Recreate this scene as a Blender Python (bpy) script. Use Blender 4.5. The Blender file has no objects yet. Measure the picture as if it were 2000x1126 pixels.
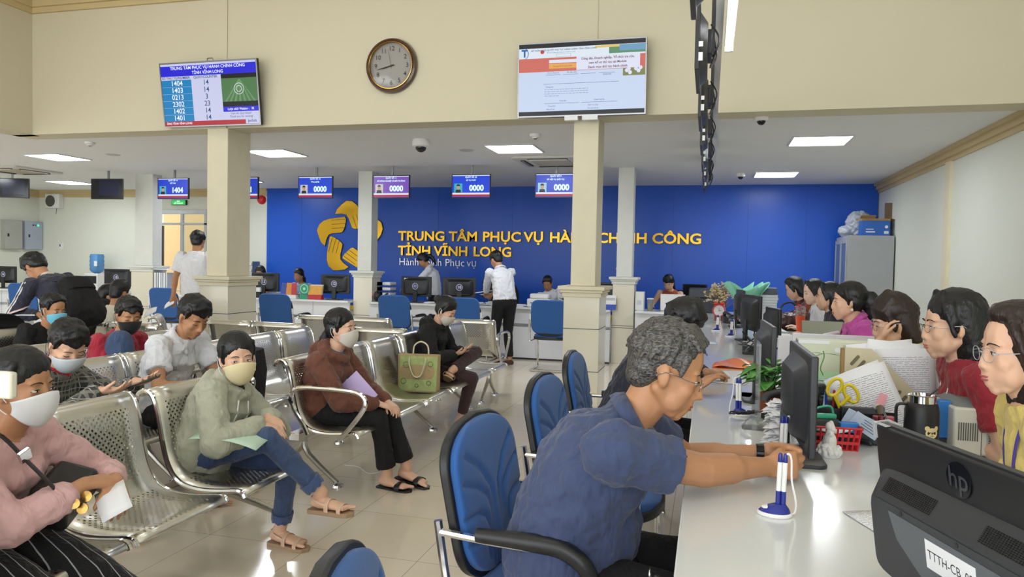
PANEL, SCR, TUBE = 22.0, 0.72, 5.0
import bpy, math, random
import numpy as np
from mathutils import Vector, Matrix, Euler
R_ = math.radians
C = bpy.context.scene.collection
sc = bpy.context.scene
rnd = random.Random(7)

# ---------------------------------------------------------------- camera, world, exposure
cam = bpy.data.cameras.new('camera'); cam.sensor_width = 36.0; cam.lens = 25.99; cam.clip_start = 0.05
camo = bpy.data.objects.new('camera', cam); C.objects.link(camo)
def _cv(px, py):
    return np.array([(px-1000)/1444., -(py-563)/1444., 1.])
_Y = _cv(1384, 523); _Y /= np.linalg.norm(_Y)
_U = np.cross(_cv(1000, 515.3), _Y); _U /= np.linalg.norm(_U)
if _U[1] < 0: _U = -_U
_X = np.cross(_U, _Y)
if _X[0] < 0: _X = -_X
_M = np.array([_X, _Y, _U])
_r, _u, _f = _M[:, 0], _M[:, 1], _M[:, 2]
camo.matrix_world = Matrix(((_r[0], _u[0], -_f[0], 0), (_r[1], _u[1], -_f[1], 0), (_r[2], _u[2], -_f[2], 1.36), (0, 0, 0, 1)))
sc.camera = camo
sc.view_settings.view_transform = 'Standard'; sc.view_settings.look = 'None'
sc.view_settings.exposure = EXPOSURE = 0.40; sc.view_settings.gamma = 1.0
sc.view_settings.use_curve_mapping = False
w = bpy.data.worlds.new('world'); sc.world = w; w.use_nodes = True
_bg = w.node_tree.nodes['Background']; _bg.inputs[0].default_value = (0.92, 0.96, 1.0, 1); _bg.inputs[1].default_value = 3.0
sc.cycles.use_denoising = True
sc.cycles.max_bounces = 7; sc.cycles.diffuse_bounces = 4; sc.cycles.glossy_bounces = 3; sc.cycles.transparent_max_bounces = 8
sc.cycles.transmission_bounces = 4; sc.cycles.caustics_reflective = False; sc.cycles.caustics_refractive = False
sc.cycles.sample_clamp_indirect = 4.0
sc.cycles.use_adaptive_sampling = True; sc.cycles.adaptive_threshold = 0.02

# ---------------------------------------------------------------- materials
def lin(c):
    if isinstance(c, str):
        c = [int(c[i:i+2], 16)/255 for i in (0, 2, 4)]
    return tuple((x/12.92 if x <= 0.04045 else ((x+0.055)/1.055)**2.4) for x in c) + (1,)
_mats = {}
class NT:
    def __init__(s, m):
        m.use_nodes = True; s.nt = m.node_tree; s.N = s.nt.nodes; s.L = s.nt.links
        s.b = s.N['Principled BSDF']
    def n(s, t, **kw):
        o = s.N.new(t)
        for k, v in kw.items():
            if k.startswith('i_'):
                k = k[2:]; o.inputs[int(k) if k.isdigit() else k].default_value = v
            else: setattr(o, k, v)
        return o
    def l(s, a, b): s.L.new(a, b)
    def math(s, op, a, b=None, c=None):
        o = s.n('ShaderNodeMath', operation=op)
        for i, x in enumerate((a, b, c)):
            if x is None: continue
            if isinstance(x, (int, float)): o.inputs[i].default_value = x
            else: s.l(x, o.inputs[i])
        return o.outputs[0]
    def mix(s, fac, a, b):
        o = s.n('ShaderNodeMix', data_type='RGBA')
        for i, x in ((0, fac), (6, a), (7, b)):
            if isinstance(x, (int, float, tuple)): o.inputs[i].default_value = x
            else: s.l(x, o.inputs[i])
        return o.outputs[2]
def mat(name, col, rough=0.5, metal=0.0, var=0.06, vs=6.0, bump=0.0, bs=40.0, emit=0.0, alpha=1.0, trans=0.0, spec=0.5, coat=0.0, stretch=None, sheen=0.0, sss=0.0, ecol=None):
    if name in _mats: return _mats[name]
    m = bpy.data.materials.new(name); _mats[name] = m
    t = NT(m); b = t.b; c = lin(col)
    b.inputs['Roughness'].default_value = rough; b.inputs['Metallic'].default_value = metal
    b.inputs['Specular IOR Level'].default_value = spec; b.inputs['Coat Weight'].default_value = coat
    b.inputs['Alpha'].default_value = alpha; b.inputs['Transmission Weight'].default_value = trans
    b.inputs['Sheen Weight'].default_value = sheen
    if sss:
        b.inputs['Subsurface Weight'].default_value = sss; b.inputs['Subsurface Scale'].default_value = 0.01
    tc = t.n('ShaderNodeTexCoord')
    src = tc.outputs['Object']
    if stretch:
        mp = t.n('ShaderNodeMapping'); mp.inputs['Scale'].default_value = stretch
        t.l(src, mp.inputs[0]); src = mp.outputs[0]
    ns = t.n('ShaderNodeTexNoise', i_Scale=vs, i_Detail=3.0); t.l(src, ns.inputs['Vector'])
    hi = tuple(min(1, x*(1+var)) for x in c[:3])+(1,); lo = tuple(x*(1-var) for x in c[:3])+(1,)
    t.l(t.mix(ns.outputs['Fac'], lo, hi), b.inputs['Base Color'])
    if bump:
        n2 = t.n('ShaderNodeTexNoise', i_Scale=bs, i_Detail=4.0); t.l(src, n2.inputs['Vector'])
        bp = t.n('ShaderNodeBump', i_Strength=bump, i_Distance=0.01); t.l(n2.outputs['Fac'], bp.inputs['Height'])
        t.l(bp.outputs[0], b.inputs['Normal'])
    if emit:
        b.inputs['Emission Color'].default_value = lin(ecol or col); b.inputs['Emission Strength'].default_value = emit
    return m

# ---------------------------------------------------------------- mesh builder
def unit(v):
    v = np.asarray(v, float); n = np.linalg.norm(v); return v/n if n > 1e-9 else np.array([0, 0, 1.])
def frame(d, hint=(0, 0, 1)):
    d = unit(d); h = np.asarray(hint, float)
    if abs(np.dot(unit(h), d)) > 0.96: h = np.array([1., 0, 0]) if abs(d[0]) < .9 else np.array([0, 1., 0])
    s = unit(np.cross(h, d)); return d, s, np.cross(d, s)
def rotm(rx=0, ry=0, rz=0):
    return np.array(Euler((R_(rx), R_(ry), R_(rz))).to_matrix())
class MB:
    def __init__(s): s.v = []; s.f = []; s.m = []; s.n = 0; s.uv = {}
    def add(s, v, f, mi=0):
        v = np.asarray(v, float).reshape(-1, 3); o = s.n
        s.v.append(v); s.n += len(v)
        for q in f: s.f.append([i+o for i in q]); s.m.append(mi)
        return s
    def box(s, c, d, rot=None, mi=0):
        d = np.asarray(d)/2.; p = np.array([[x, y, z] for x in (-1, 1) for y in (-1, 1) for z in (-1, 1)])*d
        if rot is not None: p = p@np.asarray(rot).T
        return s.add(p+np.asarray(c), [(0, 1, 3, 2), (4, 6, 7, 5), (0, 4, 5, 1), (2, 3, 7, 6), (0, 2, 6, 4), (1, 5, 7, 3)], mi)
    def b2(s, a, b, mi=0):
        a = np.array(a, float); b = np.array(b, float); return s.box((a+b)/2, abs(b-a), None, mi)
    def rings(s, R, mi=0, closed=False, caps=True):
        """R: list of (n,3) rings"""
        n = len(R[0]); V = np.concatenate(R); k = len(R); F = []
        for i in range(k-1 if not closed else k):
            a = i*n; b = ((i+1) % k)*n
            for j in range(n):
                j2 = (j+1) % n; F.append((a+j, a+j2, b+j2, b+j))
        if caps and not closed:
            F.append(tuple(range(n))[::-1]); F.append(tuple((k-1)*n+j for j in range(n)))
        return s.add(V, F, mi)
    def loft(s, secs, n=16, mi=0, pw=2.0):
        """secs: (centre, side vec, up vec, rs, ru)"""
        t = np.linspace(0, 2*np.pi, n, endpoint=False); ct, st = np.cos(t), np.sin(t)
        e = 2./pw; ct = np.sign(ct)*abs(ct)**e; st = np.sign(st)*abs(st)**e
        return s.rings([np.asarray(c)+np.outer(ct*a, u)+np.outer(st*b, v) for c, u, v, a, b in secs], mi)
    def cone(s, p0, p1, r0, r1, n=12, mi=0, flat=1.0, hint=(0, 0, 1)):
        d, a, b = frame(np.subtract(p1, p0), hint)
        return s.loft([(p0, a, b, r0, r0*flat), (p1, a, b, r1, r1*flat)], n, mi)
    def cap(s, p0, p1, r0, r1, n=10, mi=0, flat=1.0, hint=(0, 0, 1), e0=1, e1=1):
        """rounded cone"""
        p0 = np.asarray(p0, float); p1 = np.asarray(p1, float); d, a, b = frame(p1-p0, hint); S = []
        for t in ((-1, .05), (-.85, .53), (-.5, .87)) if e0 else (): S.append((p0+d*t[0]*r0, a, b, r0*t[1], r0*t[1]*flat))
        S += [(p0, a, b, r0, r0*flat), (p1, a, b, r1, r1*flat)]
        for t in ((.5, .87), (.85, .53), (1, .05)) if e1 else (): S.append((p1+d*t[0]*r1, a, b, r1*t[1], r1*t[1]*flat))
        return s.loft(S, n, mi)
    def ell(s, c, r, rot=None, nu=14, nv=9, mi=0):
        th = np.linspace(0, np.pi, nv+1); ph = np.linspace(0, 2*np.pi, nu, endpoint=False)
        V = [(0, 0, 1.)]+[(math.sin(a)*math.cos(b), math.sin(a)*math.sin(b), math.cos(a)) for a in th[1:-1] for b in ph]+[(0, 0, -1.)]
        V = np.array(V)*np.asarray(r)
        if rot is not None: V = V@np.asarray(rot).T
        F = [(0, 1+j, 1+(j+1) % nu) for j in range(nu)]
        for i in range(nv-2):
            for j in range(nu):
                a = 1+i*nu; b = a+nu; F.append((a+j, b+j, b+(j+1) % nu, a+(j+1) % nu))
        l = len(V)-1; a = 1+(nv-2)*nu
        F += [(l, a+(j+1) % nu, a+j) for j in range(nu)]
        return s.add(V+np.asarray(c), F, mi)
    def tube(s, P, r, n=8, mi=0, closed=False, flat=1.0, hint=(0, 0, 1), smooth=0):
        P = [np.asarray(p, float) for p in P]
        if smooth: P = spline(P, smooth, closed)
        k = len(P); R = []
        a = None; rr = r if hasattr(r, '__len__') else None
        for i, p in enumerate(P):
            t = (P[(i+1) % k]-P[i-1]) if closed else (P[min(i+1, k-1)]-P[max(i-1, 0)])
            t = unit(t)
            if a is None: _, a, b = frame(t, hint)
            else:
                a = a-t*np.dot(a, t)
                a = unit(a); b = np.cross(t, a)
            q = np.interp(i/(k-1), np.linspace(0, 1, len(rr)), rr) if rr is not None else r
            an = np.linspace(0, 2*np.pi, n, endpoint=False)
            R.append(p+np.outer(np.cos(an)*q, a)+np.outer(np.sin(an)*q*flat, b))
        return s.rings(R, mi, closed)
    def lathe(s, prof, c=(0, 0, 0), n=24, mi=0, rot=None, closed=False):
        t = np.linspace(0, 2*np.pi, n, endpoint=False)
        R = [np.stack([np.cos(t)*r, np.sin(t)*r, np.full(n, z)], 1) for r, z in prof]
        if rot is not None: R = [q@np.asarray(rot).T for q in R]
        return s.rings([q+np.asarray(c) for q in R], mi, closed)
    def prism(s, pts, h, T=None, mi=0):
        """pts 2D polygon (ccw), extruded 0..h along z, then 4x4/3x4 map T=(origin, ux, uy, uz)"""
        n = len(pts); V = [(x, y, 0) for x, y in pts]+[(x, y, h) for x, y in pts]
        F = [tuple(range(n))[::-1], tuple(range(n, 2*n))]+[(i, (i+1) % n, n+(i+1) % n, n+i) for i in range(n)]
        V = np.array(V, float)
        if T: V = np.asarray(T[0])+V@np.array(T[1:], float)
        return s.add(V, F, mi)
    def sheet(s, G, mi=0, uv=None):
        """G: (a,b,3) grid"""
        G = np.asarray(G, float); a, b = G.shape[:2]; o = s.n
        F = [(i*b+j, i*b+j+1, (i+1)*b+j+1, (i+1)*b+j) for i in range(a-1) for j in range(b-1)]
        s.add(G.reshape(-1, 3), F, mi)
        if uv is not None:
            for i, q in enumerate(np.asarray(uv).reshape(-1, 2)): s.uv[o+i] = q
        return s
    def build(s, name, mats, parent=None, smooth=True, bevel=0, ang=40, solid=0, bseg=2, loc=None):
        me = bpy.data.meshes.new(name)
        V = np.concatenate(s.v) if s.v else np.zeros((0, 3))
        me.from_pydata(V.tolist(), [], s.f)
        if not isinstance(mats, (list, tuple)): mats = [mats]
        for q in mats: me.materials.append(q)
        if len(mats) > 1: me.polygons.foreach_set('material_index', s.m)
        if s.uv:
            ul = me.uv_layers.new(name='UVMap'); li = np.zeros(len(me.loops), int); me.loops.foreach_get('vertex_index', li)
            ul.data.foreach_set('uv', np.array([s.uv.get(i, (0, 0)) for i in li]).ravel())
        if smooth:
            me.shade_smooth(); me.set_sharp_from_angle(angle=R_(ang))
        me.validate(); me.update()
        o = bpy.data.objects.new(name, me); C.objects.link(o)
        if parent is not None: o.parent = parent
        if loc is not None: o.location = loc
        if bevel:
            m = o.modifiers.new('bevel', 'BEVEL'); m.width = bevel; m.segments = bseg; m.limit_method = 'ANGLE'; m.angle_limit = R_(40)
            m.harden_normals = False
        if solid:
            m = o.modifiers.new('solid', 'SOLIDIFY'); m.thickness = solid
        return o
def spline(P, k=4, closed=False):
    P = [np.asarray(p, float) for p in P]; n = len(P); out = []
    for i in range(n if closed else n-1):
        g = (lambda j: P[j % n]) if closed else (lambda j: P[min(max(j, 0), n-1)])
        a, b, c, d = g(i-1), g(i), g(i+1), g(i+2)
        for q in range(k):
            t = q/k
            out.append(.5*((2*b)+(c-a)*t+(2*a-5*b+4*c-d)*t*t+(3*b-a-3*c+d)*t**3))
    if not closed: out.append(P[-1])
    return out
def thing(name, label, cat, loc=(0, 0, 0), rz=0, group=None):
    o = bpy.data.objects.new(name, None); C.objects.link(o); o.empty_display_size = .05
    o.location = loc; o.rotation_euler = (0, 0, R_(rz)); return tag(o, label, cat, group)
def tag(o, label=None, cat=None, group=None, kind=None):
    if label: o['label'] = label
    if cat: o['category'] = cat
    if group: o['group'] = group
    if kind: o['kind'] = kind
    return o
def struct(name, mb, m, parent=None, **kw):
    o = mb.build(name, m, parent, **kw)
    if parent is None: o['kind'] = 'structure'
    return o
def copy_tree(o, parent=None):
    c = o.copy(); C.objects.link(c)
    if parent is not None: c.parent = parent
    for ch in list(o.children): copy_tree(ch, c)
    return c
def dup(o, loc, rz=0, label=None, group=None):
    c = copy_tree(o); c.location = loc; c.rotation_euler = (0, 0, R_(rz))
    if label: c['label'] = label
    if group: c['group'] = group
    return c
def text(body, size, loc, m, parent=None, name='lettering', ax=(1, 0, 0), up=(0, 0, 1), align='LEFT', ext=0.0, bold=0.0, sx=1.0, ay='BOTTOM_BASELINE'):
    cu = bpy.data.curves.new(name, 'FONT'); cu.body = body; cu.size = size; cu.extrude = ext; cu.offset = bold
    cu.align_x = align; cu.align_y = ay; cu.materials.append(m); cu.resolution_u = 3
    o = bpy.data.objects.new(name, cu); C.objects.link(o)
    ax = Vector(ax).normalized(); up = Vector(up).normalized(); nz = ax.cross(up)
    o.matrix_world = Matrix(((ax.x*sx, up.x, nz.x, loc[0]), (ax.y*sx, up.y, nz.y, loc[1]), (ax.z*sx, up.z, nz.z, loc[2]), (0, 0, 0, 1)))
    if parent is not None: o.parent = parent
    return o
def settle_text():
    dg = bpy.context.evaluated_depsgraph_get()
    for o in [x for x in C.objects if x.type == 'FONT']:
        me = bpy.data.meshes.new_from_object(o.evaluated_get(dg)); n = bpy.data.objects.new(o.name, me); nm = o.name
        C.objects.link(n); n.parent = o.parent; n.matrix_basis = o.matrix_basis.copy()
        for k_ in o.keys(): n[k_] = o[k_]
        bpy.data.objects.remove(o); n.name = nm
def rrect(w, h, r, k=4):
    P = []
    for cx, cy, a0 in ((w/2-r, h/2-r, 0), (-w/2+r, h/2-r, 90), (-w/2+r, -h/2+r, 180), (w/2-r, -h/2+r, 270)):
        for i in range(k+1):
            a = R_(a0+90*i/k); P.append((cx+r*math.cos(a), cy+r*math.sin(a)))
    return P
# ================================================================ the room
cream = mat('cream_paint', 'd0c8ae', .75, var=.02, vs=1.5, bump=.02, bs=60)
ceil_m = mat('white_ceiling_paint', 'e4e5e6', .8, var=.02)
green_white = mat('pale_wall_paint', 'dadccf', .7, var=.02, vs=1)
tan = mat('tan_trim_paint', 'c9b588', .6, var=.03)
white_tile = mat('glossy_cream_tile', 'dcd6c2', .22, var=.02, vs=2, coat=.3)
joint_m = mat('dark_grout', '3c3f52', .6)
white_lam = mat('white_laminate', 'd9dade', .25, var=.01, spec=.5)
top_m = mat('glossy_counter_top', 'd9dcdc', .16, var=.01, coat=.3)
blue_m = mat('blue_panel', '1f55bd', .3, var=.03, vs=.8, spec=.3)
yellow_m = mat('yellow_strip', 'd8b520', .4)
steel = mat('brushed_steel', 'b9b6ae', .25, 1.0, var=.05, vs=20)
chrome = mat('chrome', 'd8d8da', .12, 1.0, var=.02)
black_p = mat('black_plastic', '17181b', .4, var=.1)
dark_p = mat('dark_grey_plastic', '2c2e33', .42, var=.08, bump=.05, bs=300)
white_p = mat('white_plastic', 'e4e4e2', .35, var=.02)
paper = mat('white_paper', 'e6e7ea', .7, var=.03)

# floor
fm = bpy.data.materials.new('glossy_beige_floor_tile'); t = NT(fm)
tc = t.n('ShaderNodeTexCoord'); br = t.n('ShaderNodeTexBrick', offset=0.0, squash=1.0)
mp = t.n('ShaderNodeMapping'); mp.inputs['Location'].default_value = (1.79+5.45, -3.65+5.45, 0)
t.l(tc.outputs['Object'], mp.inputs[0]); t.l(mp.outputs[0], br.inputs['Vector'])
for k, v in (('Scale', 1.0), ('Mortar Size', .0016), ('Mortar Smooth', .2), ('Brick Width', .545), ('Row Height', .545), ('Bias', 0.0)): br.inputs[k].default_value = v
br.inputs['Color1'].default_value = lin('e2d8c5'); br.inputs['Color2'].default_value = lin('ded4bf'); br.inputs['Mortar'].default_value = lin('8a8070')
n1 = t.n('ShaderNodeTexNoise', i_Scale=2.2, i_Detail=6.0, i_Distortion=1.2); t.l(tc.outputs['Object'], n1.inputs['Vector'])
t.l(t.mix(t.math('MULTIPLY', n1.outputs['Fac'], .35), br.outputs['Color'], lin('c0b298')), t.b.inputs['Base Color'])
t.b.inputs['Roughness'].default_value = .13; t.b.inputs['Specular IOR Level'].default_value = .55
bp = t.n('ShaderNodeBump', i_Strength=.4, i_Distance=.002); bp.invert = True; t.l(br.outputs['Fac'], bp.inputs['Height']); t.l(bp.outputs[0], t.b.inputs['Normal'])
struct('floor', MB().b2((-14.2, -4, -.1), (2.9, 13.2, 0)), fm)

XL, XR, YB, HC, YF = -13.95, 2.56, 12.8, 2.735, 6.74
# far walls
struct('wall_back', MB().b2((XL-.2, YB, 0), (-10.95, YB+.2, 3)).b2((-9.75, YB, 0), (XR+.2, YB+.2, 3)).b2((-10.95, YB, 2.32), (-9.75, YB+.2, 3)), green_white)
struct('wall_left', MB().b2((XL-.2, -4, 0), (XL, YB+.2, HC+.1)), green_white)
struct('wall_right', MB().b2((XR, -4, 0), (XR+.2, YB+.2, 4.6)), green_white)
# lower ceiling under the gallery (L-shaped) and the beams round the open hall
struct('ceiling', MB().b2((XL-.2, YF+.05, HC), (XR+.2, YB+.2, HC+.12)).b2((XL-.2, -4, HC), (-7.5, YF+.05, HC+.12)), ceil_m)
struct('wall_beam_front', MB().b2((-7.74, YF, HC-.02), (XR, YF+.3, 4.5)), cream)
struct('wall_beam_left', MB().b2((-7.74, -4, HC-.02), (-7.44, YF+.1, 4.5)), cream)
struct('ceiling_upper', MB().b2((-7.8, -4, 4.45), (XR+.2, YF+.3, 4.6)), mat('upper_ceiling_paint', 'ddd6c4', .8))
tr = MB()
for z0, z1, d in ((4.06, 4.12, .03), (4.12, 4.22, .06), (4.22, 4.3, .1), (4.3, 4.45, .16)):
    tr.b2((-7.44, YF-d, z0), (XR, YF, z1)); tr.b2((-7.44, -4, z0), (-7.44+d, YF-d, z1))
struct('trim_1', tr, tan)
# cornice on the lower walls
tr = MB()
for z0, z1, d in ((HC-.15, HC-.1, .02), (HC-.1, HC-.04, .05), (HC-.04, HC, .08)):
    tr.b2((XR-d, -4, z0), (XR, YB, z1)); tr.b2((XL, YB-d, z0), (-8.36, YB, z1)); tr.b2((XL, -4, z0), (XL+d, YB-d, z1))
struct('trim_2', tr, tan)
struct('trim_3', MB().b2((XR-.035, 9.1, 0), (XR, 9.28, HC-.15)).b2((XR-.035, 4.55, 0), (XR, 4.73, HC-.15)), mat('cream_pilaster', 'dcd3b5', .6))
struct('baseboard_back', MB().b2((XL, YB-.015, 0), (-10.95, YB, .1)), tan)
# pilasters on the beam above the near pillars
struct('trim_4', MB().b2((-5.16, YF-.012, HC-.02), (-4.9, YF, 4.06)).b2((-1.25, YF-.012, HC-.02), (-1.03, YF, 4.06)), cream)

# pillars
def pillar(x0, x1, y0, y1, px, pz, m, joints, lab):
    o = thing('pillar', lab, 'pillar', ((x0+x1)/2, y0, 0)); o['kind'] = 'structure'
    w, d = (x1-x0), (y1-y0)
    MB().box((0, d/2, (HC+pz)/2), (w, d, HC-pz)).build('shaft', cream if m is cream else m, o, bevel=.006)
    MB().box((0, d/2, pz/2-.03), (w+2*px, d+2*px, pz-.06)).build('plinth', white_tile, o, bevel=.003)
    q = MB()
    for e, z0, z1 in ((.015, pz-.1, pz-.06), (.03, pz-.06, pz-.035), (.05, pz-.035, pz), ): q.box((0, d/2, (z0+z1)/2), (w+2*px+2*e, d+2*px+2*e, z1-z0))
    q.build('plinth_cap', m, o, bevel=.004)
    for z in joints:
        MB().box((0, d/2, z), (w+2*px+.004, d+2*px+.004, .006)).build('joint_line', joint_m, o, smooth=False)
    return o
pillar(-5.14, -4.89, YF, YF+.4, .05, 1.17, mat('cream_pillar_paint', 'd8d0b6', .6), (.39, .78), 'near left cream pillar beneath the queue number screen')
pillar(-1.23, -1.0, YF, YF+.36, .05, 1.17, mat('cream_pillar_paint', 'd8d0b6', .6), (.39, .78), 'near right cream pillar beneath the website screen')
pw = mat('white_pillar_paint', 'd9dad2', .6)
for x0, x1, lab in ((-9.33, -8.98, 'far left white pillar left of the open doorway'), (-5.23, -5.0, 'white pillar in front of the golden star emblem'), (-1.25, -1.03, 'white far pillar right of the near right pillar')):
    pillar(x0, x1, 10.4, 10.62, .04, 1.21, pw, (.50, .53), lab)

# blue feature wall panel
o = struct('wall_panel_blue', MB().b2((-8.36, YB-.05, .5), (XR-.01, YB, HC)), blue_m)
for x in (-7.6, -6.2, -4.8, -3.4, -2.0, -.6, .6, 1.5): MB().b2((x, YB-.0515, .5), (x+.004, YB-.05, HC)).build('panel_seam', mat('dark_blue_seam', '14307c', .5), o, smooth=False)
struct('trim_5', MB().b2((-8.36, YB-.06, .44), (XR-.01, YB, .52)), yellow_m)

# glazed doorway in the back wall
alu = mat('white_aluminium_frame', 'b9bdc0', .4, .3)
glass = mat('clear_glass', 'dfe8e8', .03, trans=1.0, var=0)
d = thing('door_1', 'glazed doorway with aluminium frame left of the near left pillar', 'door', (-10.35, YB, 0)); d['kind'] = 'structure'
q = MB()
q.b2((-.6, -.02, 2.24), (.6, .08, 2.32)); q.b2((-.6, -.02, 0), (-.54, .08, 2.24)); q.b2((.54, -.02, 0), (.6, .08, 2.24)); q.b2((-.03, -.01, 0), (.03, .05, 2.24))
q.b2((-.6, -.02, 2.02), (.6, .06, 2.06)); q.build('door_frame', alu, d, bevel=.003)
MB().b2((.03, .02, .02), (.54, .03, 2.24)).build('glass_pane', glass, d)
MB().b2((-.54, .0, .1), (-.46, .05, 2.0)).build('door_edge', black_p, d)
# what lies outside the doorway: yellow facade and a paved yard
struct('wall_outside', MB().b2((-15, 16.5, 0), (-7, 16.7, 4)).b2((-11.2, 15.6, 0), (-10.9, 16.5, 4)).b2((-10.3, 15.6, 0), (-9.9, 16.5, 4)), mat('yellow_facade', 'ab8f62', .8, var=.05))
struct('floor_outside', MB().b2((-15, 13.2, -.1), (-7, 16.7, 0)), mat('grey_yard_paving', 'a9a397', .8, bump=.2))

# recessed ceiling light panels
lp = mat('lit_panel_diffuser', 'f6faff', .4, emit=PANEL, var=0)
frame_m = mat('white_metal_frame', 'cfcfcf', .4)
def ceiling_light(x, y, lab, lm=None):
    o = thing('ceiling_light', lab, 'ceiling light', (x, y, HC), 0, 'square lit panels in the lower ceiling')
    MB().b2((-.3, -.3, -.014), (.3, -.28, .0)).b2((-.3, .28, -.014), (.3, .3, .0)).b2((-.3, -.28, -.014), (-.28, .28, .0)).b2((.28, -.28, -.014), (.3, .28, .0)).build('frame', frame_m, o, smooth=False)
    MB().b2((-.28, -.28, -.009), (.28, .28, -.003)).build('diffuser', lm or lp, o, smooth=False)
    return o
ceiling_light(-8.88, 8.45, 'left lit ceiling panel of the nearer row above the two black screens')
ceiling_light(-5.45, 8.5, 'lit ceiling panel right of the near left pillar top')
ceiling_light(-2.27, 8.55, 'lit ceiling panel in front of the cassette air conditioner')
ceiling_light(1.1, 8.45, 'lit ceiling panel nearest the right wall')
ceiling_light(.9, 11.35, 'small lit ceiling panel far right above the blue wall')
ceiling_light(-11.7, 11.4, 'lit ceiling panel in the far left corner above the extractor fan')
ceiling_light(-8.0, 11.35, 'far lit ceiling panel mostly hidden by the near left pillar')
# extra panels added out of view to brighten the left wing and the gallery
for x, y in ((-11.9, 8.45), (-11.7, 5.4), (-11.7, 2.4)):
    ceiling_light(x, y, 'added unseen ceiling panel brightening the left wing')

# unseen square fittings added to the upper ceiling to brighten the open hall
for x, y in ((-5.6, 4.9), (-3.3, 4.9), (-1.0, 4.9), (1.2, 4.9), (-5.6, 1.6), (-3.3, 1.6), (-1.0, 1.6), (1.2, 1.6), (-4.4, -1.6), (0, -1.6)):
    o = ceiling_light(x, y, 'added unseen panel in the upper ceiling brightening the open hall', mat('lit_upper_diffuser', 'f6faff', .4, emit=PANEL*.3, var=0)); o.location.z = 4.45
# ================================================================ counters
def counter_lines(q, a, b, axis, out):
    for z in (.475, .49, .505):
        if axis == 'x': q.b2((a, out-.002, z), (b, out+.004, z+.005))
        else: q.b2((out-.002, a, z), (out+.004, b, z+.005))
def long_counter(name, label, x0, x1, y0, y1, face, seams):
    """face: 'y' front towards -y, 'x' front towards -x"""
    o = thing(name, label, 'counter', ((x0+x1)/2, (y0+y1)/2, 0))
    cx, cy = (x0+x1)/2, (y0+y1)/2
    def L(q): 
        for v in q.v: v -= np.array([cx, cy, 0])
        return q
    if face == 'y':
        L(MB().b2((x0, y0, .72), (x1, y1, .75))).build('worktop', top_m, o, bevel=.003)
        L(MB().b2((x0, y0+.05, .0), (x1, y0+.08, .72))).build('front_panel', white_lam, o)
        L(MB().b2((x0, y0+.045, .0), (x1, y0+.05, .025))).build('kick_strip', black_p, o)
        q = MB(); counter_lines(q, x0, x1, 'x', y0+.046); L(q).build('trim_line', joint_m, o, smooth=False)
        sm_ = [MB().b2((s, y0+.047, .02), (s+.004, y0+.051, .72)) for s in seams]
    else:
        L(MB().b2((x0, y0, .72), (x1, y1, .75))).build('worktop', top_m, o, bevel=.003)
        L(MB().b2((x0+.05, y0, .0), (x0+.08, y1, .72))).build('front_panel', white_lam, o)
        q = MB(); counter_lines(q, y0, y1, 'y', x0+.046); L(q).build('trim_line', joint_m, o, smooth=False)
        sm_ = [MB().b2((x0+.047, s, .02), (x0+.051, s+.004, .72)) for s in seams]
    for q in sm_: L(q).build('panel_seam', mat('grey_seam', '8f949c', .5), o, smooth=False)
    return o
long_counter('service_counter', 'long white counter running along the depth of the hall', -.05, .72, .55, 10.2, 'x', np.arange(1.2, 10, .8))
long_counter('back_counter', 'white back counter between the star pillar and the far right pillar', -4.94, -1.3, 10.2, 10.85, 'y', (-4.3, -3.55, -2.95, -2.35, -1.8))
long_counter('back_counter', 'short white back counter right of the far right pillar', -.96, .72, 10.21, 10.85, 'y', (-.5,))
long_counter('back_counter', 'white back counter left of the star pillar, under monitor 12', -8.93, -5.28, 10.2, 10.85, 'y', (-8.2, -7.4, -6.6, -5.9))
long_counter('back_counter', 'far left white counter carrying monitors 15 and 16', -13.0, -9.4, 10.2, 10.85, 'y', (-12, -11, -10.2))
# staff desks at right angles behind the long counter
for y0, y1, x1, lab in ((2.76, 3.42, 1.2, 'white staff desk carrying the printer behind the long counter'), (4.2, 4.5, 1.2, 'white staff desk below the magenta blouse'), (5.2, 6.3, 1.05, 'white staff desk carrying the grey green laptop'), (7.85, 8.15, 1.2, 'far white staff desk carrying the brown handbag')):
    o = thing('staff_desk', lab, 'desk', ((.73+x1)/2, (y0+y1)/2, 0)); w_ = x1-.73
    MB().box((0, 0, .725), (w_, y1-y0, .03)).build('desktop', top_m, o, bevel=.003)
    for s in (-1, 1): MB().box((0, s*((y1-y0)/2-.03), .355), (w_-.02, .02, .71)).build('side_panel', white_lam, o)
o = thing('side_desk', 'white desk with stacked papers at the far left of the hall', 'desk', (-6.3, 4.6, 0))
MB().box((0, 0, .735), (.6, 1.7, .03)).build('desktop', top_m, o, bevel=.003)
for s in (-1, 1): MB().box((0, s*.82, .36), (.56, .03, .72)).build('side_panel', white_lam, o)

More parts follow.
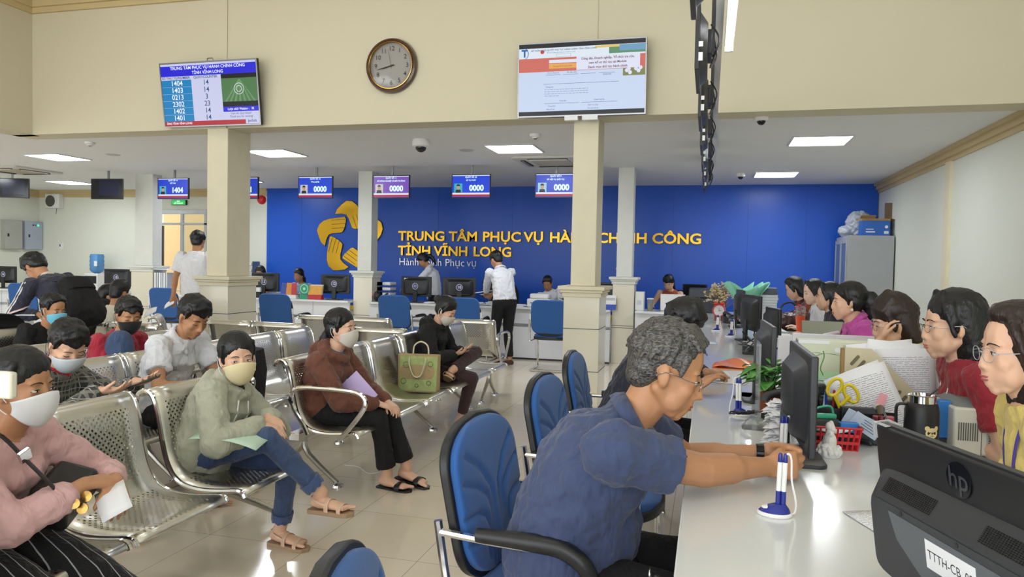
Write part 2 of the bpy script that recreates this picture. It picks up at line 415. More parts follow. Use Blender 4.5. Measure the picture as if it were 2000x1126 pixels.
# ================================================================ perforated steel benches
sm = bpy.data.materials.new('perforated_steel'); t = NT(sm)
t.b.inputs['Metallic'].default_value = 1.0; t.b.inputs['Roughness'].default_value = .3; t.b.inputs['Base Color'].default_value = lin('dad8d0')
uvn = t.n('ShaderNodeUVMap'); sp = t.n('ShaderNodeSeparateXYZ'); t.l(uvn.outputs[0], sp.inputs[0])
def lattice(ou, ov):
    P = .026
    fu = t.math('SUBTRACT', t.math('FRACT', t.math('ADD', t.math('DIVIDE', sp.outputs[0], P), ou)), .5)
    fv = t.math('SUBTRACT', t.math('FRACT', t.math('ADD', t.math('DIVIDE', sp.outputs[1], P), ov)), .5)
    au, av = t.math('ABSOLUTE', fu), t.math('ABSOLUTE', fv)
    # small four-pointed cross
    return t.math('ADD', t.math('MULTIPLY', t.math('LESS_THAN', au, .09), t.math('LESS_THAN', av, .2)), t.math('MULTIPLY', t.math('LESS_THAN', av, .09), t.math('LESS_THAN', au, .2)))
hol = t.math('MINIMUM', t.math('ADD', lattice(0, 0), lattice(.5, .5)), 1.0)
msk = t.math('MULTIPLY', t.math('MULTIPLY', t.math('GREATER_THAN', sp.outputs[0], .06), t.math('LESS_THAN', sp.outputs[0], .44)),
             t.math('ADD', t.math('MULTIPLY', t.math('GREATER_THAN', sp.outputs[1], .14), t.math('LESS_THAN', sp.outputs[1], .42)), t.math('MULTIPLY', t.math('GREATER_THAN', sp.outputs[1], .50), t.math('LESS_THAN', sp.outputs[1], .80))))
t.l(t.math('SUBTRACT', 1.0, t.math('MULTIPLY', hol, msk)), t.b.inputs['Alpha'])
SEATP = [(-.53, .755), (-.525, .775), (-.505, .79), (-.475, .79), (-.45, .765), (-.43, .71), (-.415, .64), (-.40, .57), (-.38, .50), (-.345, .44), (-.29, .405), (-.2, .392), (-.1, .398), (-.04, .405), (-.012, .4), (0, .38)]
def seat_shell():
    P = spline([(x, 0, z) for x, z in SEATP], 3); d = np.concatenate([[0], np.cumsum([np.linalg.norm(P[i+1]-P[i]) for i in range(len(P)-1)])])
    W = .5; us = np.linspace(0, W, 5); G = [[(p[0], u-W/2, p[2]) for u in us] for p in P]
    UV = [[(u, s) for u in us] for s in d]
    return MB().sheet(G, 0, UV), P
_seat_me = None
def bench(n, label, loc, rz=0, arms=(), pitch=.52, legs=None, splay=0.0):
    """front edge at local x=0; first seat starts at local y=0"""
    global _seat_me
    o = thing('waiting_bench', label, 'bench', loc, rz, 'perforated steel waiting benches')
    for i in range(n):
        yc = (i+.5)*pitch
        if _seat_me is None:
            q, P = seat_shell(); s = q.build('seat', sm, o, solid=.003); _seat_me = (s, P)
        else:
            s = _seat_me[0].copy(); C.objects.link(s); s.parent = o
        s.location = (0, yc, 0)
        P = _seat_me[1]
        for e in (-1, 1):
            MB().tube([(p[0], yc+e*.243, p[2]-.004) for p in P], .0105, 7).build('side_rail', chrome, o)
    MB().box((-.42, n*pitch/2, .345), (.07, n*pitch-.1, .045)).build('beam', steel, o, bevel=.004)
    for yl in (legs or (.3, n*pitch-.3)):
        MB().box((-.32, yl, .372), (.4, .05, .025)).build('seat_support', steel, o)
        yf = yl+splay
        for P in ([(-.5, yl, .35), (-.5, yl, .26), (-.47, (yl+yf)/2, .18), (-.31, yf, .05), (-.275, yf, .025)], [(-.5, yl, .35), (-.5, yl, .26), (-.56, (yl+yf)/2, .18), (-.74, yf, .05), (-.775, yf, .025)]):
            MB().tube(P, [.022, .022, .02, .017, .015], 8, flat=.8, smooth=2).build('leg', steel, o)
        for xf in (-.775, -.275):
            MB().lathe([(.0, .026), (.022, .024), (.036, .014), (.038, 0), (0, 0)], (xf, yf, 0), 14).build('foot_pad', chrome, o)
    for ya in arms:
        P = [(-.1, ya, .37), (-.02, ya, .46), (.045, ya, .55), (.05, ya, .6), (.0, ya, .635), (-.12, ya, .645), (-.3, ya, .645), (-.38, ya, .63), (-.405, ya, .58), (-.39, ya, .52), (-.33, ya, .44), (-.3, ya, .38)]
        MB().tube(P, .014, 8, smooth=3).build('armrest', chrome, o)
    return o
XF = -1.85
bench(3, 'steel bench with the woman in the pink top and an empty seat', (XF, 1.02, 0), legs=(.3, 1.25))
bench(1, 'steel bench seat under the girl in the grey hoodie', (XF+.03, 2.62, 0), legs=(.42,), splay=.33)
bench(3, 'steel bench with a looped armrest under the woman in the brown jacket', (XF, 3.7, 0), arms=(-.01,))
bench(3, 'steel bench holding the green tote bag and the woman in black', (XF, 5.3, 0))
bench(3, 'steel bench of the second row under the plaid shirt and white shirt men', (XF-.95, 2.5, 0), arms=(1.56,))
bench(3, 'empty steel bench of the second row behind the brown jacket', (XF-.95, 4.08, 0))
bench(3, 'steel bench of the third row under the man in red', (XF-1.73, 3.4, 0))
bench(1, 'steel bench seat under the man with the blue surgical mask', (XF-2.8, 4.2, 0), legs=(.25,))
# benches that face the back counter, seen from behind
bench(2, 'steel bench facing the back counter beside the near left pillar', (-3.45, 6.35, 0), 90)
bench(2, 'steel bench facing the back counter behind the brown jacket', (-3.05, 7.3, 0), 90)
bench(1, 'steel bench with looped end armrest facing the back counter', (-2.05, 7.6, 0), 90, arms=(.0,), legs=(.05, .5))
bench(1, 'steel bench facing the back counter behind the woman in black', (-2.45, 6.3, 0), 90, legs=(.2,))
bench(1, 'lone steel seat left of the near left pillar base', (-4.62, 6.1, 0), 35, legs=(.25,))
bench(2, 'dark steel bench seen from behind near the man in red', (-4.45, 5.75, 0), 90)

# ================================================================ blue office chairs
blue_f = mat('blue_chair_fabric', '25599c', .85, var=.06, bump=.15, bs=500, sheen=.2)
def pad(w, z0, z1, xf, grooves=True, n=56):
    """grid pad in y (width) and z; bulges to +x"""
    G = []; H = z1-z0
    curves = []
    if grooves:
        for s in (-1, 1):
            curves.append([(s*.02, 0), (s*.02, .45), (s*.03, .55), (s*.09, .7), (s*.17, .8)])
            curves.append([(s*.045, 0), (s*.045, .4), (s*.06, .5), (s*.12, .58), (s*.2, .64)])
            curves.append([(s*.07, 0), (s*.07, .28), (s*.09, .38), (s*.13, .42), (s*.22, .43)])
            curves.append([(s*.1, .12), (s*.1, .2), (s*.12, .25), (s*.22, .27)])
    segs = []
    for c in curves:
        for a, b in zip(c[:-1], c[1:]): segs.append(((a[0], a[1]*H), (b[0], b[1]*H)))
    A = np.array([s[0] for s in segs]) if segs else None; B = np.array([s[1] for s in segs]) if segs else None
    for i in range(n+1):
        v = i/n; a = abs(2*v-1); hw = w/2*(1-max(0, (a-.35)/.65)**2.6)**.5*(1-.06*(1-v)) if a < 1 else .001
        row = []
        for j in range(n+1):
            u = 2*j/n-1; y = hw*math.sin(u*math.pi/2); z = v*H
            e = max(0, 1-abs(u)**6)*max(0, 1-a**8); h = .03*e**.5
            if A is not None:
                P = np.array([y, z]); AB = B-A; tt = np.clip(((P-A)*AB).sum(1)/(AB**2).sum(1), 0, 1)
                dd = np.linalg.norm(P-(A+AB*tt[:, None]), axis=1).min(); h -= .011*math.exp(-(dd/.008)**2)*e
            row.append((xf+h, y, z0+z))
        G.append(row)
    return G
def outline(w, H, n=40):
    R = []
    for i in range(n+1):
        v = i/n; a = abs(2*v-1); R.append((w/2*(1-max(0, (a-.35)/.65)**2.6)**.5*(1-.06*(1-v)) if a < 1 else .0, v*H))
    return [(y, z) for y, z in R]+[(-y, z) for y, z in R[::-1]][1:-1]
_chair = None; _chairB = None
def chair(label, loc, rz, arms=True, B=False):
    """faces local +x; seat centre at origin"""
    o = thing('visitor_chair', label, 'chair', loc, rz, 'blue padded chairs at the counters')
    T = rotm(0, -11, 0); bw, bh = .46, .465
    def put(q, piv=(-.2, 0, .44)):
        for k in range(len(q.v)): q.v[k] = q.v[k]@T.T+np.array(piv)
        return q
    put(MB().sheet(pad(bw, .02, bh, .012))).build('backrest', blue_f, o, ang=80)
    if B:
        put(MB().prism([(y, z+.27) for y, z in rrect(.46, .44, .09)], .03, ((-.032, 0, 0), (0, 1, 0), (0, 0, 1), (1, 0, 0)))).build('back_cover', blue_f, o, bevel=.012, bseg=3)
        q = MB()
        for s in (-1, 1): q.box((-.02, s*.245, .24), (.012, .02, .12))
        put(q).build('bracket', white_p, o, bevel=.003)
        bh = .42
    ol = outline(bw+.03, bh+.01)
    put(MB().prism([(y, z+.005) for y, z in ol], .028, ((-.012, 0, 0), (0, 1, 0), (0, 0, 1), (1, 0, 0)))).build('back_shell', black_p, o, bevel=.006)
    # seat cushion
    q = MB(); S = pad(.47, 0, .46, 0, False, 18)
    q.sheet([[(p[2]-.23, p[1], .43+p[0]*1.4) for p in r] for r in S]); q.build('seat', blue_f, o, ang=80)
    q = MB(); q.prism([(z-.23-.01, -y) for y, z in outline(.485, .48)], .035, ((0, 0, .402), (1, 0, 0), (0, 1, 0), (0, 0, 1))); q.build('seat_shell', black_p, o, bevel=.006)
    for s in (-1, 1):
        P = [(-.272, s*.255, .66), (-.228, s*.255, .42), (-.2, s*.25, .385), (.12, s*.24, .385), (.17, s*.24, .36), (.19, s*.24, .3), (.2, s*.24, .05), (.17, s*.24, .014), (-.25, s*.24, .014)]
        MB().tube(P, .0125, 8, smooth=2).build('frame_tube', chrome, o)
        if arms:
            P = [(-.262, s*.256, .63), (-.1, s*.268, .63), (.08, s*.268, .628), (.15, s*.266, .59), (.17, s*.255, .5), (.165, s*.245, .385)]
            MB().tube(P, .011, 8, smooth=3).build('arm_tube', chrome, o)
            P = [(-.15, s*.268, .642), (.02, s*.268, .645), (.09, s*.268, .638), (.145, s*.267, .605), (.168, s*.262, .55)]
            MB().tube(P, [.019, .024, .024, .023, .02], 10, smooth=3).build('armrest', black_p, o)
    MB().tube([(-.25, -.24, .014), (-.25, .24, .014)], .0125, 8).build('floor_bar', chrome, o)
    return o
def chair2(label, loc, rz, arms=True, B=False):
    global _chair, _chairB
    if B:
        if _chairB is None: _chairB = chair(label, loc, rz, arms, True); return _chairB
        return dup(_chairB, loc, rz, label)
    if _chair is None: _chair = chair(label, loc, rz, arms); return _chair
    return dup(_chair, loc, rz, label)
chair2('blue chair with black armrest under the man in the navy polo', (-.395, 2.1, 0), -6)
chair2('empty blue chair between the navy polo man and the writing man', (-.38, 2.98, 0), -4)
chair2('blue chair behind the man writing at the counter', (-.41, 3.86, 0), 0)
chair2('blue chair whose back top pokes in at the bottom of the photo', (-.265, 1.06, 0), 15)
chair2('empty blue chair right of the near left pillar', (-5.4, 8.72, 0), 90, True, True)
chair2('empty blue chair at the back counter before monitor 11', (-4.0, 9.35, 0), 86, True, True)
chair2('empty blue chair left of the standing man in white', (-3.08, 9.3, 0), 96, True, True)
chair2('empty blue chair at the back counter left of the near right pillar', (-1.93, 9.4, 0), 90, True, True)
chair2('blue chair at the far left counter by monitor 16', (-10.2, 9.3, 0), 100, True, True)
chair2('blue chair beside the standing man in the white tee', (-7.6, 9.3, 0), 90, True, True)
chair2('blue chair at the very left edge by the paper desk', (-5.5, 4.45, 0), 170)
sc_blk = mat('black_mesh_fabric', '1b1c20', .8, bump=.3, bs=300)
def staff_chair(label, loc, rz):
    o = thing('office_chair', label, 'chair', loc, rz, 'staff chairs behind the counters')
    G = [[(-.22-.09*v-.03*(1-(2*u-1)**2), (u-.5)*.46*(1-.25*abs(2*v-1)**3), .5+.5*v) for u in np.linspace(0, 1, 9)] for v in np.linspace(0, 1, 9)]
    MB().sheet(G).build('backrest', sc_blk, o, solid=.03)
    MB().ell((0, 0, .44), (.25, .24, .05)).build('seat', sc_blk, o)
    MB().cone((0, 0, .1), (0, 0, .42), .03, .03).build('gas_lift', chrome, o)
    q = MB()
    for k in range(5): q.cap((0, 0, .1), (.28*math.cos(k*1.257), .28*math.sin(k*1.257), .05), .025, .018)
    q.build('star_base', black_p, o)
    return o
staff_chair('dark chair behind the woman in the pink blouse', (1.42, 4.75, 0), 180)
staff_chair('black chair behind the woman in the orange vest', (-.45, 11.75, 0), -90)
staff_chair('black office chair right of the person seated behind the standing man', (-2.0, 11.75, 0), -90)
staff_chair('black office chair behind monitor 10', (-3.25, 11.7, 0), -80)

# ================================================================ clock
o = thing('wall_clock', 'round wall clock with brown and gold rim above the hall', 'clock', (-3.04, YF, 3.265))
wood = mat('dark_brown_wood', '4a2f1f', .25, var=.2, vs=20, coat=.5); gold = mat('brass_gold', 'b08a4a', .25, 1.0)
RX = rotm(90, 0, 0)
MB().lathe([(.262, 0), (.268, .02), (.258, .05), (.24, .058), (.225, .045), (.222, .02), (.222, 0)], (0, 0, 0), 48, rot=RX, closed=True).build('rim', wood, o)
MB().lathe([(.228, .044), (.23, .056), (.222, .058), (.218, .04)], (0, 0, 0), 48, rot=RX, closed=True).build('gold_ring', gold, o)
MB().lathe([(0, .02), (.222, .02), (.222, .024), (0, .024)], (0, 0, 0), 48, rot=RX).build('dial', mat('silver_dial', 'c9c4bd', .4), o)
ink = mat('black_ink', '16161a', .5)
for h in range(1, 13):
    a = R_(90-30*h); text(str(h), .062, (.165*math.cos(a), -.0255, .165*math.sin(a)), ink, o, 'numeral', align='CENTER', ay='CENTER', bold=.001)
q = MB()
for h in range(60): a = R_(6*h); q.box((.2*math.sin(a), -.0255, .2*math.cos(a)), (.003, .001, .009 if h % 5 else .014), rotm(0, math.degrees(a), 0))
q.build('minute_marks', ink, o, smooth=False)
def hand(ang, L, wd, nm, m, y=-.03):
    a = R_(ang); d = np.array([math.sin(a), 0, math.cos(a)]); p = np.array([math.cos(a), 0, -math.sin(a)])
    V = [-d*.03-p*wd, -d*.03+p*wd, d*L*.7+p*wd, d*L, d*L*.7-p*wd]
    MB().add([np.array([0, y, 0])+v for v in V]+[np.array([0, y-.002, 0])+v for v in V], [(0, 1, 2, 3, 4), (9, 8, 7, 6, 5)]+[(i, (i+1) % 5, 5+(i+1) % 5, 5+i) for i in range(5)]).build(nm, m, o, smooth=False)
hand(255, .11, .006, 'hour_hand', ink); hand(256.5, .165, .004, 'minute_hand', ink, -.034); hand(-12, .17, .0012, 'second_hand', ink, -.038)
MB().lathe([(.222, .045), (0, .046), (0, .048), (.222, .047)], (0, 0, 0), 40, rot=RX).build('glass_cover', mat('thin_glass', 'ffffff', .02, trans=1.0, alpha=.15, var=0), o)

# ================================================================ screens
def em(name, col, e=1.0): return mat('lit_'+name, '040405', .3, emit=e*SCR, var=0, spec=.3, ecol=col)
S_blue, S_white, S_teal, S_red, S_lav = em('blue', '2222d8'), em('white', 'dfe3f5'), em('teal', '1283bf'), em('red', 'b5222f'), em('lavender', 'cdd0ef')
S_black, S_txtb, S_txtw = em('black', '0c0c10'), em('navy', '2a4a7a'), em('pale_text', 'f2f6ff', 1.1)
class Screen:
    """local frame: x right, z up, facing -y; origin at the screen's centre"""
    def __init__(s, par, w, h, y): s.p = par; s.w, s.h, s.y = w, h, y; s.q = MB(); s.ms = []; s.k = 0
    def rect(s, x0, y0, x1, y1, m, lv=1):
        if m not in s.ms: s.ms.append(m)
        X0, X1, Z0, Z1 = (x0-.5)*s.w, (x1-.5)*s.w, (.5-y1)*s.h, (.5-y0)*s.h
        s.q.add([(X0, s.y-.0006*lv, Z0), (X1, s.y-.0006*lv, Z0), (X1, s.y-.0006*lv, Z1), (X0, s.y-.0006*lv, Z1)], [(0, 1, 2, 3)], s.ms.index(m)); return s
    def poly(s, pts, m, lv=2):
        if m not in s.ms: s.ms.append(m)
        s.q.add([((x-.5)*s.w, s.y-.0006*lv, (.5-y)*s.h) for x, y in pts], [tuple(range(len(pts)))], s.ms.index(m)); return s
    def txt(s, body, x, y, size, m, align='CENTER', bold=.0, sx=1.0):
        return text(body, size*s.h, ((x-.5)*s.w, s.y-.004, (.5-y)*s.h), m, s.p, 'lettering', align=align, ay='CENTER', bold=bold*s.h, sx=sx)
    def done(s, name='screen_image'): return s.q.build(name, s.ms, s.p, smooth=False)
def slab(o, w, h, dpt, bz, frame, back=None):
    MB().box((0, dpt/2, 0), (w, dpt, h)).build('housing', back or black_p, o, bevel=.004)
    q = MB(); y = -.003
    for a, b in (((-w/2, y, -h/2), (w/2, .002, -h/2+bz)), ((-w/2, y, h/2-bz), (w/2, .002, h/2)), ((-w/2, y, -h/2+bz), (-w/2+bz, .002, h/2-bz)), ((w/2-bz, y, -h/2+bz), (w/2, .002, h/2-bz))): q.b2(a, b)
    q.build('bezel', frame, o, smooth=False)
silver = mat('silver_bezel', '9a9a9c', .3, .8)
# --- queue number television
o = thing('wall_television', 'wall television listing queue numbers and counters', 'television', (-5.02, YF-.13, 3.05), 0); o.rotation_euler = (R_(8), 0, R_(0))
slab(o, 1.16, .655, .04, .012, silver)
MB().tube([(-.04, .06, .33), (-.03, .06, .36), (.03, .06, .36), (.04, .06, .33)], .006, 6).build('hook', chrome, o)
MB().b2((-.12, .04, -.2), (.12, .13, .1)).build('wall_bracket', black_p, o)
s = Screen(o, 1.13, .625, 0); s.rect(0, 0, 1, 1, S_lav, 1).rect(0, .035, 1, .2, S_blue, 2).rect(0, .26, .32, .93, S_teal, 2).rect(0, .93, .86, 1, S_red, 2)
s.rect(.635, .2, 1, .72, S_black, 2).rect(.635, .27, 1, .64, em('field_green', '4d7a4a'), 3).rect(.635, .72, 1, .8, S_blue, 2)
for k in range(7): s.poly([(.815+.002*k, .29), (.83+.0*k, .29), (.68+.05*k, .64), (.66+.05*k, .64)], em('field_furrow', '8c8f78' if k % 2 else '6d9668'), 4)
for k in range(1, 6): s.rect(0, .26+k*.112, .635, .263+k*.112, S_lav, 3)
s.done()
s.txt('TRUNG TÂM PHỤC VỤ HÀNH CHÍNH CÔNG', .5, .075, .07, S_txtw, bold=.0008); s.txt('TỈNH VĨNH LONG', .5, .155, .07, S_txtw, bold=.0008)
s.txt('SỐ THỨ TỰ/NUMBER', .16, .23, .058, S_txtb, bold=.001); s.txt('QUẦY/COUNTER', .475, .23, .058, S_txtb, bold=.001)
for k, (a, b) in enumerate((('1404', '14'), ('1403', '14'), ('0213', '3'), ('2302', '23'), ('1402', '14'), ('1401', '14'))):
    s.txt(a, .165, .318+k*.112, .115, S_txtw, bold=.001); s.txt(b, .475, .318+k*.112, .115, S_txtb, bold=.001)
s.txt('Lượt chờ/ Waiting :   32', .82, .76, .05, S_txtw, bold=.001); s.txt('Cám ơn Quý khách!', .82, .83, .048, S_txtb); s.txt('Thank you for waiting!', .82, .88, .048, S_txtb)
s.txt('ÔNG TỈNH VĨNH LONG', .02, .965, .045, S_txtw, 'LEFT', .001); s.txt('JavSolt', .93, .955, .06, S_txtb, bold=.0008)
q = MB(); 
for r in (.055, .03): q.tube([(.315*1.13+r*math.cos(a), -.004, .06*.625+r*math.sin(a)) for a in np.linspace(0, 6.28, 25)[:-1]], .002, 4, closed=True)
q.build('video_ring', S_txtw, o)
# --- website television
o = thing('wall_television', 'wall television showing a web page with a red banner', 'television', (-1.155, YF-.13, 3.035), 0); o.rotation_euler = (R_(3), 0, 0)
slab(o, 1.165, .665, .04, .012, silver)
MB().b2((-.12, .04, -.2), (.12, .13, .1)).build('wall_bracket', black_p, o)
MB().b2((-.14, -.02, -.37), (-.02, .05, -.335)).b2((.02, -.02, -.37), (.16, .05, -.335)).build('paper_tape', paper, o)
s = Screen(o, 1.14, .64, 0); S_page, S_ban, S_or = em('page', 'c9d8f2'), em('banner', 'cf6a5c'), em('amber', 'e8a94c')
s.rect(0, 0, 1, 1, em('letterbox', '26262c', .5), 1).rect(0, .06, 1, .94, S_page, 2).rect(0, .06, 1, .2, em('page_head', 'dfeaf4'), 3).rect(0, .2, 1, .39, S_ban, 3)
s.rect(.245, .23, .465, .275, S_white, 4).rect(.245, .285, .465, .35, S_or, 4).rect(.465, .2, .96, .385, S_white, 5).rect(.61, .065, .8, .095, em('yellow_tag', 'e3c765'), 4)
s.rect(.72, .095, 1, .18, em('green_photo', '5f8f6a'), 4).rect(.8, .065, 1, .15, em('blue_photo', '6f9fc0'), 5).rect(.83, .39, 1, .49, em('flower_green', '7d8350'), 4)
for px, py in ((.86, .42), (.885, .45), (.875, .4), (.93, .4), (.95, .43), (.965, .39)): s.poly([(px+.016*math.cos(a), py+.03*math.sin(a)) for a in np.linspace(0, 6.28, 7)[:-1]], S_white, 6)
s.poly([(.19+.016*math.cos(a), .115+.028*math.sin(a)) for a in np.linspace(0, 6.28, 13)[:-1]], em('seal_red', 'c03a2a'), 5)
s.rect(.305, .15, .42, .152, S_txtb, 6).rect(.305, .19, .42, .192, S_txtb, 6).rect(.305, .15, .3065, .192, S_txtb, 6).rect(.4185, .15, .42, .192, S_txtb, 6)
for x0, x1, y in ((.22, .34, .435), (.36, .48, .435), (.5, .62, .435), (.64, .77, .435), (.2, .8, .56), (.21, .49, .83), (.51, .79, .83)): s.rect(x0, y, x1, y+.004, S_txtb, 4)
for k, (a, b) in enumerate(((.21, .56), (.21, .56), (.21, .56), (.21, .33))): 
    xx = a
    while xx < b: ww = rnd.uniform(.01, .035); s.rect(xx, .635+k*.03, min(b, xx+ww), .642+k*.03, em('page_grey', '8a97b5'), 4); xx += ww+.006
s.done()
s.poly
s.txt('HỆ THỐNG GIẢI QUYẾT THỦ TỤC HÀNH CHÍNH TỈNH VĨNH LONG', .36, .095, .03, S_txtb, bold=.0005); s.txt('Hỗ trợ, hướng dẫn thông tin và dịch vụ công', .34, .13, .022, S_txtb)
dkr = em('maroon_text', '6a2f45')
s.txt('Công dân, Doanh nghiệp, Tổ chức tra cứu,', .71, .235, .042, dkr, bold=.001); s.txt('xem hồ sơ thủ tục tại Module', .71, .295, .042, dkr, bold=.001); s.txt('Danh mục thủ tục hành chính', .71, .355, .045, dkr, bold=.001)
s.rect
for b, x, y in (('Hồ sơ đúng hạn', .28, .41), ('Đã tiếp nhận', .43, .41), ('06/06/2025', .71, .46), ('Thông báo', .25, .605), ('Công dân', .36, .8), ('Doanh nghiệp', .65, .8), ('Dịch vụ công', .6, .87), ('Tra cứu hồ sơ', .6, .915), ('Công khai', .27, .87), ('Nộp hồ sơ', .26, .915), ('Tra cứu hồ sơ trực tuyến', .355, .32)):
    s.txt(b, x, y, .026, S_txtb)
s.txt('T', .045, .13, .14, em('logo_blue', '1f5fae'), bold=.006)
MB().tube([(-.52+.036*math.cos(a), -.004, .237+.047*math.sin(a)) for a in np.linspace(-1.9, 1.9, 14)], [.001, .004, .001], 5).build('logo_arc', em('logo_blue', '1f5fae'), o)

# --- counter number displays hung from the lower ceiling
hang_m = mat('grey_hanger', '8a8a8c', .4, .6)
def number_display(x, label, n=None, dept='', who='QUẦY SỐ ', bg='1b3fd0', pic='40b0c8', y=9.9, lit=True, rz=0, z=2.44):
    o = thing('hanging_display', label, 'display', (x, y, z), rz, 'number displays hung over the back counter')
    slab(o, .57, .33, .03, .012, black_p)
    MB().b2((-.015, .03, .1), (.015, .05, HC-z)).b2((-.05, .03, -.06), (.05, .045, .1)).build('hanger', hang_m, o)
    s = Screen(o, .548, .308, 0)
    if not lit:
        s.rect(.0, .0, 1, 1, mat('dark_screen', '10131c', .15, var=0), 1).rect(.24, .05, .9, .85, mat('dark_navy_screen', '141a3a', .15, emit=.02*SCR, var=0), 2); s.done(); return o
    B = em('num_'+bg, bg); s.rect(0, 0, 1, 1, B, 1).rect(0, 0, 1, .04, S_white, 2).rect(0, .8, 1, .88, S_white, 2).rect(0, .88, 1, .97, S_red, 2)
    s.rect(.05, .38, .27, .8, em('photo_'+pic, pic), 3)
    s.poly([(.08, .8), (.1, .66), (.22, .66), (.24, .8)], em('photo_suit', '20242e'), 4)
    s.poly([(.16+.045*math.cos(a), .55+.11*math.sin(a)) for a in np.linspace(0, 6.28, 11)[:-1]], em('photo_face', 'c49a84'), 5)
    s.poly([(.16+.05*math.cos(a), .5+.09*math.sin(a)) for a in np.linspace(3.14, 6.28, 8)], em('photo_suit', '20242e'), 6)
    s.done(); cy = em('number_cyan', 'd5f2ff', 1.2)
    s.txt(who, .5, .1, .1, cy, bold=.003); s.txt(dept, .5, .24, .085, cy, bold=.003); s.txt(n, .65, .6, .36, cy, bold=.016, sx=.95)
    return o
number_display(-8.17, 'lit blue hanging display reading 1404', '1404', 'ĐẤT ĐAI', 'QUẦY SỐ 14')
number_display(-6.93, 'hanging display half hidden by the near left pillar, ending in 01', '1401', 'ĐẤT ĐAI', 'QUẦY SỐ 13', '1b3fc0')
number_display(-5.68, 'blue hanging display of counter 12 left of the star pillar', '0000', 'Nông nghiệp', 'QUẦY SỐ 12', '2447d0', 'c8c8c4')
number_display(-4.46, 'purple hanging display of counter 11', '0000', 'SỞ NÔNG NGHIỆP VÀ MÔI TRƯỜNG', 'QUẦY SỐ 11', '7a4fb8', 'c8c8c4')
number_display(-3.25, 'blue hanging display of counter 10 with a man in a suit', '0000', 'SỞ TƯ PHÁP', 'QUẦY SỐ 10', '1d45d8', '35b5c0')
number_display(-2.04, 'blue hanging display of counter 9 beside the near right pillar', '0000', 'SỞ NỘI VỤ (NỘI VỤ)', 'QUẦY SỐ 9', '3048c8', '9ad0e0')
number_display(-9.43, 'unlit dark hanging display left of the display reading 1404', lit=False, rz=5)
number_display(-11.38, 'unlit black hanging display at the left edge', lit=False, rz=20, z=2.47)
# --- row of monitors hung over the long counter, seen edge-on from behind
ms = [2.72, 3.98, 5.15, 6.3, 7.45, 8.55, 9.6]
names = ['nearest', 'second nearest', 'third', 'fourth', 'fifth', 'sixth', 'farthest']
vent_m = mat('vent_grey_plastic', '3a3c40', .5)
first = None
for y, nm in zip(ms, names):
    lab = 'black hanging monitor over the long counter, %s of its row' % nm
    if first is None:
        o = first = thing('hanging_monitor', lab, 'display', (-.07, y, 2.48), 0, 'monitors hung over the long counter')
        MB().box((-.012, 0, 0), (.022, .53, .32)).build('panel', black_p, o, bevel=.003)
        q = MB().loft([((.0, 0, .0), (0, 1, 0), (0, 0, 1), .25, .14), ((.035, 0, -.01), (0, 1, 0), (0, 0, 1), .19, .11)], 24, pw=6); q.build('rear_housing', dark_p, o)
        MB().box((-.0235, 0, 0), (.001, .5, .29)).build('screen', mat('dark_screen', '10131c', .15, var=0), o, smooth=False)
        MB().box((.045, 0, .02), (.02, .2, .12)).box((.06, 0, .12), (.02, .05, .3)).build('mount', black_p, o, bevel=.002)
        MB().box((.004, -.266, -.1), (.02, .001, .04)).box((.004, -.266, -.04), (.02, .001, .025)).build('label_sticker', paper, o, smooth=False)
        MB().tube([(.05, -.1, .1), (.09, -.2, .0), (.07, -.22, -.08), (.05, -.05, -.1), (.08, .1, .0), (.06, .15, .12)], .005, 6, smooth=4).build('cable', black_p, o)
    else:
        o = dup(first, (-.07, y, 2.48), 0, lab)
o = thing('ceiling_rail', 'white metal rail carrying the row of hanging monitors', 'rail', (.02, 6.2, 2.68))
MB().b2((-.02, -4.2, -.03), (.02, 4.0, .0)).build('rail_bar', white_p, o)
q = MB()
for y in (-4.0, -2.0): q.b2((-.012, y-.012, 0), (.012, y+.012, 1.78))
q.build('drop_rod', white_p, o)
MB().tube([(.05, -3.9, -.0), (.12, -3.6, -.12), (.16, -3.2, -.05), (.12, -2.9, .02), (.05, -2.7, .0)], .006, 6, smooth=4).build('cable', black_p, o)
MB().tube([(.03, -3.5, -.05), (.17, -3.35, -.02), (.2, -3.2, .04), (.1, -3.3, .06), (-.02, -3.5, -.08), (-.04, -3.55, -.16)], .006, 6, smooth=4).build('cable', black_p, o)
o = thing('tube_light', 'lit fluorescent tube fitting beside the hanging monitors', 'light', (.075, 3.75, 2.57))
MB().box((0, 0, .03), (.05, 1.1, .03)).build('fitting', white_p, o, bevel=.004)
MB().cap((0, -.52, 0), (0, .52, 0), .017, .017, 12).build('tube', mat('lit_tube', 'ffffff', .4, emit=TUBE, var=0), o)
MB().box((0, -.54, .01), (.045, .02, .05)).box((0, .54, .01), (.045, .02, .05)).build('end_cap', white_p, o)
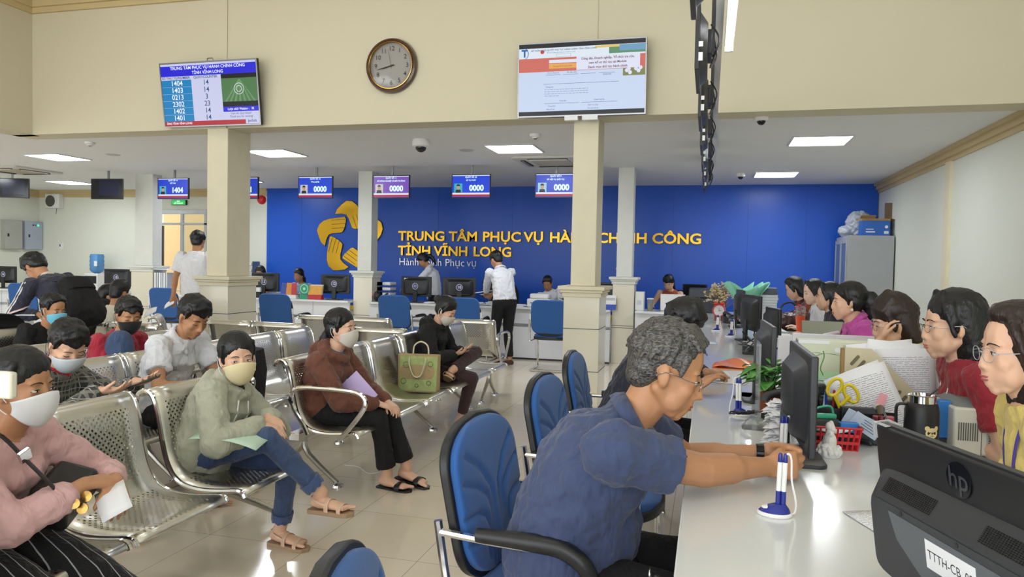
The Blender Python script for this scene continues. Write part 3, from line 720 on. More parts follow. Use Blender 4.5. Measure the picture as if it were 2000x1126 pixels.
# ================================================================ people
def soft(mb, name, m, parent, vox=.008, sm=4, disp=0.0, dscale=.08, fac=.5):
    o = mb.build(name, m, parent, smooth=False)
    r = o.modifiers.new('remesh', 'REMESH'); r.mode = 'VOXEL'; r.voxel_size = vox; r.use_smooth_shade = True
    if sm:
        q = o.modifiers.new('smooth', 'SMOOTH'); q.iterations = sm; q.factor = fac
    if disp:
        tx = bpy.data.textures.get('folds%g' % dscale) or bpy.data.textures.new('folds%g' % dscale, 'CLOUDS'); tx.noise_scale = dscale; tx.noise_depth = 2
        d = o.modifiers.new('folds', 'DISPLACE'); d.texture = tx; d.strength = disp; d.mid_level = .5; d.texture_coords = 'LOCAL'
    return o
def cloth(name, col, rough=.85, **kw):
    if name in _mats: return _mats[name]
    m = mat(name, col, rough, var=kw.get('var', .05), vs=9, sheen=kw.get('sheen', .15))
    t = NT(m) if False else None
    nt = m.node_tree; N, L = nt.nodes, nt.links; b = N['Principled BSDF']
    tc = N.new('ShaderNodeTexCoord'); mp = N.new('ShaderNodeMapping'); mp.inputs['Scale'].default_value = (1, 1, .55); L.new(tc.outputs['Object'], mp.inputs[0])
    n1 = N.new('ShaderNodeTexNoise'); n1.inputs['Scale'].default_value = kw.get('fs', 14); n1.inputs['Detail'].default_value = 3; n1.inputs['Distortion'].default_value = 1.6; L.new(mp.outputs[0], n1.inputs['Vector'])
    n2 = N.new('ShaderNodeTexNoise'); n2.inputs['Scale'].default_value = 350; L.new(tc.outputs['Object'], n2.inputs['Vector'])
    bp = N.new('ShaderNodeBump'); bp.inputs['Strength'].default_value = kw.get('fold', .9); bp.inputs['Distance'].default_value = .02; L.new(n1.outputs['Fac'], bp.inputs['Height'])
    b2 = N.new('ShaderNodeBump'); b2.inputs['Strength'].default_value = .12; b2.inputs['Distance'].default_value = .002; L.new(n2.outputs['Fac'], b2.inputs['Height']); L.new(bp.outputs[0], b2.inputs['Normal'])
    L.new(b2.outputs[0], b.inputs['Normal'])
    return m
def pattern(name, base, lines):
    """lines: list of (axis 0..2, pitch, width, colour, offset)"""
    m = cloth(name, base); t = NT(m); t.nt = m.node_tree
    old = t.b.inputs['Base Color'].links[0].from_socket
    tc = t.n('ShaderNodeTexCoord'); sp = t.n('ShaderNodeSeparateXYZ'); t.l(tc.outputs['Object'], sp.inputs[0])
    for ax, p, wd, c, off in lines:
        f = t.math('FRACT', t.math('ADD', t.math('DIVIDE', sp.outputs[ax], p), off)); old = t.mix(t.math('MULTIPLY', t.math('LESS_THAN', f, wd/p), .85), old, lin(c))
    t.l(old, t.b.inputs['Base Color']); return m
def skin_m(tone):
    cols = {'a': 'c99a7c', 'b': 'd6ab90', 'c': 'b5835f', 'd': 'dcb8a2'}
    m = mat('skin_'+tone, cols[tone], .5, var=.05, vs=14, bump=.06, bs=120, sss=.08); return m
def hair_m(nm='black_hair', col='0d0c0e', grey=None):
    if nm in _mats: return _mats[nm]
    m = mat(nm, col, .4, var=.3, vs=30, spec=.45); t = NT(m)
    tc = t.n('ShaderNodeTexCoord'); mp = t.n('ShaderNodeMapping'); mp.inputs['Scale'].default_value = (1, 1, .1) if not grey else (.22, 1, .45)
    t.l(tc.outputs['Object'], mp.inputs[0])
    n = t.n('ShaderNodeTexNoise', i_Scale=300.0 if not grey else 420.0, i_Detail=2.0, i_Distortion=.4); t.l(mp.outputs[0], n.inputs['Vector'])
    bp = t.n('ShaderNodeBump', i_Strength=.6, i_Distance=.003); t.l(n.outputs['Fac'], bp.inputs['Height']); t.l(bp.outputs[0], t.b.inputs['Normal'])
    t.b.inputs['Anisotropic'].default_value = .5
    if grey:
        r = t.n('ShaderNodeValToRGB'); r.color_ramp.elements[0].position = .35; r.color_ramp.elements[0].color = lin(col); r.color_ramp.elements[1].position = .75; r.color_ramp.elements[1].color = lin(grey)
        t.l(n.outputs['Fac'], r.inputs[0]); t.l(r.outputs[0], t.b.inputs['Base Color'])
    return m
def ik(a, t, l1, l2, pole):
    a, t = np.asarray(a, float), np.asarray(t, float); v = t-a; d = np.linalg.norm(v)
    if d > (l1+l2)*.995: t = a+v/d*(l1+l2)*.995; v = t-a; d = np.linalg.norm(v)
    u = v/d; x = (l1*l1-l2*l2+d*d)/(2*d); h = math.sqrt(max(l1*l1-x*x, 0)); p = np.asarray(pole, float); p = unit(p-u*np.dot(p, u))
    return a+u*x+p*h, t
def axis_rot(v, k, a):
    v, k = np.asarray(v), unit(k); return v*math.cos(a)+np.cross(k, v)*math.sin(a)+k*np.dot(k, v)*(1-math.cos(a))
def hand_mesh(q, wr, d, n, side, curl=.35, k=1.0, thumb=.5, spread=.06, nails=None):
    """d: towards the fingers, n: palm normal; side +1 left, -1 right; returns fingertips"""
    d = unit(d); n = unit(n-d*np.dot(n, d)); ts = np.cross(d, n)*(-side); tips = []
    q.loft([(wr-d*.01, ts, n, .026*k, .019*k), (wr+d*.03*k, ts, n, .034*k, .017*k), (wr+d*.065*k, ts, n, .041*k, .015*k), (wr+d*.088*k, ts, n, .040*k, .012*k)], 14, pw=2.6)
    c = curl if hasattr(curl, '__len__') else (curl,)*4
    for i, (o, L, r) in enumerate(((.030, .068, .0088), (.0105, .077, .0092), (-.0100, .071, .0088), (-.0290, .056, .0076))):
        p = wr+d*(.084-(.006 if i in (0, 3) else 0))*k+ts*o*k; dd = unit(d+ts*(o/.03)*spread); ax = np.cross(n, d)
        for j, (fr, rr) in enumerate(((.44, 1), (.31, .92), (.25, .84))):
            dd = axis_rot(dd, ax, -c[i]*(.75, 1.0, .8)[j]); e = p+dd*L*fr*k; q.cap(p, e, r*rr*k, r*rr*.93*k, 8); p = e
        tips.append(p)
    p = wr+d*.022*k+ts*.026*k; dd = unit(d*.75+ts*.85*(1-.7*thumb)+n*thumb*.5)
    for L, r in ((.038, .0125), (.032, .0105), (.026, .0092)):
        e = p+dd*L*k; q.cap(p, e, r*k, r*.92*k, 8); p = e; dd = unit(dd+d*.35*(thumb)+n*.15-ts*.15*thumb)
    return tips
def head_mesh(q, T, k=1.0, fem=False, far=False):
    """T(p) maps head coords -> body coords; R head rotation"""
    H, R = T; nx0 = .004 if fem else 0
    def E(c, r, rot=None): q.ell(H+R@np.array(c)*k, np.array(r)*k, R if rot is None else R@rot, 16, 11)
    def K(a, b, r0, r1, **kw): q.cap(H+R@np.array(a)*k, H+R@np.array(b)*k, r0*k, r1*k, 10, **kw)
    E((-.014, 0, .033), (.094, .075, .084)); E((.018, 0, -.02), (.066, .063, .085)); E((.022, 0, -.07), (.052, .05, .042))
    E((.06-nx0, 0, -.1), (.018, .022, .017)); K((-.01, .054, -.045), (.045, .026, -.095), .018, .015); K((-.01, -.054, -.045), (.045, -.026, -.095), .018, .015)
    for s in (-1, 1):
        E((.053, s*.036, -.03), (.024, .025, .026)); E((.036, s*.04, -.058), (.03, .022, .036)); E((.066, s*.024, .021), (.014, .024, .009)); E((.066, s*.03, -.002), (.0135, .016, .012))
        E((-.008, s*.076, -.008), (.017-nx0*.7, .007, .029-nx0), rotm(0, -12, s*18)); E((.0, s*.072, -.028), (.01, .009, .012))
        E((.086, s*.0125, -.041), (.010, .008, .008))
    nx = .008 if fem else .001
    E((.03, 0, -.045), (.056, .0615, .066)) if fem else E((.03, 0, -.05), (.054, .06, .062))
    K((.077, 0, .012), (.0985-nx, 0, -.033), .0075, .0105); E((.101-nx*1.3, 0, -.0365), (.0105, .011, .0085))
    E((.079, 0, -.06), (.013, .024, .01)); E((.0845, 0, -.064), (.0085, .019, .0055)); E((.0825, 0, -.0745), (.0085, .016, .0058)); E((.073, 0, -.085), (.012, .018, .012))
def face_parts(par, T, k, look=0.0, closed=False, lips='a8605a', brow='1a1513', look_side=0.0, mask=False):
    H, R = T; P = lambda c: H+R@np.array(c)*k
    sw = mat('eye_white', 'd8d2cc', .3, var=0); iris = mat('dark_iris', '1c1210', .15, var=0); lid = mat('dark_lash', '241a18', .6)
    for s in (-1, 1):
        q = MB()
        if not closed:
            q.ell(P((.0735, s*.031, -.002)), np.array((.0088, .0135, .0052))*k, R, 12, 8, 0); q.ell(P((.0778, s*.031+look_side*.005, -.002-look*.0015)), np.array((.005, .0052, .0048))*k, R, 10, 7, 1)
        q.tube([P((.0745, s*.0175, -.004)), P((.0815, s*.026, .0025-.002*closed*3)), P((.0805, s*.036, .002-.002*closed*3)), P((.071, s*.0455, -.003))], np.array([.0008, .0016, .0018, .001])*k, 6, 2, smooth=3)
        q.build('eye', [sw, iris, lid], par)
        MB().tube([P((.083, s*.013, .019)), P((.084, s*.026, .0245)), P((.077, s*.04, .0225)), P((.069, s*.047, .017))], np.array([.0022, .0028, .0022, .0008])*k, 6, flat=.7, smooth=3).build('eyebrow', mat('brow_'+brow, brow, .8), par)
    if not mask:
        q = MB(); q.ell(P((.0875, 0, -.0648)), np.array((.0065, .0195, .0042))*k, R, 12, 7); q.ell(P((.086, 0, -.0735)), np.array((.0062, .0165, .0048))*k, R, 12, 7)
        q.build('lips', mat('lips_'+lips, lips, .45), par)
def mask_part(par, T, k, m, loop='e8e8ea'):
    H, R = T; G = []
    for v in np.linspace(0, 1, 12):
        row = []
        for u in np.linspace(-1, 1, 21):
            a = u*R_(82); top = -.004-.028*abs(u)**1.6; bot = -.118+.045*abs(u)**1.8; z = top+(bot-top)*v
            bx = .113-.02*abs(2*v-.8)**2-.014*v; x = (bx-.0)*math.cos(a)**.62+(-.0)*1; x = max(x, .012+.0*1); y = math.sin(a)*(.0765-.014*v)
            row.append(H+R@np.array([x, y, z])*k)
        G.append(row)
    o = MB().sheet(G).build('face_mask', m, par, solid=.0018); ms = o
    lm = mat('ear_loop_'+loop, loop, .7)
    for s in (-1, 1): MB().tube([H+R@np.array(p)*k for p in ((.02, s*.079, -.034), (.0, s*.084, -.01), (-.018, s*.085, .012), (-.026, s*.086, -.005), (-.02, s*.085, -.03), (.0, s*.084, -.055), (.02, s*.077, -.07))], .0012, 5, smooth=2).build('ear_loop', lm, ms)
def glasses(par, T, k, m, big=False, rim=.0011):
    H, R = T; q = MB(); w = .023 if big else .02; h = .019 if big else .013
    for s in (-1, 1):
        pts = [H+R@np.array([.094-abs(s*.033+x)*.12, s*.031+x, -.006+z])*k for x, z in [(w*math.cos(a)*(abs(math.cos(a))**-.15), h*math.sin(a)*(abs(math.sin(a)+1e-6)**-.15)) for a in np.linspace(0, 2*math.pi, 17)[:-1]+.2]]
        q.tube(pts, rim*k, 5, closed=True)
        q.tube([H+R@np.array(p)*k for p in ((.086, s*(.031+w), .0), (.05, s*.074, .001), (-.005, s*.083, .002), (-.025, s*.082, -.015))], rim*1.2*k, 5, smooth=2)
    q.tube([H+R@np.array(p)*k for p in ((.092, -.011, -.002), (.096, 0, .001), (.092, .011, -.002))], rim*k, 5)
    q.build('glasses', m, par)
def hair(par, T, k, style, m, vox):
    H, R = T; q = MB(); P = lambda c: H+R@np.array(c)*k
    def E(c, r, rot=None): q.ell(P(c), np.array(r)*k, R if rot is None else R@rot, 18, 12)
    def K(a, b, r0, r1, flat=1.0, hint=(0, 0, 1)): q.cap(P(a), P(b), r0*k, r1*k, 10, flat=flat, hint=R@np.array(hint, float))
    E((-.022, 0, .045), (.092, .081, .083)); E((-.045, 0, .0), (.06, .07, .07))
    sh = style.split('+')
    for st in sh:
        if st == 'short':
            E((-.055, 0, -.035), (.045, .06, .04))
            for y in np.linspace(-.055, .055, 9): K((.02, y*.9, .12-abs(y)*.3), (.066-abs(y)*.25, y, .1-abs(y)*.35), .016, .008)
            for s in (-1, 1): K((.03, s*.07, .055), (.03, s*.0735, .008), .014, .007)
        if st == 'bangs':
            for y in np.linspace(-.06, .055, 11): K((.03, y*.8, .118-abs(y)*.3), (.086-abs(y+.01)*.45, y+.012, .052+.01*math.sin(y*90)), .018, .006)
        if st == 'full':
            E((-.01, 0, .06), (.094, .088, .09))
            for y in np.linspace(-.06, .06, 9): K((.0, y*.9, .14-abs(y)*.4), (.078-abs(y)*.4, y*1.05, .085-abs(y)*.3), .022, .012)
        if st == 'pull':
            E((-.014, 0, .048), (.09, .082, .085))
            for s in (-1, 1): E((-.028, s*.05, .0), (.05, .034, .06)); K((.025, s*.066, .075), (.015, s*.075, .015), .014, .01)
        if st == 'tail':
            pts = [(-.1, 0, .02), (-.135, 0, .0), (-.15, 0, -.06), (-.145, 0, -.13), (-.13, 0, -.2)]
            for a, b, r0, r1 in zip(pts[:-1], pts[1:], (.022, .034, .036, .03), (.034, .036, .03, .008)): K(a, b, r0, r1)
        if st == 'bun':
            E((-.115, 0, .04), (.04, .042, .042))
        if st == 'bigtail':
            E((-.135, 0, -.01), (.05, .045, .075)); E((-.125, 0, -.06), (.03, .035, .06))
        if st == 'lowtail':
            K((-.085, 0, -.03), (-.115, 0, -.08), .036, .04); K((-.115, 0, -.08), (-.105, .01, -.15), .04, .034); K((-.105, .01, -.15), (-.09, .03, -.24), .034, .014)
        if st in ('long', 'bob', 'longfront'):
            L = {'long': -.3, 'bob': -.13, 'longfront': -.32}[st]; A = lambda c: (H+R@np.array(c)*k); fx = .004 if st != 'longfront' else .02
            S = [((-.02, .05), .088, .084), ((-.035+fx, .0), .074, .088), ((-.05+fx, -.06), .062, .088), ((-.06+fx, (L-.06)*.5), .05, .084), ((-.065+fx, L*.8), .042, .075), ((-.065+fx, L), .03, .06)]
            q.loft([(A((c[0], 0, c[1])), R[:, 1], R[:, 0], ry*k, rx*k) for c, rx, ry in S], 24)
            for s in (-1, 1): K((.035, s*.03, .115), (.04, s*.069, .05), .013, .012); K((.04, s*.069, .05), (.02, s*.08, -.03), .011, .008)
            if st == 'longfront':
                for s in (-1, 1): K((.01, s*.073, -.0), (-.03, s*.082, -.1), .018, .018)
        if st == '':
            L = {'long': -.3, 'bob': -.13, 'longfront': -.32}[st]
            for s in (-1, 1):
                for a in np.linspace(-.075, .012 if st != 'longfront' else .03, 5):
                    yy = .082*math.sqrt(max(.05, 1-((a+.01)/.1)**2)); K((a, s*yy*.82, .06), (a-.008, s*(yy-.002), -.06), .019, .017); K((a-.008, s*(yy-.002), -.06), (a-.02, s*(yy*.85), L+.03*abs(a)/.07), .017, .012)
            for y in np.linspace(-.06, .06, 5): K((-.085, y, .03), (-.095, y*1.05, -.08), .026, .024); K((-.095, y*1.05, -.08), (-.095, y, L), .022, .012)
            if st != 'longfront':
                for s in (-1, 1): K((.04, s*.03, .112), (.045, s*.066, .05), .012, .011); K((.045, s*.066, .05), (.025, s*.08, -.04), .011, .009)
            else:
                for s in (-1, 1): K((.045, s*.02, .118), (.045, s*.066, .06), .016, .016)
        if st == 'top':
            E((.0, 0, .098), (.07, .06, .038))
    if vox < .009:
        rr = random.Random(len(style)*7+int(H[0]*1e4)); men = any(x in sh for x in ('short', 'bangs', 'full'))
        for i in range(230):
            z = rr.uniform(-.45, 1); a = rr.uniform(0, 6.283); cz = math.sqrt(1-z*z); nv = np.array([cz*math.cos(a), cz*math.sin(a), z])
            if nv[0] > .25 and z < .62: continue
            b = np.array([-.022, 0, .045])+nv*np.array([.092, .081, .083]); fl = np.array([.5, 0, -.25]) if men and nv[2] > .55 else np.array([-.5, 0, -.6] if not men else [-.1, 0, -1.]); fl = fl+np.array([rr.uniform(-.3, .3), rr.uniform(-.3, .3), 0])
            fl = unit(fl-nv*np.dot(fl, nv)); e = b+fl*rr.uniform(.02, .042)+nv*(rr.uniform(-.006, .005) if men else -.004); K(tuple(b-nv*.004), tuple(e), .0085, .0028)
    return soft(q, 'hair', m, par, vox, 1, .004*k, .015)
def person(label, loc, rz, **p):
    g = p.get; s = g('s', 1.0); fem = g('fem', False); near = g('near', 0)     # near 2: close-up, 1: mid, 0: far
    vox = (.012, .0065, .0048)[near]
    o = thing('person', label, 'person', loc, rz, g('group'))
    hz = g('hz', .55); P0 = np.array([0, 0, hz])+np.array(g('p0', (0, 0, 0))); le, l2, sd, tw = g('lean', 5), g('lean2', g('lean', 5)), g('side', 0), g('tw', 0)
    rzr = R_(rz)
    if g('world'):
        def wl(c): c = np.array(c, float); dx, dy = c[0]-loc[0], c[1]-loc[1]; return np.array([dx*math.cos(rzr)+dy*math.sin(rzr), -dx*math.sin(rzr)+dy*math.cos(rzr), c[2]])
        for k_ in ('hd', 'hl', 'hr', 'fl', 'fr', 'shl_', 'kneel'):
            if g(k_) is not None: p[k_] = wl(p[k_])
    hy, hp, hr = g('head', (0, 10, 0)); R = rotm(0, 0, hy)@rotm(0, hp, 0)@rotm(hr, 0, 0); Lk = s*g('trunk', 1.0)
    if g('hd') is not None:
        nd = unit(np.array([math.sin(R_(hp*.6+14))*math.cos(R_(hy)), math.sin(R_(hp*.6+14))*math.sin(R_(hy)), math.cos(R_(hp*.6+14))])*.7+np.array([.25, 0, .6]))
        v = np.array(p['hd'])-R@np.array([.018, 0, .065])*s-nd*g('nlen', .085)*s-P0; cv_ = g('curve', 12)
        le0 = math.degrees(math.atan2(v[0], v[2])); le, l2, sd = le0-cv_, le0+cv_, math.degrees(math.atan2(v[1], math.hypot(v[0], v[2]))); Lk = np.linalg.norm(v)/.48*(1+.0005*cv_)
    def dr(a): a = R_(a); b = R_(sd); return unit([math.sin(a)*math.cos(b), math.sin(b), math.cos(a)*math.cos(b)])
    d0, d1, d2 = dr(le), dr((le+l2)/2), dr(l2); L = Lk
    P1 = P0+d0*.12*L; P2 = P1+d1*.16*L; P3 = P2+d2*.2*L
    ya = lambda f: np.array([-math.sin(R_(tw*f)), math.cos(R_(tw*f)), 0])
    fat, ch = g('fat', 1.0), g('chest', 1.0); sw = (.165 if fem else .185)*s*g('shw', 1.0)
    def secs(e=0.0, low=-.09, neck=True, drop=0.0):
        S = []; low = g('low', low)
        def A(c, d, f, rs, ru): u = ya(f); u = unit(u-d*np.dot(u, d)); v = np.cross(d, u); S.append((c, u, v, rs*s+e, ru*s+e))
        A(P0+d0*low*s, d0, 0, .135*fat, .105*fat); A(P0+d0*.0, d0, 0, .165*fat, .118*fat); A(P1, d0, .3, (.138 if fem else .15)*fat, .108*fat); A(P2, d1, .6, .15*ch*(fat*.5+.5), .112*ch*(fat*.5+.5))
        A(P2+(P3-P2)*.4, d2, .9, .16*ch, .114*ch); A(P3-d2*.055*s, d2, 1, sw/s-.012, .075*ch); A(P3-d2*.02*s, d2, 1, .09, .062); 
        if neck: A(P3+d2*.005*s, d2, 1, .06, .055)
        return S
    us = ya(1); us = unit(us-d2*np.dot(us, d2)); fw = np.cross(us, d2)
    SH = {1: P3-d2*.06*s+us*sw*.93+np.array(g('shl', (0, 0, 0))), -1: P3-d2*.06*s-us*sw*.93+np.array(g('shr', (0, 0, 0)))}
    if g('hd') is None: nd = unit(d2*.6+np.array([math.sin(R_(hp*.6+12)), 0, math.cos(R_(hp*.6+12))])*.6+np.array(g('nk', (0, 0, 0))))
    H = P3+nd*g('nlen', .085)*s+R@np.array([.018, 0, .065])*s; T = (H, R); hs = s*g('hs', 1.0)
    q = MB(); q.loft(secs(0), 20); q.cap(P3-d2*.03*s, H+R@np.array([-.02, 0, -.05])*s, .052*s*(1 if not fem else .88), .05*s*(1 if not fem else .88), 14)
    if near: q.cap(P3-d2*.02*s, H+R@np.array([.0, 0, -.07])*s, .045*s, .045*s, 12)
    head_mesh(q, T, hs, fem)
    # arms
    la, lf = .27*s, .235*s; J = {}; cl = MB(); sk = g('sleeve', 'short'); ct = g('ct', .012); aw = g('aw', 1.0); cuffs = []
    for sid, nm in ((1, 'l'), (-1, 'r')):
        t = g('h'+nm)
        if t is None: t = SH[sid]+np.array([.05, sid*.04, -.48*s])
        t = np.array(t, float)
        E, Wr = ik(SH[sid], t, la, lf, g('e'+nm, (-.3, sid*.5, -.8))); J[nm] = (E, Wr)
        q.ell(SH[sid], (.052*s*aw,)*3); q.cap(SH[sid], E, .046*s*aw, .037*s*aw, 12); q.cap(E, Wr, .037*s*aw, .025*s, 12); q.cap(E, E+(Wr-E)*.45, .039*s*aw, .035*s*aw, 12)
        d = np.array(g('d'+nm, Wr-E), float); n = np.array(g('n'+nm, (0, 0, -1)), float); kk = s*g('hk', .98 if not fem else .92)
        hand_mesh(q, Wr, d, n, sid, g('c'+nm, .35), kk, g('th', .5))
        u = SH[sid]
        if sk == 'short':
            e = u+(E-u)*.62; cl.ell(u, (.058*s*aw+ct,)*3); cl.cone(u, e, .052*s*aw+ct, .05*s*aw+ct+.002, 14)
        elif sk == 'half':
            e = u+(E-u)*.95; cl.ell(u, (.056*s*aw+ct,)*3); cl.cone(u, e, .052*s*aw+ct, .05*s*aw+ct+.004, 14)
        elif sk != 'none':
            ce = Wr+(E-Wr)*(.04 if sk == 'long' else .25); cl.ell(u, (.054*s*aw+ct,)*3); cl.cap(u, E, .05*s*aw+ct, .043*s*aw+ct, 12); cl.cap(E, ce+(E-ce)*.12, .043*s*aw+ct, .034*s+ct, 12); cl.cone(ce+(E-ce)*.12, ce, .03*s+ct*.7, .028*s+ct*.6, 12)
            if sk == 'puff': cl.cap(E, ce, .05*s+ct, .045*s+ct)
    # legs
    tr = MB(); lt, ls = .40*s, .39*s; pl = g('pants', 'long'); pw = g('pw', 1.0); feet = {}; knees = {}
    for sid, nm in ((1, 'l'), (-1, 'r')):
        hip = P0+np.array([0, sid*.088*s, -.03*s]); t = g('f'+nm)
        if t is None: t = (.42*s, sid*.12, .085*s) if hz < .7 else (0, sid*.1, .085*s)
        K, A = ik(hip, t, lt, ls, g('k'+nm, (1, sid*.15, .6) if hz < .7 else (1, 0, 0))); fd = unit(np.array(g('fd'+nm, (1, sid*.2, 0)), float)); feet[nm] = (A, fd); knees[nm] = K
        q.cap(hip, K, .074*s, .052*s, 14); q.cap(K, A, .05*s, .034*s, 12); q.cap(K+(A-K)*.1, K+(A-K)*.5, .05*s, .047*s, 12)
        dn = unit(np.array(g('fn'+nm, (0, 0, -1)), float)); dn = unit(dn-fd*np.dot(dn, fd)); ss = np.cross(fd, dn); an = A+dn*.045*s
        q.cap(A, A+dn*.02*s-fd*.02*s, .034*s, .03*s); q.loft([(an-fd*.055*s, ss, dn, .024*s, .026*s), (an-fd*.01*s, ss, dn, .032*s, .034*s), (an+fd*.06*s+dn*.008*s, ss, dn, .038*s, .024*s), (an+fd*.12*s+dn*.014*s, ss, dn, .042*s, .016*s), (an+fd*.145*s+dn*.018*s, ss, dn, .036*s, .012*s)], 14)
        if near:
            for i in range(5):
                b = an+fd*(.135-.008*i)*s+ss*sid*(.03-.0155*i)*s*-1+dn*.018*s; q.cap(b, b+fd*(.038-.005*i)*s, (.011 if i == 0 else .0075)*s, (.0105 if i == 0 else .0068)*s, 8)
        if pl:
            e = K+(A-K)*(g('pl', .93)); tr.ell(P0+np.array([0, 0, -.03*s]), (.122*s*fat, .165*s*fat, .105*s)); tr.cap(hip, K, .086*s*pw, .064*s*pw, 16); tr.cap(K, K+(A-K)*.5, .062*s*pw, .054*s*pw, 14); tr.cone(K+(A-K)*.5, e, .054*s*pw, g('hem', .047)*s*pw, 14)
    body = soft(q, 'body', skin_m(g('skin', 'b')), o, vox, 5 if near == 2 else 3)
    face_parts(o, T, hs, g('look', 0), g('shut', False), g('lips', 'a8605a' if fem else '9c6455'), g('brow', '1a1513'), g('ls', 0), bool(g('mask')))
    if g('mask'): mask_part(o, T, hs, g('mask'), g('loop', 'e8e8ea'))
    if g('glass'): glasses(o, T, hs, g('glass'), g('gbig', False))
    hair(o, T, hs, g('hair', 'short'), g('hm', hair_m()), (.01, .007, .0045)[near])
    # top
    belly = g('belly', 0.0); cl.loft(secs(ct, -.09+g('hemz', -.02), neck=True), 24)
    if belly: cl.ell(P0+d0*.08*s+np.array([.04, 0, 0])+np.array([.02, 0, 0])*belly*10, (.13+belly, .165+belly*.6, .15)); 
    if fem and g('bust', 1):
        for sd2 in (-1, 1): cl.ell(P2+d2*.05*s+fw*.085*s+us*sd2*.065*s, (.055*s,)*3)
    if g('hood'):
        cl.tube([P3+us*.09*s*math.cos(a)+fw*(.075*s*math.sin(a)+.0)+d2*(-.01-.05*math.sin(a))*s for a in np.linspace(-.3, math.pi+.3, 12)][::1], .0, 6) if False else None
        for a in np.linspace(0, 2*math.pi, 15)[:-1]:
            c = P3+us*.075*s*math.cos(a)-fw*.07*s*math.sin(a)+d2*(-.0+.015*math.sin(a))*s; cl.ell(c, (.038*s, .038*s, (.03+.02*max(0, math.sin(a)))*s))
        cl.ell(P3-fw*.1*s-d2*.05*s, (.05*s, .09*s, .07*s))
    tm = g('top'); top = soft(cl, g('topname', 'shirt'), tm, o, (.014, .0085, .0065)[near], 4, g('disp', .026 if near else .016), g('dsc', .055))
    if g('collar'):
        q = MB(); c0 = P3+d2*.0*s
        for sd2 in (-1, 1):
            pts = [c0-fw*.068*s+d2*.03*s, c0-fw*.03*s+us*sd2*.064*s+d2*.03*s, c0+fw*.035*s+us*sd2*.062*s+d2*.004*s, c0+fw*.085*s+us*sd2*.03*s-d2*.03*s]
            pts = spline(pts, 4); lo = [c+unit(us*np.dot(c-c0, us)+fw*np.dot(c-c0, fw))*.022*s-d2*.034*s for c in pts]
            q.sheet([pts, [(a+b)/2+unit(b-c0)*.006 for a, b in zip(pts, lo)], lo])
        q.build('collar', g('collar') if g('collar') is not True else tm, top, solid=.003)
        if near: MB().tube([c0+fw*(.085+.012*i)*s-d2*(.03+.045*i)*s*1.0 for i in range(2)], .003, 5).build('placket', tm, top)
    if g('inner'):
        q = MB(); S = secs(.008, -.05, True); u, v = S[4][1], S[4][2]; q.ell(P3-d2*.06*s+fw*.05*s, (.035*s, .05*s, .08*s), np.stack([fw, us, d2], 1)); q.ell(P3-d2*.0*s, (.068*s, .068*s, .03*s), np.stack([fw, us, d2], 1)); soft(q, 'undershirt', g('inner'), o, .009, 2)
    if pl:
        pm = g('trouser', cloth('black_trousers', '15151a')); soft(tr, 'trousers', pm, o, (.014, .009, .0075)[near], 4, .012, .1)
    sh = g('shoes')
    if sh:
        kind, shm = sh
        for nm in 'lr':
            A, fd = feet[nm]; dn = unit(np.array(g('fn'+nm, (0, 0, -1)), float)); dn = unit(dn-fd*np.dot(dn, fd)); ss = np.cross(fd, dn); an = A+dn*.045*s; q = MB()
            if kind == 'shoe':
                q.loft([(an-fd*.075*s, ss, dn, .028*s, .03*s), (an-fd*.02*s-dn*.005*s, ss, dn, .04*s, .042*s), (an+fd*.05*s+dn*.004*s, ss, dn, .043*s, .034*s), (an+fd*.13*s+dn*.012*s, ss, dn, .046*s, .024*s), (an+fd*.185*s+dn*.018*s, ss, dn, .03*s, .016*s)], 16); soft(q, 'shoe', shm, o, .007, 3)
            else:
                so = an+dn*.035*s; pts = [(-.075, -.02), (-.06, -.033), (0, -.034), (.06, -.036), (.12, -.045), (.165, -.036), (.185, 0), (.165, .036), (.12, .045), (.06, .036), (0, .034), (-.06, .033), (-.075, .02)]
                q.prism([(x*s, y*s) for x, y in pts], (.022 if kind == 'sandal' else .012)*s, (so, fd, ss, dn)); so_ = q.build('sandal' if kind == 'sandal' else 'slipper', [g('solem', shm)], o, bevel=.003)
                q = MB()
                for f, hgt, wd in ((.125, .022, .046), (.05, .04, .042)) if kind == 'sandal' else ((.1, .03, .05),):
                    q.tube([so+fd*f*s+ss*wd*s, so+fd*(f)*s+ss*wd*.95*s-dn*hgt*.9*s, so+fd*(f-.005)*s-dn*(hgt+.014)*s, so+fd*f*s-ss*wd*.95*s-dn*hgt*.9*s, so+fd*f*s-ss*wd*s], .0028*s*(1 if kind == 'sandal' else 1), 8, flat=4.5 if kind == 'sandal' else 7, smooth=4, hint=fd)
                if kind == 'sandal':
                    q.tube([so+fd*.05*s+ss*.04*s-dn*.03*s, so-fd*.01*s+ss*.037*s-dn*.045*s, so-fd*.062*s-dn*.055*s, so-fd*.01*s-ss*.037*s-dn*.045*s, so+fd*.05*s-ss*.04*s-dn*.03*s], .0028*s, 8, flat=3, smooth=4)
                q.build('strap', shm, so_)
    o['_'] = 0; del o['_']
    return dict(o=o, T=T, P=(P0, P1, P2, P3), SH=SH, J=J, us=us, fw=fw, d2=d2, top=top, feet=feet, knees=knees, s=s)
def W_(**k): k['world'] = True; return k
navy_polo = cloth('navy_polo_cloth', '3a4668', fs=9); grey_hood = cloth('grey_green_hoodie_cloth', 'a5a693', fs=10, fold=.8); jeans = cloth('blue_denim', '37496c', var=.3)
brown_jk = cloth('brown_jacket_cloth', '6b4030', fs=10, fold=.8); black_c = cloth('black_cloth', '0a0a0c', sheen=0, fold=.5); pink_c = cloth('pale_pink_cloth', 'd3a9a8', fs=8, fold=.9)
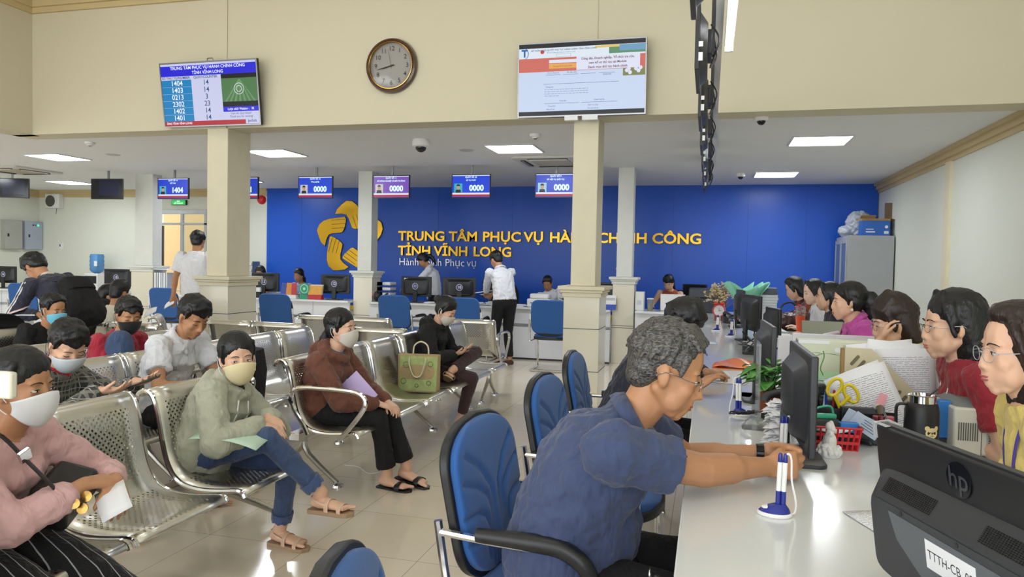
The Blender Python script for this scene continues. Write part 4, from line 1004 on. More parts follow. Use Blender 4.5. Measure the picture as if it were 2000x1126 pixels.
white_c = cloth('white_shirt_cloth', 'd9dbe2', fs=10); red_c = cloth('red_cloth', '9c1c33'); maroon = cloth('maroon_blouse_cloth', '8a1a28'); magenta = cloth('magenta_blouse_cloth', 'b8499c')
yellow_c = cloth('pale_yellow_cloth', 'cdb86a'); navy_c = cloth('dark_navy_cloth', '20222f'); cream_c = cloth('cream_cloth', 'cfc8b8'); brown_t = cloth('dark_brown_trousers', '3a2426'); black_t = cloth('black_trousers', '0a0a0c', sheen=0)
stripe = pattern('pinstripe_trousers', '0c0c10', [(1, .034, .0028, 'b9b9c2', .3)])
plaid = pattern('plaid_shirt_cloth', '2f3130', [(1, .05, .012, '77756c', .1), (1, .05, .003, 'b0aea4', .6), (2, .05, .012, '77756c', .2), (2, .05, .003, 'b0aea4', .7), (0, .05, .01, '6a6860', 0)])
floral = pattern('dark_floral_cloth', '2a1214', [(0, .06, .02, '6b2a20', 0), (1, .07, .018, '8a4a2c', .3), (2, .08, .02, '5a1f22', .6)])
mw = cloth('white_face_mask', 'dcdde0', fold=.1); my = cloth('pale_yellow_face_mask', 'd8cba0', fold=.1); mg = cloth('pale_grey_face_mask', 'c3ccd4', fold=.1); mb = cloth('black_face_mask', '121215', fold=.1); ml = cloth('light_blue_face_mask', '6fc2dd', fold=.1); mc = cloth('beige_face_mask', 'cfc8be', fold=.1)
wire = mat('thin_metal_frame', '9a948c', .25, 1.0); clearf = mat('clear_grey_frame', '9aa0a4', .2)
salt = hair_m('salt_and_pepper_hair', '131213', '726e6a'); dkbrown = hair_m('dark_brown_hair', '24150f')
sole = mat('tan_sole', 'a08468', .7); beige_s = mat('beige_strap', 'cfae94', .6)

polo = person('man in navy polo with greying hair leaning on the long counter, hands clasped', (-.37, 2.04, 0), 0, **W_(near=2, s=1.05, hz=.55, hd=(-.115, 2.03, 1.1), head=(4, 20, 0), curve=16, fat=1.26, chest=1.1, belly=.03,
    hr=(.18, 2.19, .803), hl=(.17, 2.305, .812), er=(.2, -.5, -.8), el=(.2, .8, -.6), dr=(.9, .4, .03), nr=(-.2, .95, -.1), dl=(.95, -.15, -.02), nl=(-.1, -.97, -.1), cr=(1.0, 1.0, 1.0, 1.0), cl=(.9, .95, 1.0, 1.05), th=1.0, aw=1.15, skin='c',
    top=navy_polo, collar=True, hair='short', hm=salt, glass=wire, look=1, lips='96594a', trouser=black_t, fr=(.02, 1.95, .085), fl=(.02, 2.25, .085), shoes=('shoe', black_p), hemz=-.03, ct=.014, hs=1.0))
person('person in dark shirt and glasses writing at the counter behind the navy polo man', (-.42, 3.86, 0), 0, **W_(near=1, s=1.04, hz=.55, hd=(-.13, 3.85, 1.075), head=(0, 28, 0), hl=(.0, 4.1, .80), hr=(-.04, 3.6, .79), dl=(.9, .3, -.1), nl=(.2, -.3, -1), cl=.9, el=(0, .9, -.4), skin='c',
    top=navy_c, sleeve='long', hair='short+full+bangs', glass=wire, trouser=black_t, fr=(.0, 3.7, .085), fl=(.0, 4.0, .085), shoes=('shoe', black_p)))
pk = person('woman in pale pink top, white mask and pinstriped trousers at the left', (-2.17, 1.72, 0), 0, **W_(near=2, fem=True, s=.95, hz=.52, hd=(-1.97, 1.74, .975), head=(6, 3, 0), fat=1.25, chest=1.08, sleeve='3q', hr=(-1.83, 1.84, .66), hl=(-1.8, 1.93, .645), er=(-.2, -.9, -.5), el=(-.2, .8, -.5), dr=(.25, .9, -.05), nr=(-.3, 0, -1), dl=(.6, -.5, -.55), nl=(-.3, -.1, -.9), cr=.35, cl=.55,
    top=pink_c, mask=mw, hair='pull+lowtail', skin='c', trouser=stripe, pw=1.28, hem=.075, fr=(-1.47, 1.78, .085), fl=(-1.44, 1.98, .085), kr=(1, -.1, .7), kl=(1, .1, .7), shoes=('slipper', black_p), ls=0, inner=None, ct=.016))
gh = person('girl in grey hooded jacket, yellow mask and jeans with crossed legs', (-2.2, 2.87, 0), 0, **W_(near=2, fem=True, s=.9, hz=.5, hd=(-2.07, 2.92, .915), head=(-40, 4, 4), sleeve='long', hr=(-1.9, 2.87, .625), hl=(-1.93, 2.97, .64), er=(-.3, -.9, -.5), el=(-.3, .8, -.5), dr=(.8, .3, -.25), nr=(-.1, 0, -1), dl=(.85, -.35, -.3), nl=(0, 0, -1), cr=.35, cl=.3,
    top=grey_hood, topname='hooded_jacket', hood=True, inner=black_c, mask=my, hair='pull+lowtail', ls=-.6, skin='b', trouser=jeans, pl=.86, pw=.98, fr=(-1.66, 2.98, .31), fl=(-1.93, 3.08, .09), kr=(1, -.05, 1), kl=(1, 0, .8), fdr=(1, -.1, .04), fnr=(-.1, 0, -1), fdl=(1, -.15, 0), shoes=('sandal', beige_s), solem=sole, ct=.024, fat=1.05, bust=0, disp=.022, hs=1.05))
bj = person('woman in brown jacket and black trousers with white mask on the bench', (-2.22, 3.97, 0), 0, **W_(near=2, fem=True, s=.95, hz=.5, hd=(-2.1, 3.96, .965), head=(-2, 0, 0), sleeve='long', hr=(-1.86, 3.97, .53), hl=(-1.84, 4.07, .52), er=(-.4, -.8, -.5), el=(-.4, .8, -.5), dr=(.8, .35, -.3), nr=(0, .1, -1), dl=(.8, -.35, -.3), nl=(0, -.1, -1), cr=.5, cl=.5,
    top=brown_jk, topname='jacket', hood=True, inner=cloth('teal_shirt_cloth', '1f5a80'), mask=mc, hair='pull+lowtail', trouser=black_t, pl=.86, hem=.062, fr=(-1.83, 4.07, .085), fl=(-1.74, 4.16, .11), kr=(1, 0, .8), kl=(1, 0, .8), fdl=(1, -.2, -.15), skin='b', shoes=('slipper', black_p), bust=1, ct=.018))
hd_ = person('woman in black hoodie looking at a phone with one foot on her knee', (-2.2, 5.72, 0), 0, **W_(near=1, fem=True, s=.93, hz=.5, hd=(-2.08, 5.7, .975), head=(-4, 32, 0), sleeve='long', hr=(-1.97, 5.64, .62), hl=(-1.95, 5.76, .63), er=(-.3, -.8, -.6), el=(-.3, .8, -.6), dr=(.9, .2, .25), nr=(-.2, .2, 1), dl=(.9, -.2, .3), nl=(-.2, -.2, 1), cr=.5, cl=.4,
    top=black_c, topname='hoodie', hood=True, mask=mc, hair='pull+bun', shut=True, trouser=brown_t, fr=(-1.95, 5.78, .085), fl=(-1.96, 5.56, .5), kl=(.8, .9, .5), kr=(1, 0, .6), fdl=(.35, -.75, .25), fnl=(-.3, -.4, -.8), pl=.88, shoes=('slipper', mat('tan_slipper', 'bfa585', .8)), ct=.02))
person('man in white shirt and black trousers standing at the back counter over papers', (-2.63, 9.55, 0), 135, **W_(near=1, s=.97, hz=.87, hd=(-2.79, 9.68, 1.42), head=(8, 30, 0), sleeve='long', low=.03, hl=(-3.0, 9.9, .95), hr=(-2.93, 10.0, .93), el=(-.3, .6, -.6), er=(-.2, -.7, -.5), top=white_c, collar=True, hair='short', trouser=black_t, pw=1.1, fl=(-2.74, 9.52, .085), fr=(-2.55, 9.58, .085), fdl=(1, .3, 0), fdr=(1, -.1, 0), shoes=('shoe', mat('brown_leather', '4a2a20', .4)), skin='c'))
person('woman in white shirt standing behind the back counter above monitor 11', (-4.33, 11.35, 0), -165, **W_(near=0, fem=True, s=.95, hz=.86, hd=(-4.5, 11.32, 1.4), head=(0, 38, 0), sleeve='long', top=white_c, collar=True, hair='pull+tail', trouser=black_t, hl=(-4.72, 11.1, .95), hr=(-4.75, 11.3, .95), skin='c'))
person('clerk with long dark hair seated behind the leaflet stand left of monitor 12', (-6.8, 11.5, 0), -90, **W_(fem=True, s=.97, hd=(-6.8, 11.35, 1.1), head=(-8, 12, 0), top=cloth('pale_blue_blouse', '9fb6cf'), sleeve='long', hair='pull+lowtail', hl=(-6.6, 11.0, .78), hr=(-7.0, 11.0, .78), skin='c', pants='long'))
person('clerk mostly hidden behind monitor 13', (-7.55, 11.5, 0), -90, **W_(fem=True, s=.97, hd=(-7.55, 11.35, 1.13), head=(8, 15, 0), top=white_c, hair='pull+long', glass=wire, hl=(-7.4, 11.0, .78), hr=(-7.75, 11.0, .78), skin='c'))
person('person in white shirt seated behind the standing man at the back counter', (-2.3, 11.45, 0), -90, **W_(s=.95, hd=(-2.42, 11.3, 1.08), head=(0, 35, 0), top=white_c, sleeve='long', hair='short', hl=(-2.2, 11.0, .78), hr=(-2.55, 11.0, .78), skin='c'))
person('woman in orange vest working behind the far right counter', (-.57, 11.5, 0), -90, **W_(fem=True, s=.97, hd=(-.57, 11.3, 1.14), head=(-18, 34, 0), top=cloth('rust_orange_vest', '9a4a24'), sleeve='none', hair='pull+lowtail+bangs', shut=True, hl=(-.4, 11.0, .78), hr=(-.8, 11.0, .79), skin='b', topname='vest'))
G = 'clerks'
person('woman in dark floral blouse, farthest of the clerks along the counter', (1.12, 8.45, 0), 180, **W_(near=0, nlen=.05, fem=True, s=1.0, hd=(.9, 8.3, 1.17), head=(-4, 24, 0), top=floral, sleeve='long', hair='bob+top', hl=(.8, 8.3, .8), hr=(.8, 8.6, .8), skin='b'))
person('clerk in white blouse with lanyard beside the floral blouse', (1.12, 7.5, 0), 180, **W_(near=0, nlen=.05, fem=True, s=1.0, hd=(.98, 7.5, 1.16), head=(12, 12, 0), top=white_c, collar=True, hair='long', hl=(.85, 7.35, .8), hr=(.85, 7.65, .8), skin='d', lips='b04a50'))
person('clerk in dark navy blouse partly behind the pink blouse', (1.1, 6.6, 0), 180, **W_(near=0, nlen=.05, fem=True, s=1.0, hd=(.98, 6.6, 1.15), head=(-4, 5, 0), top=navy_c, sleeve='half', hair='long', hl=(.82, 6.5, .8), hr=(.82, 6.8, .8), skin='b'))
pb = person('clerk in magenta blouse with ponytail and pearl earring', (1.0, 4.8, 0), 180, **W_(near=1, fem=True, nlen=.05, s=1.0, hd=(.83, 4.8, 1.185), head=(2, 2, 0), fat=1.12, top=magenta, sleeve='half', collar=True, hair='pull+bigtail', hl=(.78, 4.65, .8), hr=(.78, 4.95, .8), skin='b', hs=.96, top_=1))
bb = person('clerk with short brown bob and glasses resting her chin on her hand', (1.12, 3.9, 0), 180, **W_(near=1, fem=True, nlen=.05, s=1.0, hd=(.88, 3.9, 1.125), head=(4, 12, 0), top=yellow_c, sleeve='half', hair='bob+top+full', hm=dkbrown, glass=wire, hl=(.80, 3.84, 1.03), hr=(.82, 4.05, .79), el=(-.2, .6, -.8), dl=(-.35, .0, 1), nl=(-1, .2, -.2), cl=.5, skin='b', hs=1.03))
rd = person('clerk in dark red blouse with long black hair and glasses', (1.06, 2.98, 0), 180, **W_(near=2, fem=True, nlen=.05, curve=6, fat=1.05, s=1.02, hd=(.86, 2.97, 1.175), head=(4, 4, 0), top=maroon, sleeve='short', hair='pull+long', glass=wire, hl=(.86, 2.92, .83), hr=(.84, 3.1, .83), skin='b', hs=1.01, lips='b2655e'))
yl = person('clerk in pale yellow blouse with glasses at the right edge', (1.0, 2.12, 0), 180, **W_(near=2, fem=True, nlen=.055, curve=6, fat=1.05, s=1.0, hd=(.775, 2.14, 1.17), head=(8, 4, 0), top=yellow_c, sleeve='half', hair='longfront+top', hm=dkbrown, glass=clearf, gbig=True, hl=(.9, 1.98, .79), hr=(.92, 2.2, .79), skin='b', lips='a8565a', hs=.96))
bpn = person('young man with black backpack and striped sleeve standing stooped at the left', (-5.02, 4.95, 0), 170, **W_(near=1, s=1.0, hz=.84, hd=(-5.4, 4.93, 1.275), head=(0, 55, 0), curve=18, top=cloth('navy_track_jacket', '2a2b3c'), topname='jacket', sleeve='long', hair='short+full', hl=(-5.15, 4.72, .88), hr=(-5.3, 5.12, .88), el=(-.15, .1, -1), er=(-.3, -.3, -1), trouser=black_t, skin='c', hood=False, cl=.7, fl=(-4.98, 4.85, .085), fr=(-4.98, 5.1, .085)))
person('man with blue surgical mask and black shirt at the far left bench', (-4.95, 4.45, 0), 0, **W_(near=1, s=.95, hz=.5, hd=(-4.78, 4.5, .955), head=(-8, 12, 0), top=black_c, hair='short', mask=ml, trouser=black_t, skin='c'))
person('young man in plaid shirt and grey mask bent over his phone', (-3.12, 2.76, 0), 0, **W_(near=1, s=.97, hz=.5, hd=(-2.9, 2.8, .955), head=(-22, 34, 0), curve=18, top=plaid, sleeve='long', inner=cloth('bright_red_shirt', 'b3202c'), hair='short+bangs', mask=mg, loop='26262a', hr=(-2.68, 2.78, .74), hl=(-2.64, 2.95, .76), dr=(.9, .3, .1), nr=(0, .2, 1), dl=(.9, -.3, .1), nl=(0, -.2, 1), shut=True, trouser=black_t, skin='b', ct=.018))
person('man in red t-shirt with black mask and one knee drawn up', (-3.8, 3.97, 0), 0, **W_(near=1, s=1.0, hs=.93, hz=.52, hd=(-3.61, 3.96, .99), head=(-30, 20, 0), top=red_c, hair='short+bangs', mask=mb, loop='121215', hr=(-3.4, 3.95, .6), hl=(-3.38, 4.1, .66), dr=(.8, .2, 0), nr=(0, 0, 1), shut=True, trouser=jeans, fr=(-3.42, 3.82, .465), kr=(.0, .05, 1), fl=(-3.4, 4.2, .085), skin='c', pw=1.22))
ws = person('young man in white short-sleeved shirt looking down on the row behind', (-3.08, 3.62, 0), 0, **W_(near=1, s=.98, hz=.5, hd=(-2.84, 3.6, 1.035), head=(-18, 32, 0), top=white_c, collar=True, hair='short+bangs', hr=(-2.68, 3.5, .66), hl=(-2.6, 3.72, .58), er=(-.2, -.9, -.5), dr=(.8, .3, 0), trouser=black_t, shut=True, skin='c', ct=.016))
person('person in cream shirt seated with back turned behind the man in red', (-5.6, 5.95, 0), 90, **W_(near=0, s=.97, hz=.5, hd=(-5.62, 6.05, 1.0), head=(0, 15, 0), top=cream_c, sleeve='short', hair='short+full', skin='c', ct=.02))
person('seated person in black mostly hidden behind the backpack', (-5.85, 6.3, 0), 60, **W_(near=0, s=.95, hz=.5, hd=(-6.1, 6.4, .93), head=(0, 15, 0), top=black_c, hair='short+full', skin='c'))
person('man in white tee standing with back turned beside the near left pillar', (-5.98, 7.7, 0), 105, **W_(near=1, s=1.0, hz=.9, hd=(-6.02, 7.72, 1.57), head=(8, 10, 0), top=cloth('white_tee_cloth', 'e4e5ea'), hair='short', glass=mat('dark_frame', '17171a', .4), hl=(-6.35, 7.7, .86), hr=(-5.75, 7.85, .85), el=(-.4, .5, -.3), trouser=black_t, skin='c', ct=.022, fat=1.08))

kn = person('person in black at the lower left corner holding a cream gadget', (-1.95, 1.27, 0), 0, **W_(near=1, s=1.0, hz=.56, hd=(-1.9, 1.25, 1.06), head=(0, 10, 0), top=black_c, sleeve='long', hair='short', hr=(-1.62, 1.12, .98), hl=(-1.8, 1.3, .6), dr=(.6, .2, .7), nr=(.2, .9, 0), cr=.7, trouser=black_t, fr=(-1.48, 1.2, .085), fl=(-1.33, 1.5, .085), kl=(.6, .2, 1), pw=1.1, skin='b'))
# ================================================================ wall sign
gold_m = mat('polished_gold', 'b8902c', .25, 1.0, var=.1, vs=3)
gold_e = mat('gold_edge', 'a97f22', .35, .9)
YS = YB-.05
o = thing('wall_emblem', 'large golden star emblem of five open hands on the blue wall', 'emblem', (-6.56, YS, 1.79))
# a hand: thumb-side arc and four parallel fingers, pointing along +x from the palm
def palm_poly():
    P = [(-.30, .02), (-.33, .14), (-.27, .26), (-.16, .33), (-.02, .36), (.33, .375)]
    ends = [(.33, .375), (.35, .33), (.345, .30), (.34, .245), (.325, .215), (.315, .165), (.30, .135), (.275, .085), (.24, .05)]
    return P+ends[1:]+[(.02, .05), (-.06, .03), (-.12, -.06), (-.17, -.2), (-.25, -.12)]
for k in range(5):
    th = R_(90+72*k); c = np.array([math.cos(th)*.41, 0, math.sin(th)*.41])
    a = th-R_(157); ux = np.array([math.cos(a), 0, math.sin(a)]); uz = np.array([-math.sin(a), 0, math.cos(a)])
    q = MB(); pp = [(x*.92, (y-.1)*.92) for x, y in palm_poly()][::-1]
    q.prism(pp, .03, (c, ux, uz, (0, -1, 0))); h = q.build('golden_hand', gold_m, o, bevel=.006, smooth=False)
    for i in range(3):
        y = (.325-.085*i-.1)*.92; MB().cone(c+ux*.02+uz*y-np.array([0, .031, 0]), c+ux*.3+uz*(y-.012)-np.array([0, .031, 0]), .004, .004, 6).build('finger_groove', mat('dark_groove', '2c2a1c', .5), h)
def lettering(body, size, m, ext, bold, x0, x1, ys, zb, lab):
    def wid(b):
        t_ = text(b, size, (0, 0, 0), m, None, 'probe', ext=ext, bold=bold); bpy.context.view_layer.update(); w_ = t_.dimensions.x; bpy.data.objects.remove(t_); return w_
    o = thing('wall_lettering', lab, 'lettering', (x0, ys, zb)); ws_ = body.split(); tot = wid(body); sx = (x1-x0)/tot; pre = ''
    for k_, w_ in enumerate(ws_):
        off = 0 if not pre else wid(pre+w_)-wid(w_); pre += w_+' '
        text(w_, size, (off*sx, 0, 0), m, o, 'word', ext=ext, bold=bold, sx=sx)
lettering('TRUNG TÂM PHỤC VỤ HÀNH CHÍNH CÔNG', .24, gold_m, .02, .006, -5.57, -.14, YS-.021, 1.76, 'golden raised lettering, top line on the blue wall')
lettering('TỈNH VĨNH LONG', .24, gold_m, .02, .006, -5.57, -3.41, YS-.021, 1.49, 'golden raised lettering, second line on the blue wall')
lettering('Hành chính Phục vụ', .19, mat('silver_letters', 'b9bcc4', .3, .9), .008, -.001, -5.56, -4.06, YS-.01, 1.3, 'thin silver lettering under the golden lines')

# ================================================================ desktop monitors
blu_badge = mat('blue_number_badge', '252a66', .4)
def monitor(label, loc, rz, num=None, w=.5, h=.3, stick=0, grey=False, name='computer_monitor', z0=.09, tilt=0):
    """screen faces local +y ; we look at the back from -y. base on z of loc"""
    o = thing(name, label, 'monitor', loc, rz); m = dark_p if grey else black_p
    q = MB().box((0, 0, z0+h/2), (w, .022, h)); q.build('panel', m, o, bevel=.005)
    MB().loft([((0, -.011, z0+h/2), (1, 0, 0), (0, 0, 1), w*.42, h*.42), ((0, -.045, z0+h/2-.01), (1, 0, 0), (0, 0, 1), w*.33, h*.33)], 24, pw=7).build('rear_housing', m, o)
    MB().box((0, .0115, z0+h/2), (w-.03, .001, h-.03)).build('screen', mat('dark_screen', '10131c', .15, var=0), o, smooth=False)
    MB().b2((-.035, -.06, .01), (.035, -.035, z0+h*.3)).build('stand_neck', m, o, bevel=.006)
    MB().prism(rrect(.24, .18, .03), .012, ((0, -.02, 0), (1, 0, 0), (0, 1, 0), (0, 0, 1))).build('stand_base', m, o, bevel=.003)
    if num:
        MB().lathe([(0, 0), (.05, 0), (.05, .002), (0, .002)], (0, -.0455, z0+h*.52), 28, rot=rotm(90, 0, 0)).build('number_badge', blu_badge, o)
        MB().lathe([(.046, .002), (.049, .003), (.044, .003), (.044, .002)], (0, -.0455, z0+h*.52), 28, rot=rotm(90, 0, 0), closed=True).build('badge_ring', paper, o)
        text(num, .06, (0, -.0495, z0+h*.52), paper, o, 'number', align='CENTER', ay='CENTER', bold=.001)
    for x, zz, a in ((.14, .82, 0), (-.16, .85, 6))[:stick]:
        MB().box((x*w/.5, -.0465 if abs(x) < .13 else -.013, z0+h*zz), (.08, .001, .04), rotm(0, a, 0)).build('label_sticker', paper, o, smooth=False)
    return o
for x, n, st, l, rz in ((-12.2, '16', 0, 'black monitor numbered 16 at the left edge of the photo', 0), (-9.77, '15', 1, 'black monitor numbered 15 left of the far left pillar', 6), (-6.9, '13', 0, 'black monitor numbered 13 right of the near left pillar', 0), (-5.65, '12', 1, 'black monitor numbered 12 in front of the star emblem', 0), (-4.29, '11', 2, 'black monitor numbered 11 before the standing woman', -3), (-3.6, '10', 1, 'black monitor numbered 10 left of the standing man', 18)):
    monitor(l, (x, 10.5, .75), rz, n, stick=st)
monitor('dark monitor without number between monitor 10 and the standing man', (-3.15, 10.75, .75), -30, w=.46, h=.26)
monitor('dark monitor just right of the near right pillar', (-1.42, 10.62, .75), 0, w=.4, h=.28)
monitor('black monitor at the far counter behind the woman in the orange vest', (-.2, 12.0, .75), 160, w=.4, h=.26)
# monitors of the long counter; their backs face the visitors (local -y -> world -x)
monitor('grey monitor with scuffed back and clear tape beside the leafy plant', (.30, 2.53, .75), -89, grey=True, z0=.06)
monitor('grey monitor with a white notice on its back beyond the plant', (.275, 3.62, .75), -88, grey=True, stick=1, z0=.06)
monitor('dark glossy monitor beyond the noticed one, on the long counter', (.36, 6.55, .75), -76, z0=.09)
monitor('farthest dark monitor on the long counter, before the green wrapping', (.33, 8.05, .75), -84, z0=.09)
monitor('small dark monitor turned towards the staff beside the papers', (.5, 6.1, .75), -78, w=.36, h=.22)
# near monitor with round emblem
NM = thing('computer_monitor', 'large dark monitor seen from behind in the lower right corner', 'monitor', (.467, 1.36, .75), -71); NM.rotation_euler = (R_(8), 0, R_(-71))
H0, HH, WW = .03, .285, .53
MB().box((0, 0, H0+HH/2), (WW, .03, HH)).build('panel', black_p, NM, bevel=.004)
MB().box((0, -.0, H0+HH+.001), (WW-.004, .012, .004)).build('top_seam', dark_p, NM)
q = MB(); q.loft([((0, -.015, H0+.1), (1, 0, 0), (0, 0, 1), .26, .108), ((0, -.028, H0+.098), (1, 0, 0), (0, 0, 1), .25, .1), ((0, -.052, H0+.09), (1, 0, 0), (0, 0, 1), .238, .08), ((0, -.056, H0+.09), (1, 0, 0), (0, 0, 1), .232, .076)], 40, pw=9); q.build('rear_housing', dark_p, NM, ang=25)
q = MB()
for x0 in (-.2, .06):
    for i in range(26):
        for j in range(9): q.box((x0+i*.0055, -.0305-.0022*j, H0+.1965-.0026*j), (.0038, .0022, .0012), rotm(48, 0, 0))
gr = q.build('vent_grille', mat('vent_black', '08080a', .6), NM, smooth=False); gr['kind'] = 'stuff'
MB().lathe([(0, 0), (.03, 0), (.03, .002), (0, .002)], (-.02, -.0155, H0+.243), 40, rot=rotm(90, 0, 0)).build('round_emblem', mat('glossy_black', '0b0b0d', .15), NM)
text('hp', .05, (-.02, -.0182, H0+.244), mat('dim_silver', '606268', .3, .8), NM, 'emblem_letters', align='CENTER', ay='CENTER', bold=.0005)
MB().box((-.0, -.0568, H0+.09), (.42, .0014, .142)).build('rear_plate', mat('plate_grey', '34363a', .5, bump=.06, bs=300), NM, bevel=.001)
MB().add([(-.17, -.0582, H0+.148), (-.15, -.0582, H0+.1), (-.08, -.0582, H0+.055), (.17, -.0582, H0+.055), (.17, -.0582, H0+.145)], [(0, 1, 2, 3, 4)]).build('clear_tape', mat('clear_tape', '6c7076', .12, var=.1, alpha=.7), NM, smooth=False)
MB().box((-.0, -.0588, H0+.11), (.125, .0006, .05)).build('asset_label', paper, NM, smooth=False)
text('TTTH-CB. 02', .0225, (0, -.0593, H0+.11), ink, NM, 'label_lettering', align='CENTER', ay='CENTER', sx=.9)
for x, zz in ((-.13, .155), (.02, .155), (.17, .155), (-.05, .025), (.12, .025)): MB().lathe([(0, 0), (.0045, 0), (.0045, .001), (0, .001)], (x, -.0576, H0+zz), 12, rot=rotm(90, 0, 0)).build('screw', black_p, NM)
MB().box((-.262, .0, H0+HH-.012), (.012, .034, .03)).box((-.24, -.0, H0+HH+.002), (.035, .033, .001)).build('clear_tape', mat('whitish_tape', 'b4b7ba', .2, alpha=.75), NM, smooth=False)
MB().b2((-.05, -.1, .0), (.05, -.05, .1)).build('stand_neck', black_p, NM, bevel=.006)
MB().prism(rrect(.26, .2, .03), .014, ((0, -.03, 0), (1, 0, 0), (0, 1, 0), (0, 0, 1))).build('stand_base', black_p, NM, bevel=.003)
MB().tube([(.02, -.07, .1), (.02, -.09, .05), (.05, -.1, .02), (.1, -.12, .006)], .01, 10, smooth=3).build('cable', black_p, NM)

# ================================================================ pens on stands
navy_p = mat('navy_plastic', '232f86', .3); cordm = mat('white_cord', 'e6e6e4', .5)
_pen = None
def pen_stand(label, x, y, rz=0, k=1.0):
    global _pen
    if _pen: return dup(_pen, (x, y, .75), rz, label)
    o = _pen = thing('pen_stand', label, 'pen', (x, y, .75), rz, 'tethered pens on the long counter')
    MB().prism([(.034*math.cos(a)*1.25, .034*math.sin(a)) for a in np.linspace(0, 6.28, 25)[:-1]], .01, ((0, 0, 0), (1, 0, 0), (0, 1, 0), (0, 0, 1))).build('base', white_p, o, bevel=.003)
    MB().loft([((0, 0, .01), (1, 0, 0), (0, 1, 0), .038, .029), ((.004, 0, .02), (1, 0, 0), (0, 1, 0), .03, .022), ((.012, 0, .03), (1, 0, 0), (0, 1, 0), .014, .012)], 20).build('base_top', navy_p, o)
    MB().ell((-.012, 0, .018), (.02, .018, .006)).build('white_disc', white_p, o)
    for dx, nm in ((.008, 'pen'), (.02, 'pen')):
        q = MB(); q.cone((dx, 0, .03), (dx, 0, .062), .0065, .0065, 10, 1); q.cone((dx, 0, .062), (dx+.002, 0, .135), .006, .006, 10, 0); q.cap((dx+.002, 0, .135), (dx+.002, 0, .152), .0062, .005, 10, 1); q.build(nm, [white_p, navy_p], o)
    MB().tube([(.022, 0, .152), (.03, 0, .156), (.036, .002, .14), (.038, .004, .09), (.048, .008, .04), (.046, .012, .008), (.03, .012, .006)], .0026, 6, smooth=4).build('cord', cordm, o)
    return o
pen_stand('nearest pen stand with blue base in front of the clasped hands', .175, 1.93, -10)
pen_stand('pen stand hidden partly behind the clasped hands by the receipt pile', .225, 2.42, 10)
pen_stand('pen stand left of the acrylic sign holder', .15, 3.2, 170)
pen_stand('pen stand on the far counter, right of the alarm clock pen', .2, 6.9, 0)
pen_stand('farthest pen stand, before the red alarm clock', .085, 7.45, 0)

# ================================================================ things on the near counter
def spiked_receipts():
    o = thing('receipt_spike', 'tall pile of white crumpled slips stuck on a spike', 'receipts', (.265, 2.7, .75))
    MB().lathe([(0, 0), (.05, 0), (.05, .004), (0, .005)], (0, 0, 0), 20).build('spike_base', black_p, o)
    MB().cone((0, 0, 0), (0, 0, .19), .0015, .001, 6).build('spike', black_p, o)
    r = random.Random(3)
    for i in range(46):
        z = .006+i*.0034; a = r.uniform(0, 360); w_, h_ = r.uniform(.085, .125), r.uniform(.07, .1); G = []
        cx, cy = r.uniform(-.008, .008), r.uniform(-.008, .008); ph, ph2, am = r.uniform(0, 6), r.uniform(0, 6), r.uniform(.003, .007)
        for u in np.linspace(-.5, .5, 9):
            row = []
            for v in np.linspace(-.5, .5, 7):
                p = np.array([u*w_+cx, v*h_+cy, z+am*math.sin(u*9+ph)*math.sin(v*8+ph2)-.03*(u*u*1.6+v*v)*(1 if i < 40 else .4)]); c_, s_ = math.cos(R_(a)), math.sin(R_(a))
                row.append((p[0]*c_-p[1]*s_, p[0]*s_+p[1]*c_, max(p[2], .004)))
            G.append(row)
        MB().sheet(G).build('slip', paper, o, solid=.0004)
spiked_receipts()
clearp = mat('clear_acrylic', 'dfe6e6', .04, trans=.8, alpha=.5, var=0)
o = thing('sign_holder', 'upright clear acrylic holder on a wedge foot', 'sign holder', (.195, 2.97, .75))
MB().loft([((0, 0, 0), (1, 0, 0), (0, 1, 0), .055, .05), ((0, 0, .02), (1, 0, 0), (0, 1, 0), .045, .045), ((0, .0, .035), (1, 0, 0), (0, 1, 0), .02, .04)], 16, pw=8).build('foot', clearp, o)
MB().box((0, 0, .18), (.008, .16, .3)).build('acrylic_sheet', clearp, o, bevel=.002)
# leafy plant
leafm = mat('variegated_leaf', '4f8c3e', .35, var=.45, vs=25, spec=.6)
o = thing('potted_plant', 'leafy green pothos plant behind the acrylic sign', 'plant', (.265, 3.32, .75))
MB().lathe([(0, 0), (.035, 0), (.05, .05), (.045, .09), (.036, .1), (.036, .085), (0, .085)], (0, 0, 0), 24).build('pot', mat('amber_glass_pot', '7a3d14', .15, var=.3, vs=50), o)
r = random.Random(11)
def leaf(q, p, d, L, Wd, droop=.4):
    d = unit(d); _, s_, n_ = frame(d); G = []
    for t_ in np.linspace(0, 1, 7):
        wv = Wd*math.sin(math.pi*min(1, t_*.93+.05))**.8*(1-.3*t_); c = np.asarray(p)+d*L*t_-np.array([0, 0, droop*L*t_*t_])
        G.append([c-s_*wv+n_*wv*.25, c, c+s_*wv+n_*wv*.25])
    q.sheet(G)
for i in range(52):
    a = r.uniform(0, 6.28); e = r.uniform(.1, 1.2); rr = r.uniform(.02, .07); base = (rr*math.cos(a), rr*math.sin(a), .1+r.uniform(0, .1)); q = MB(); leaf(q, base, (math.cos(a), math.sin(a), e*.7), r.uniform(.06, .1), r.uniform(.028, .042), .5); q.build('leaf', leafm, o, solid=.0006)
q = MB()
for i in range(9):
    a = i*.7; q.tube([(0, 0, .08), (.03*math.cos(a), .03*math.sin(a), .14), (.06*math.cos(a), .06*math.sin(a), .17)], .002, 5)
q.build('stems', leafm, o)
o = thing('plant_sprig', 'thin green shoot standing before the beige box file', 'plant', (.47, 3.3, .75))
MB().lathe([(0, 0), (.02, 0), (.02, .1), (.017, .1), (.017, .01), (0, .01)], (0, 0, 0), 16).build('vial', clearp, o)
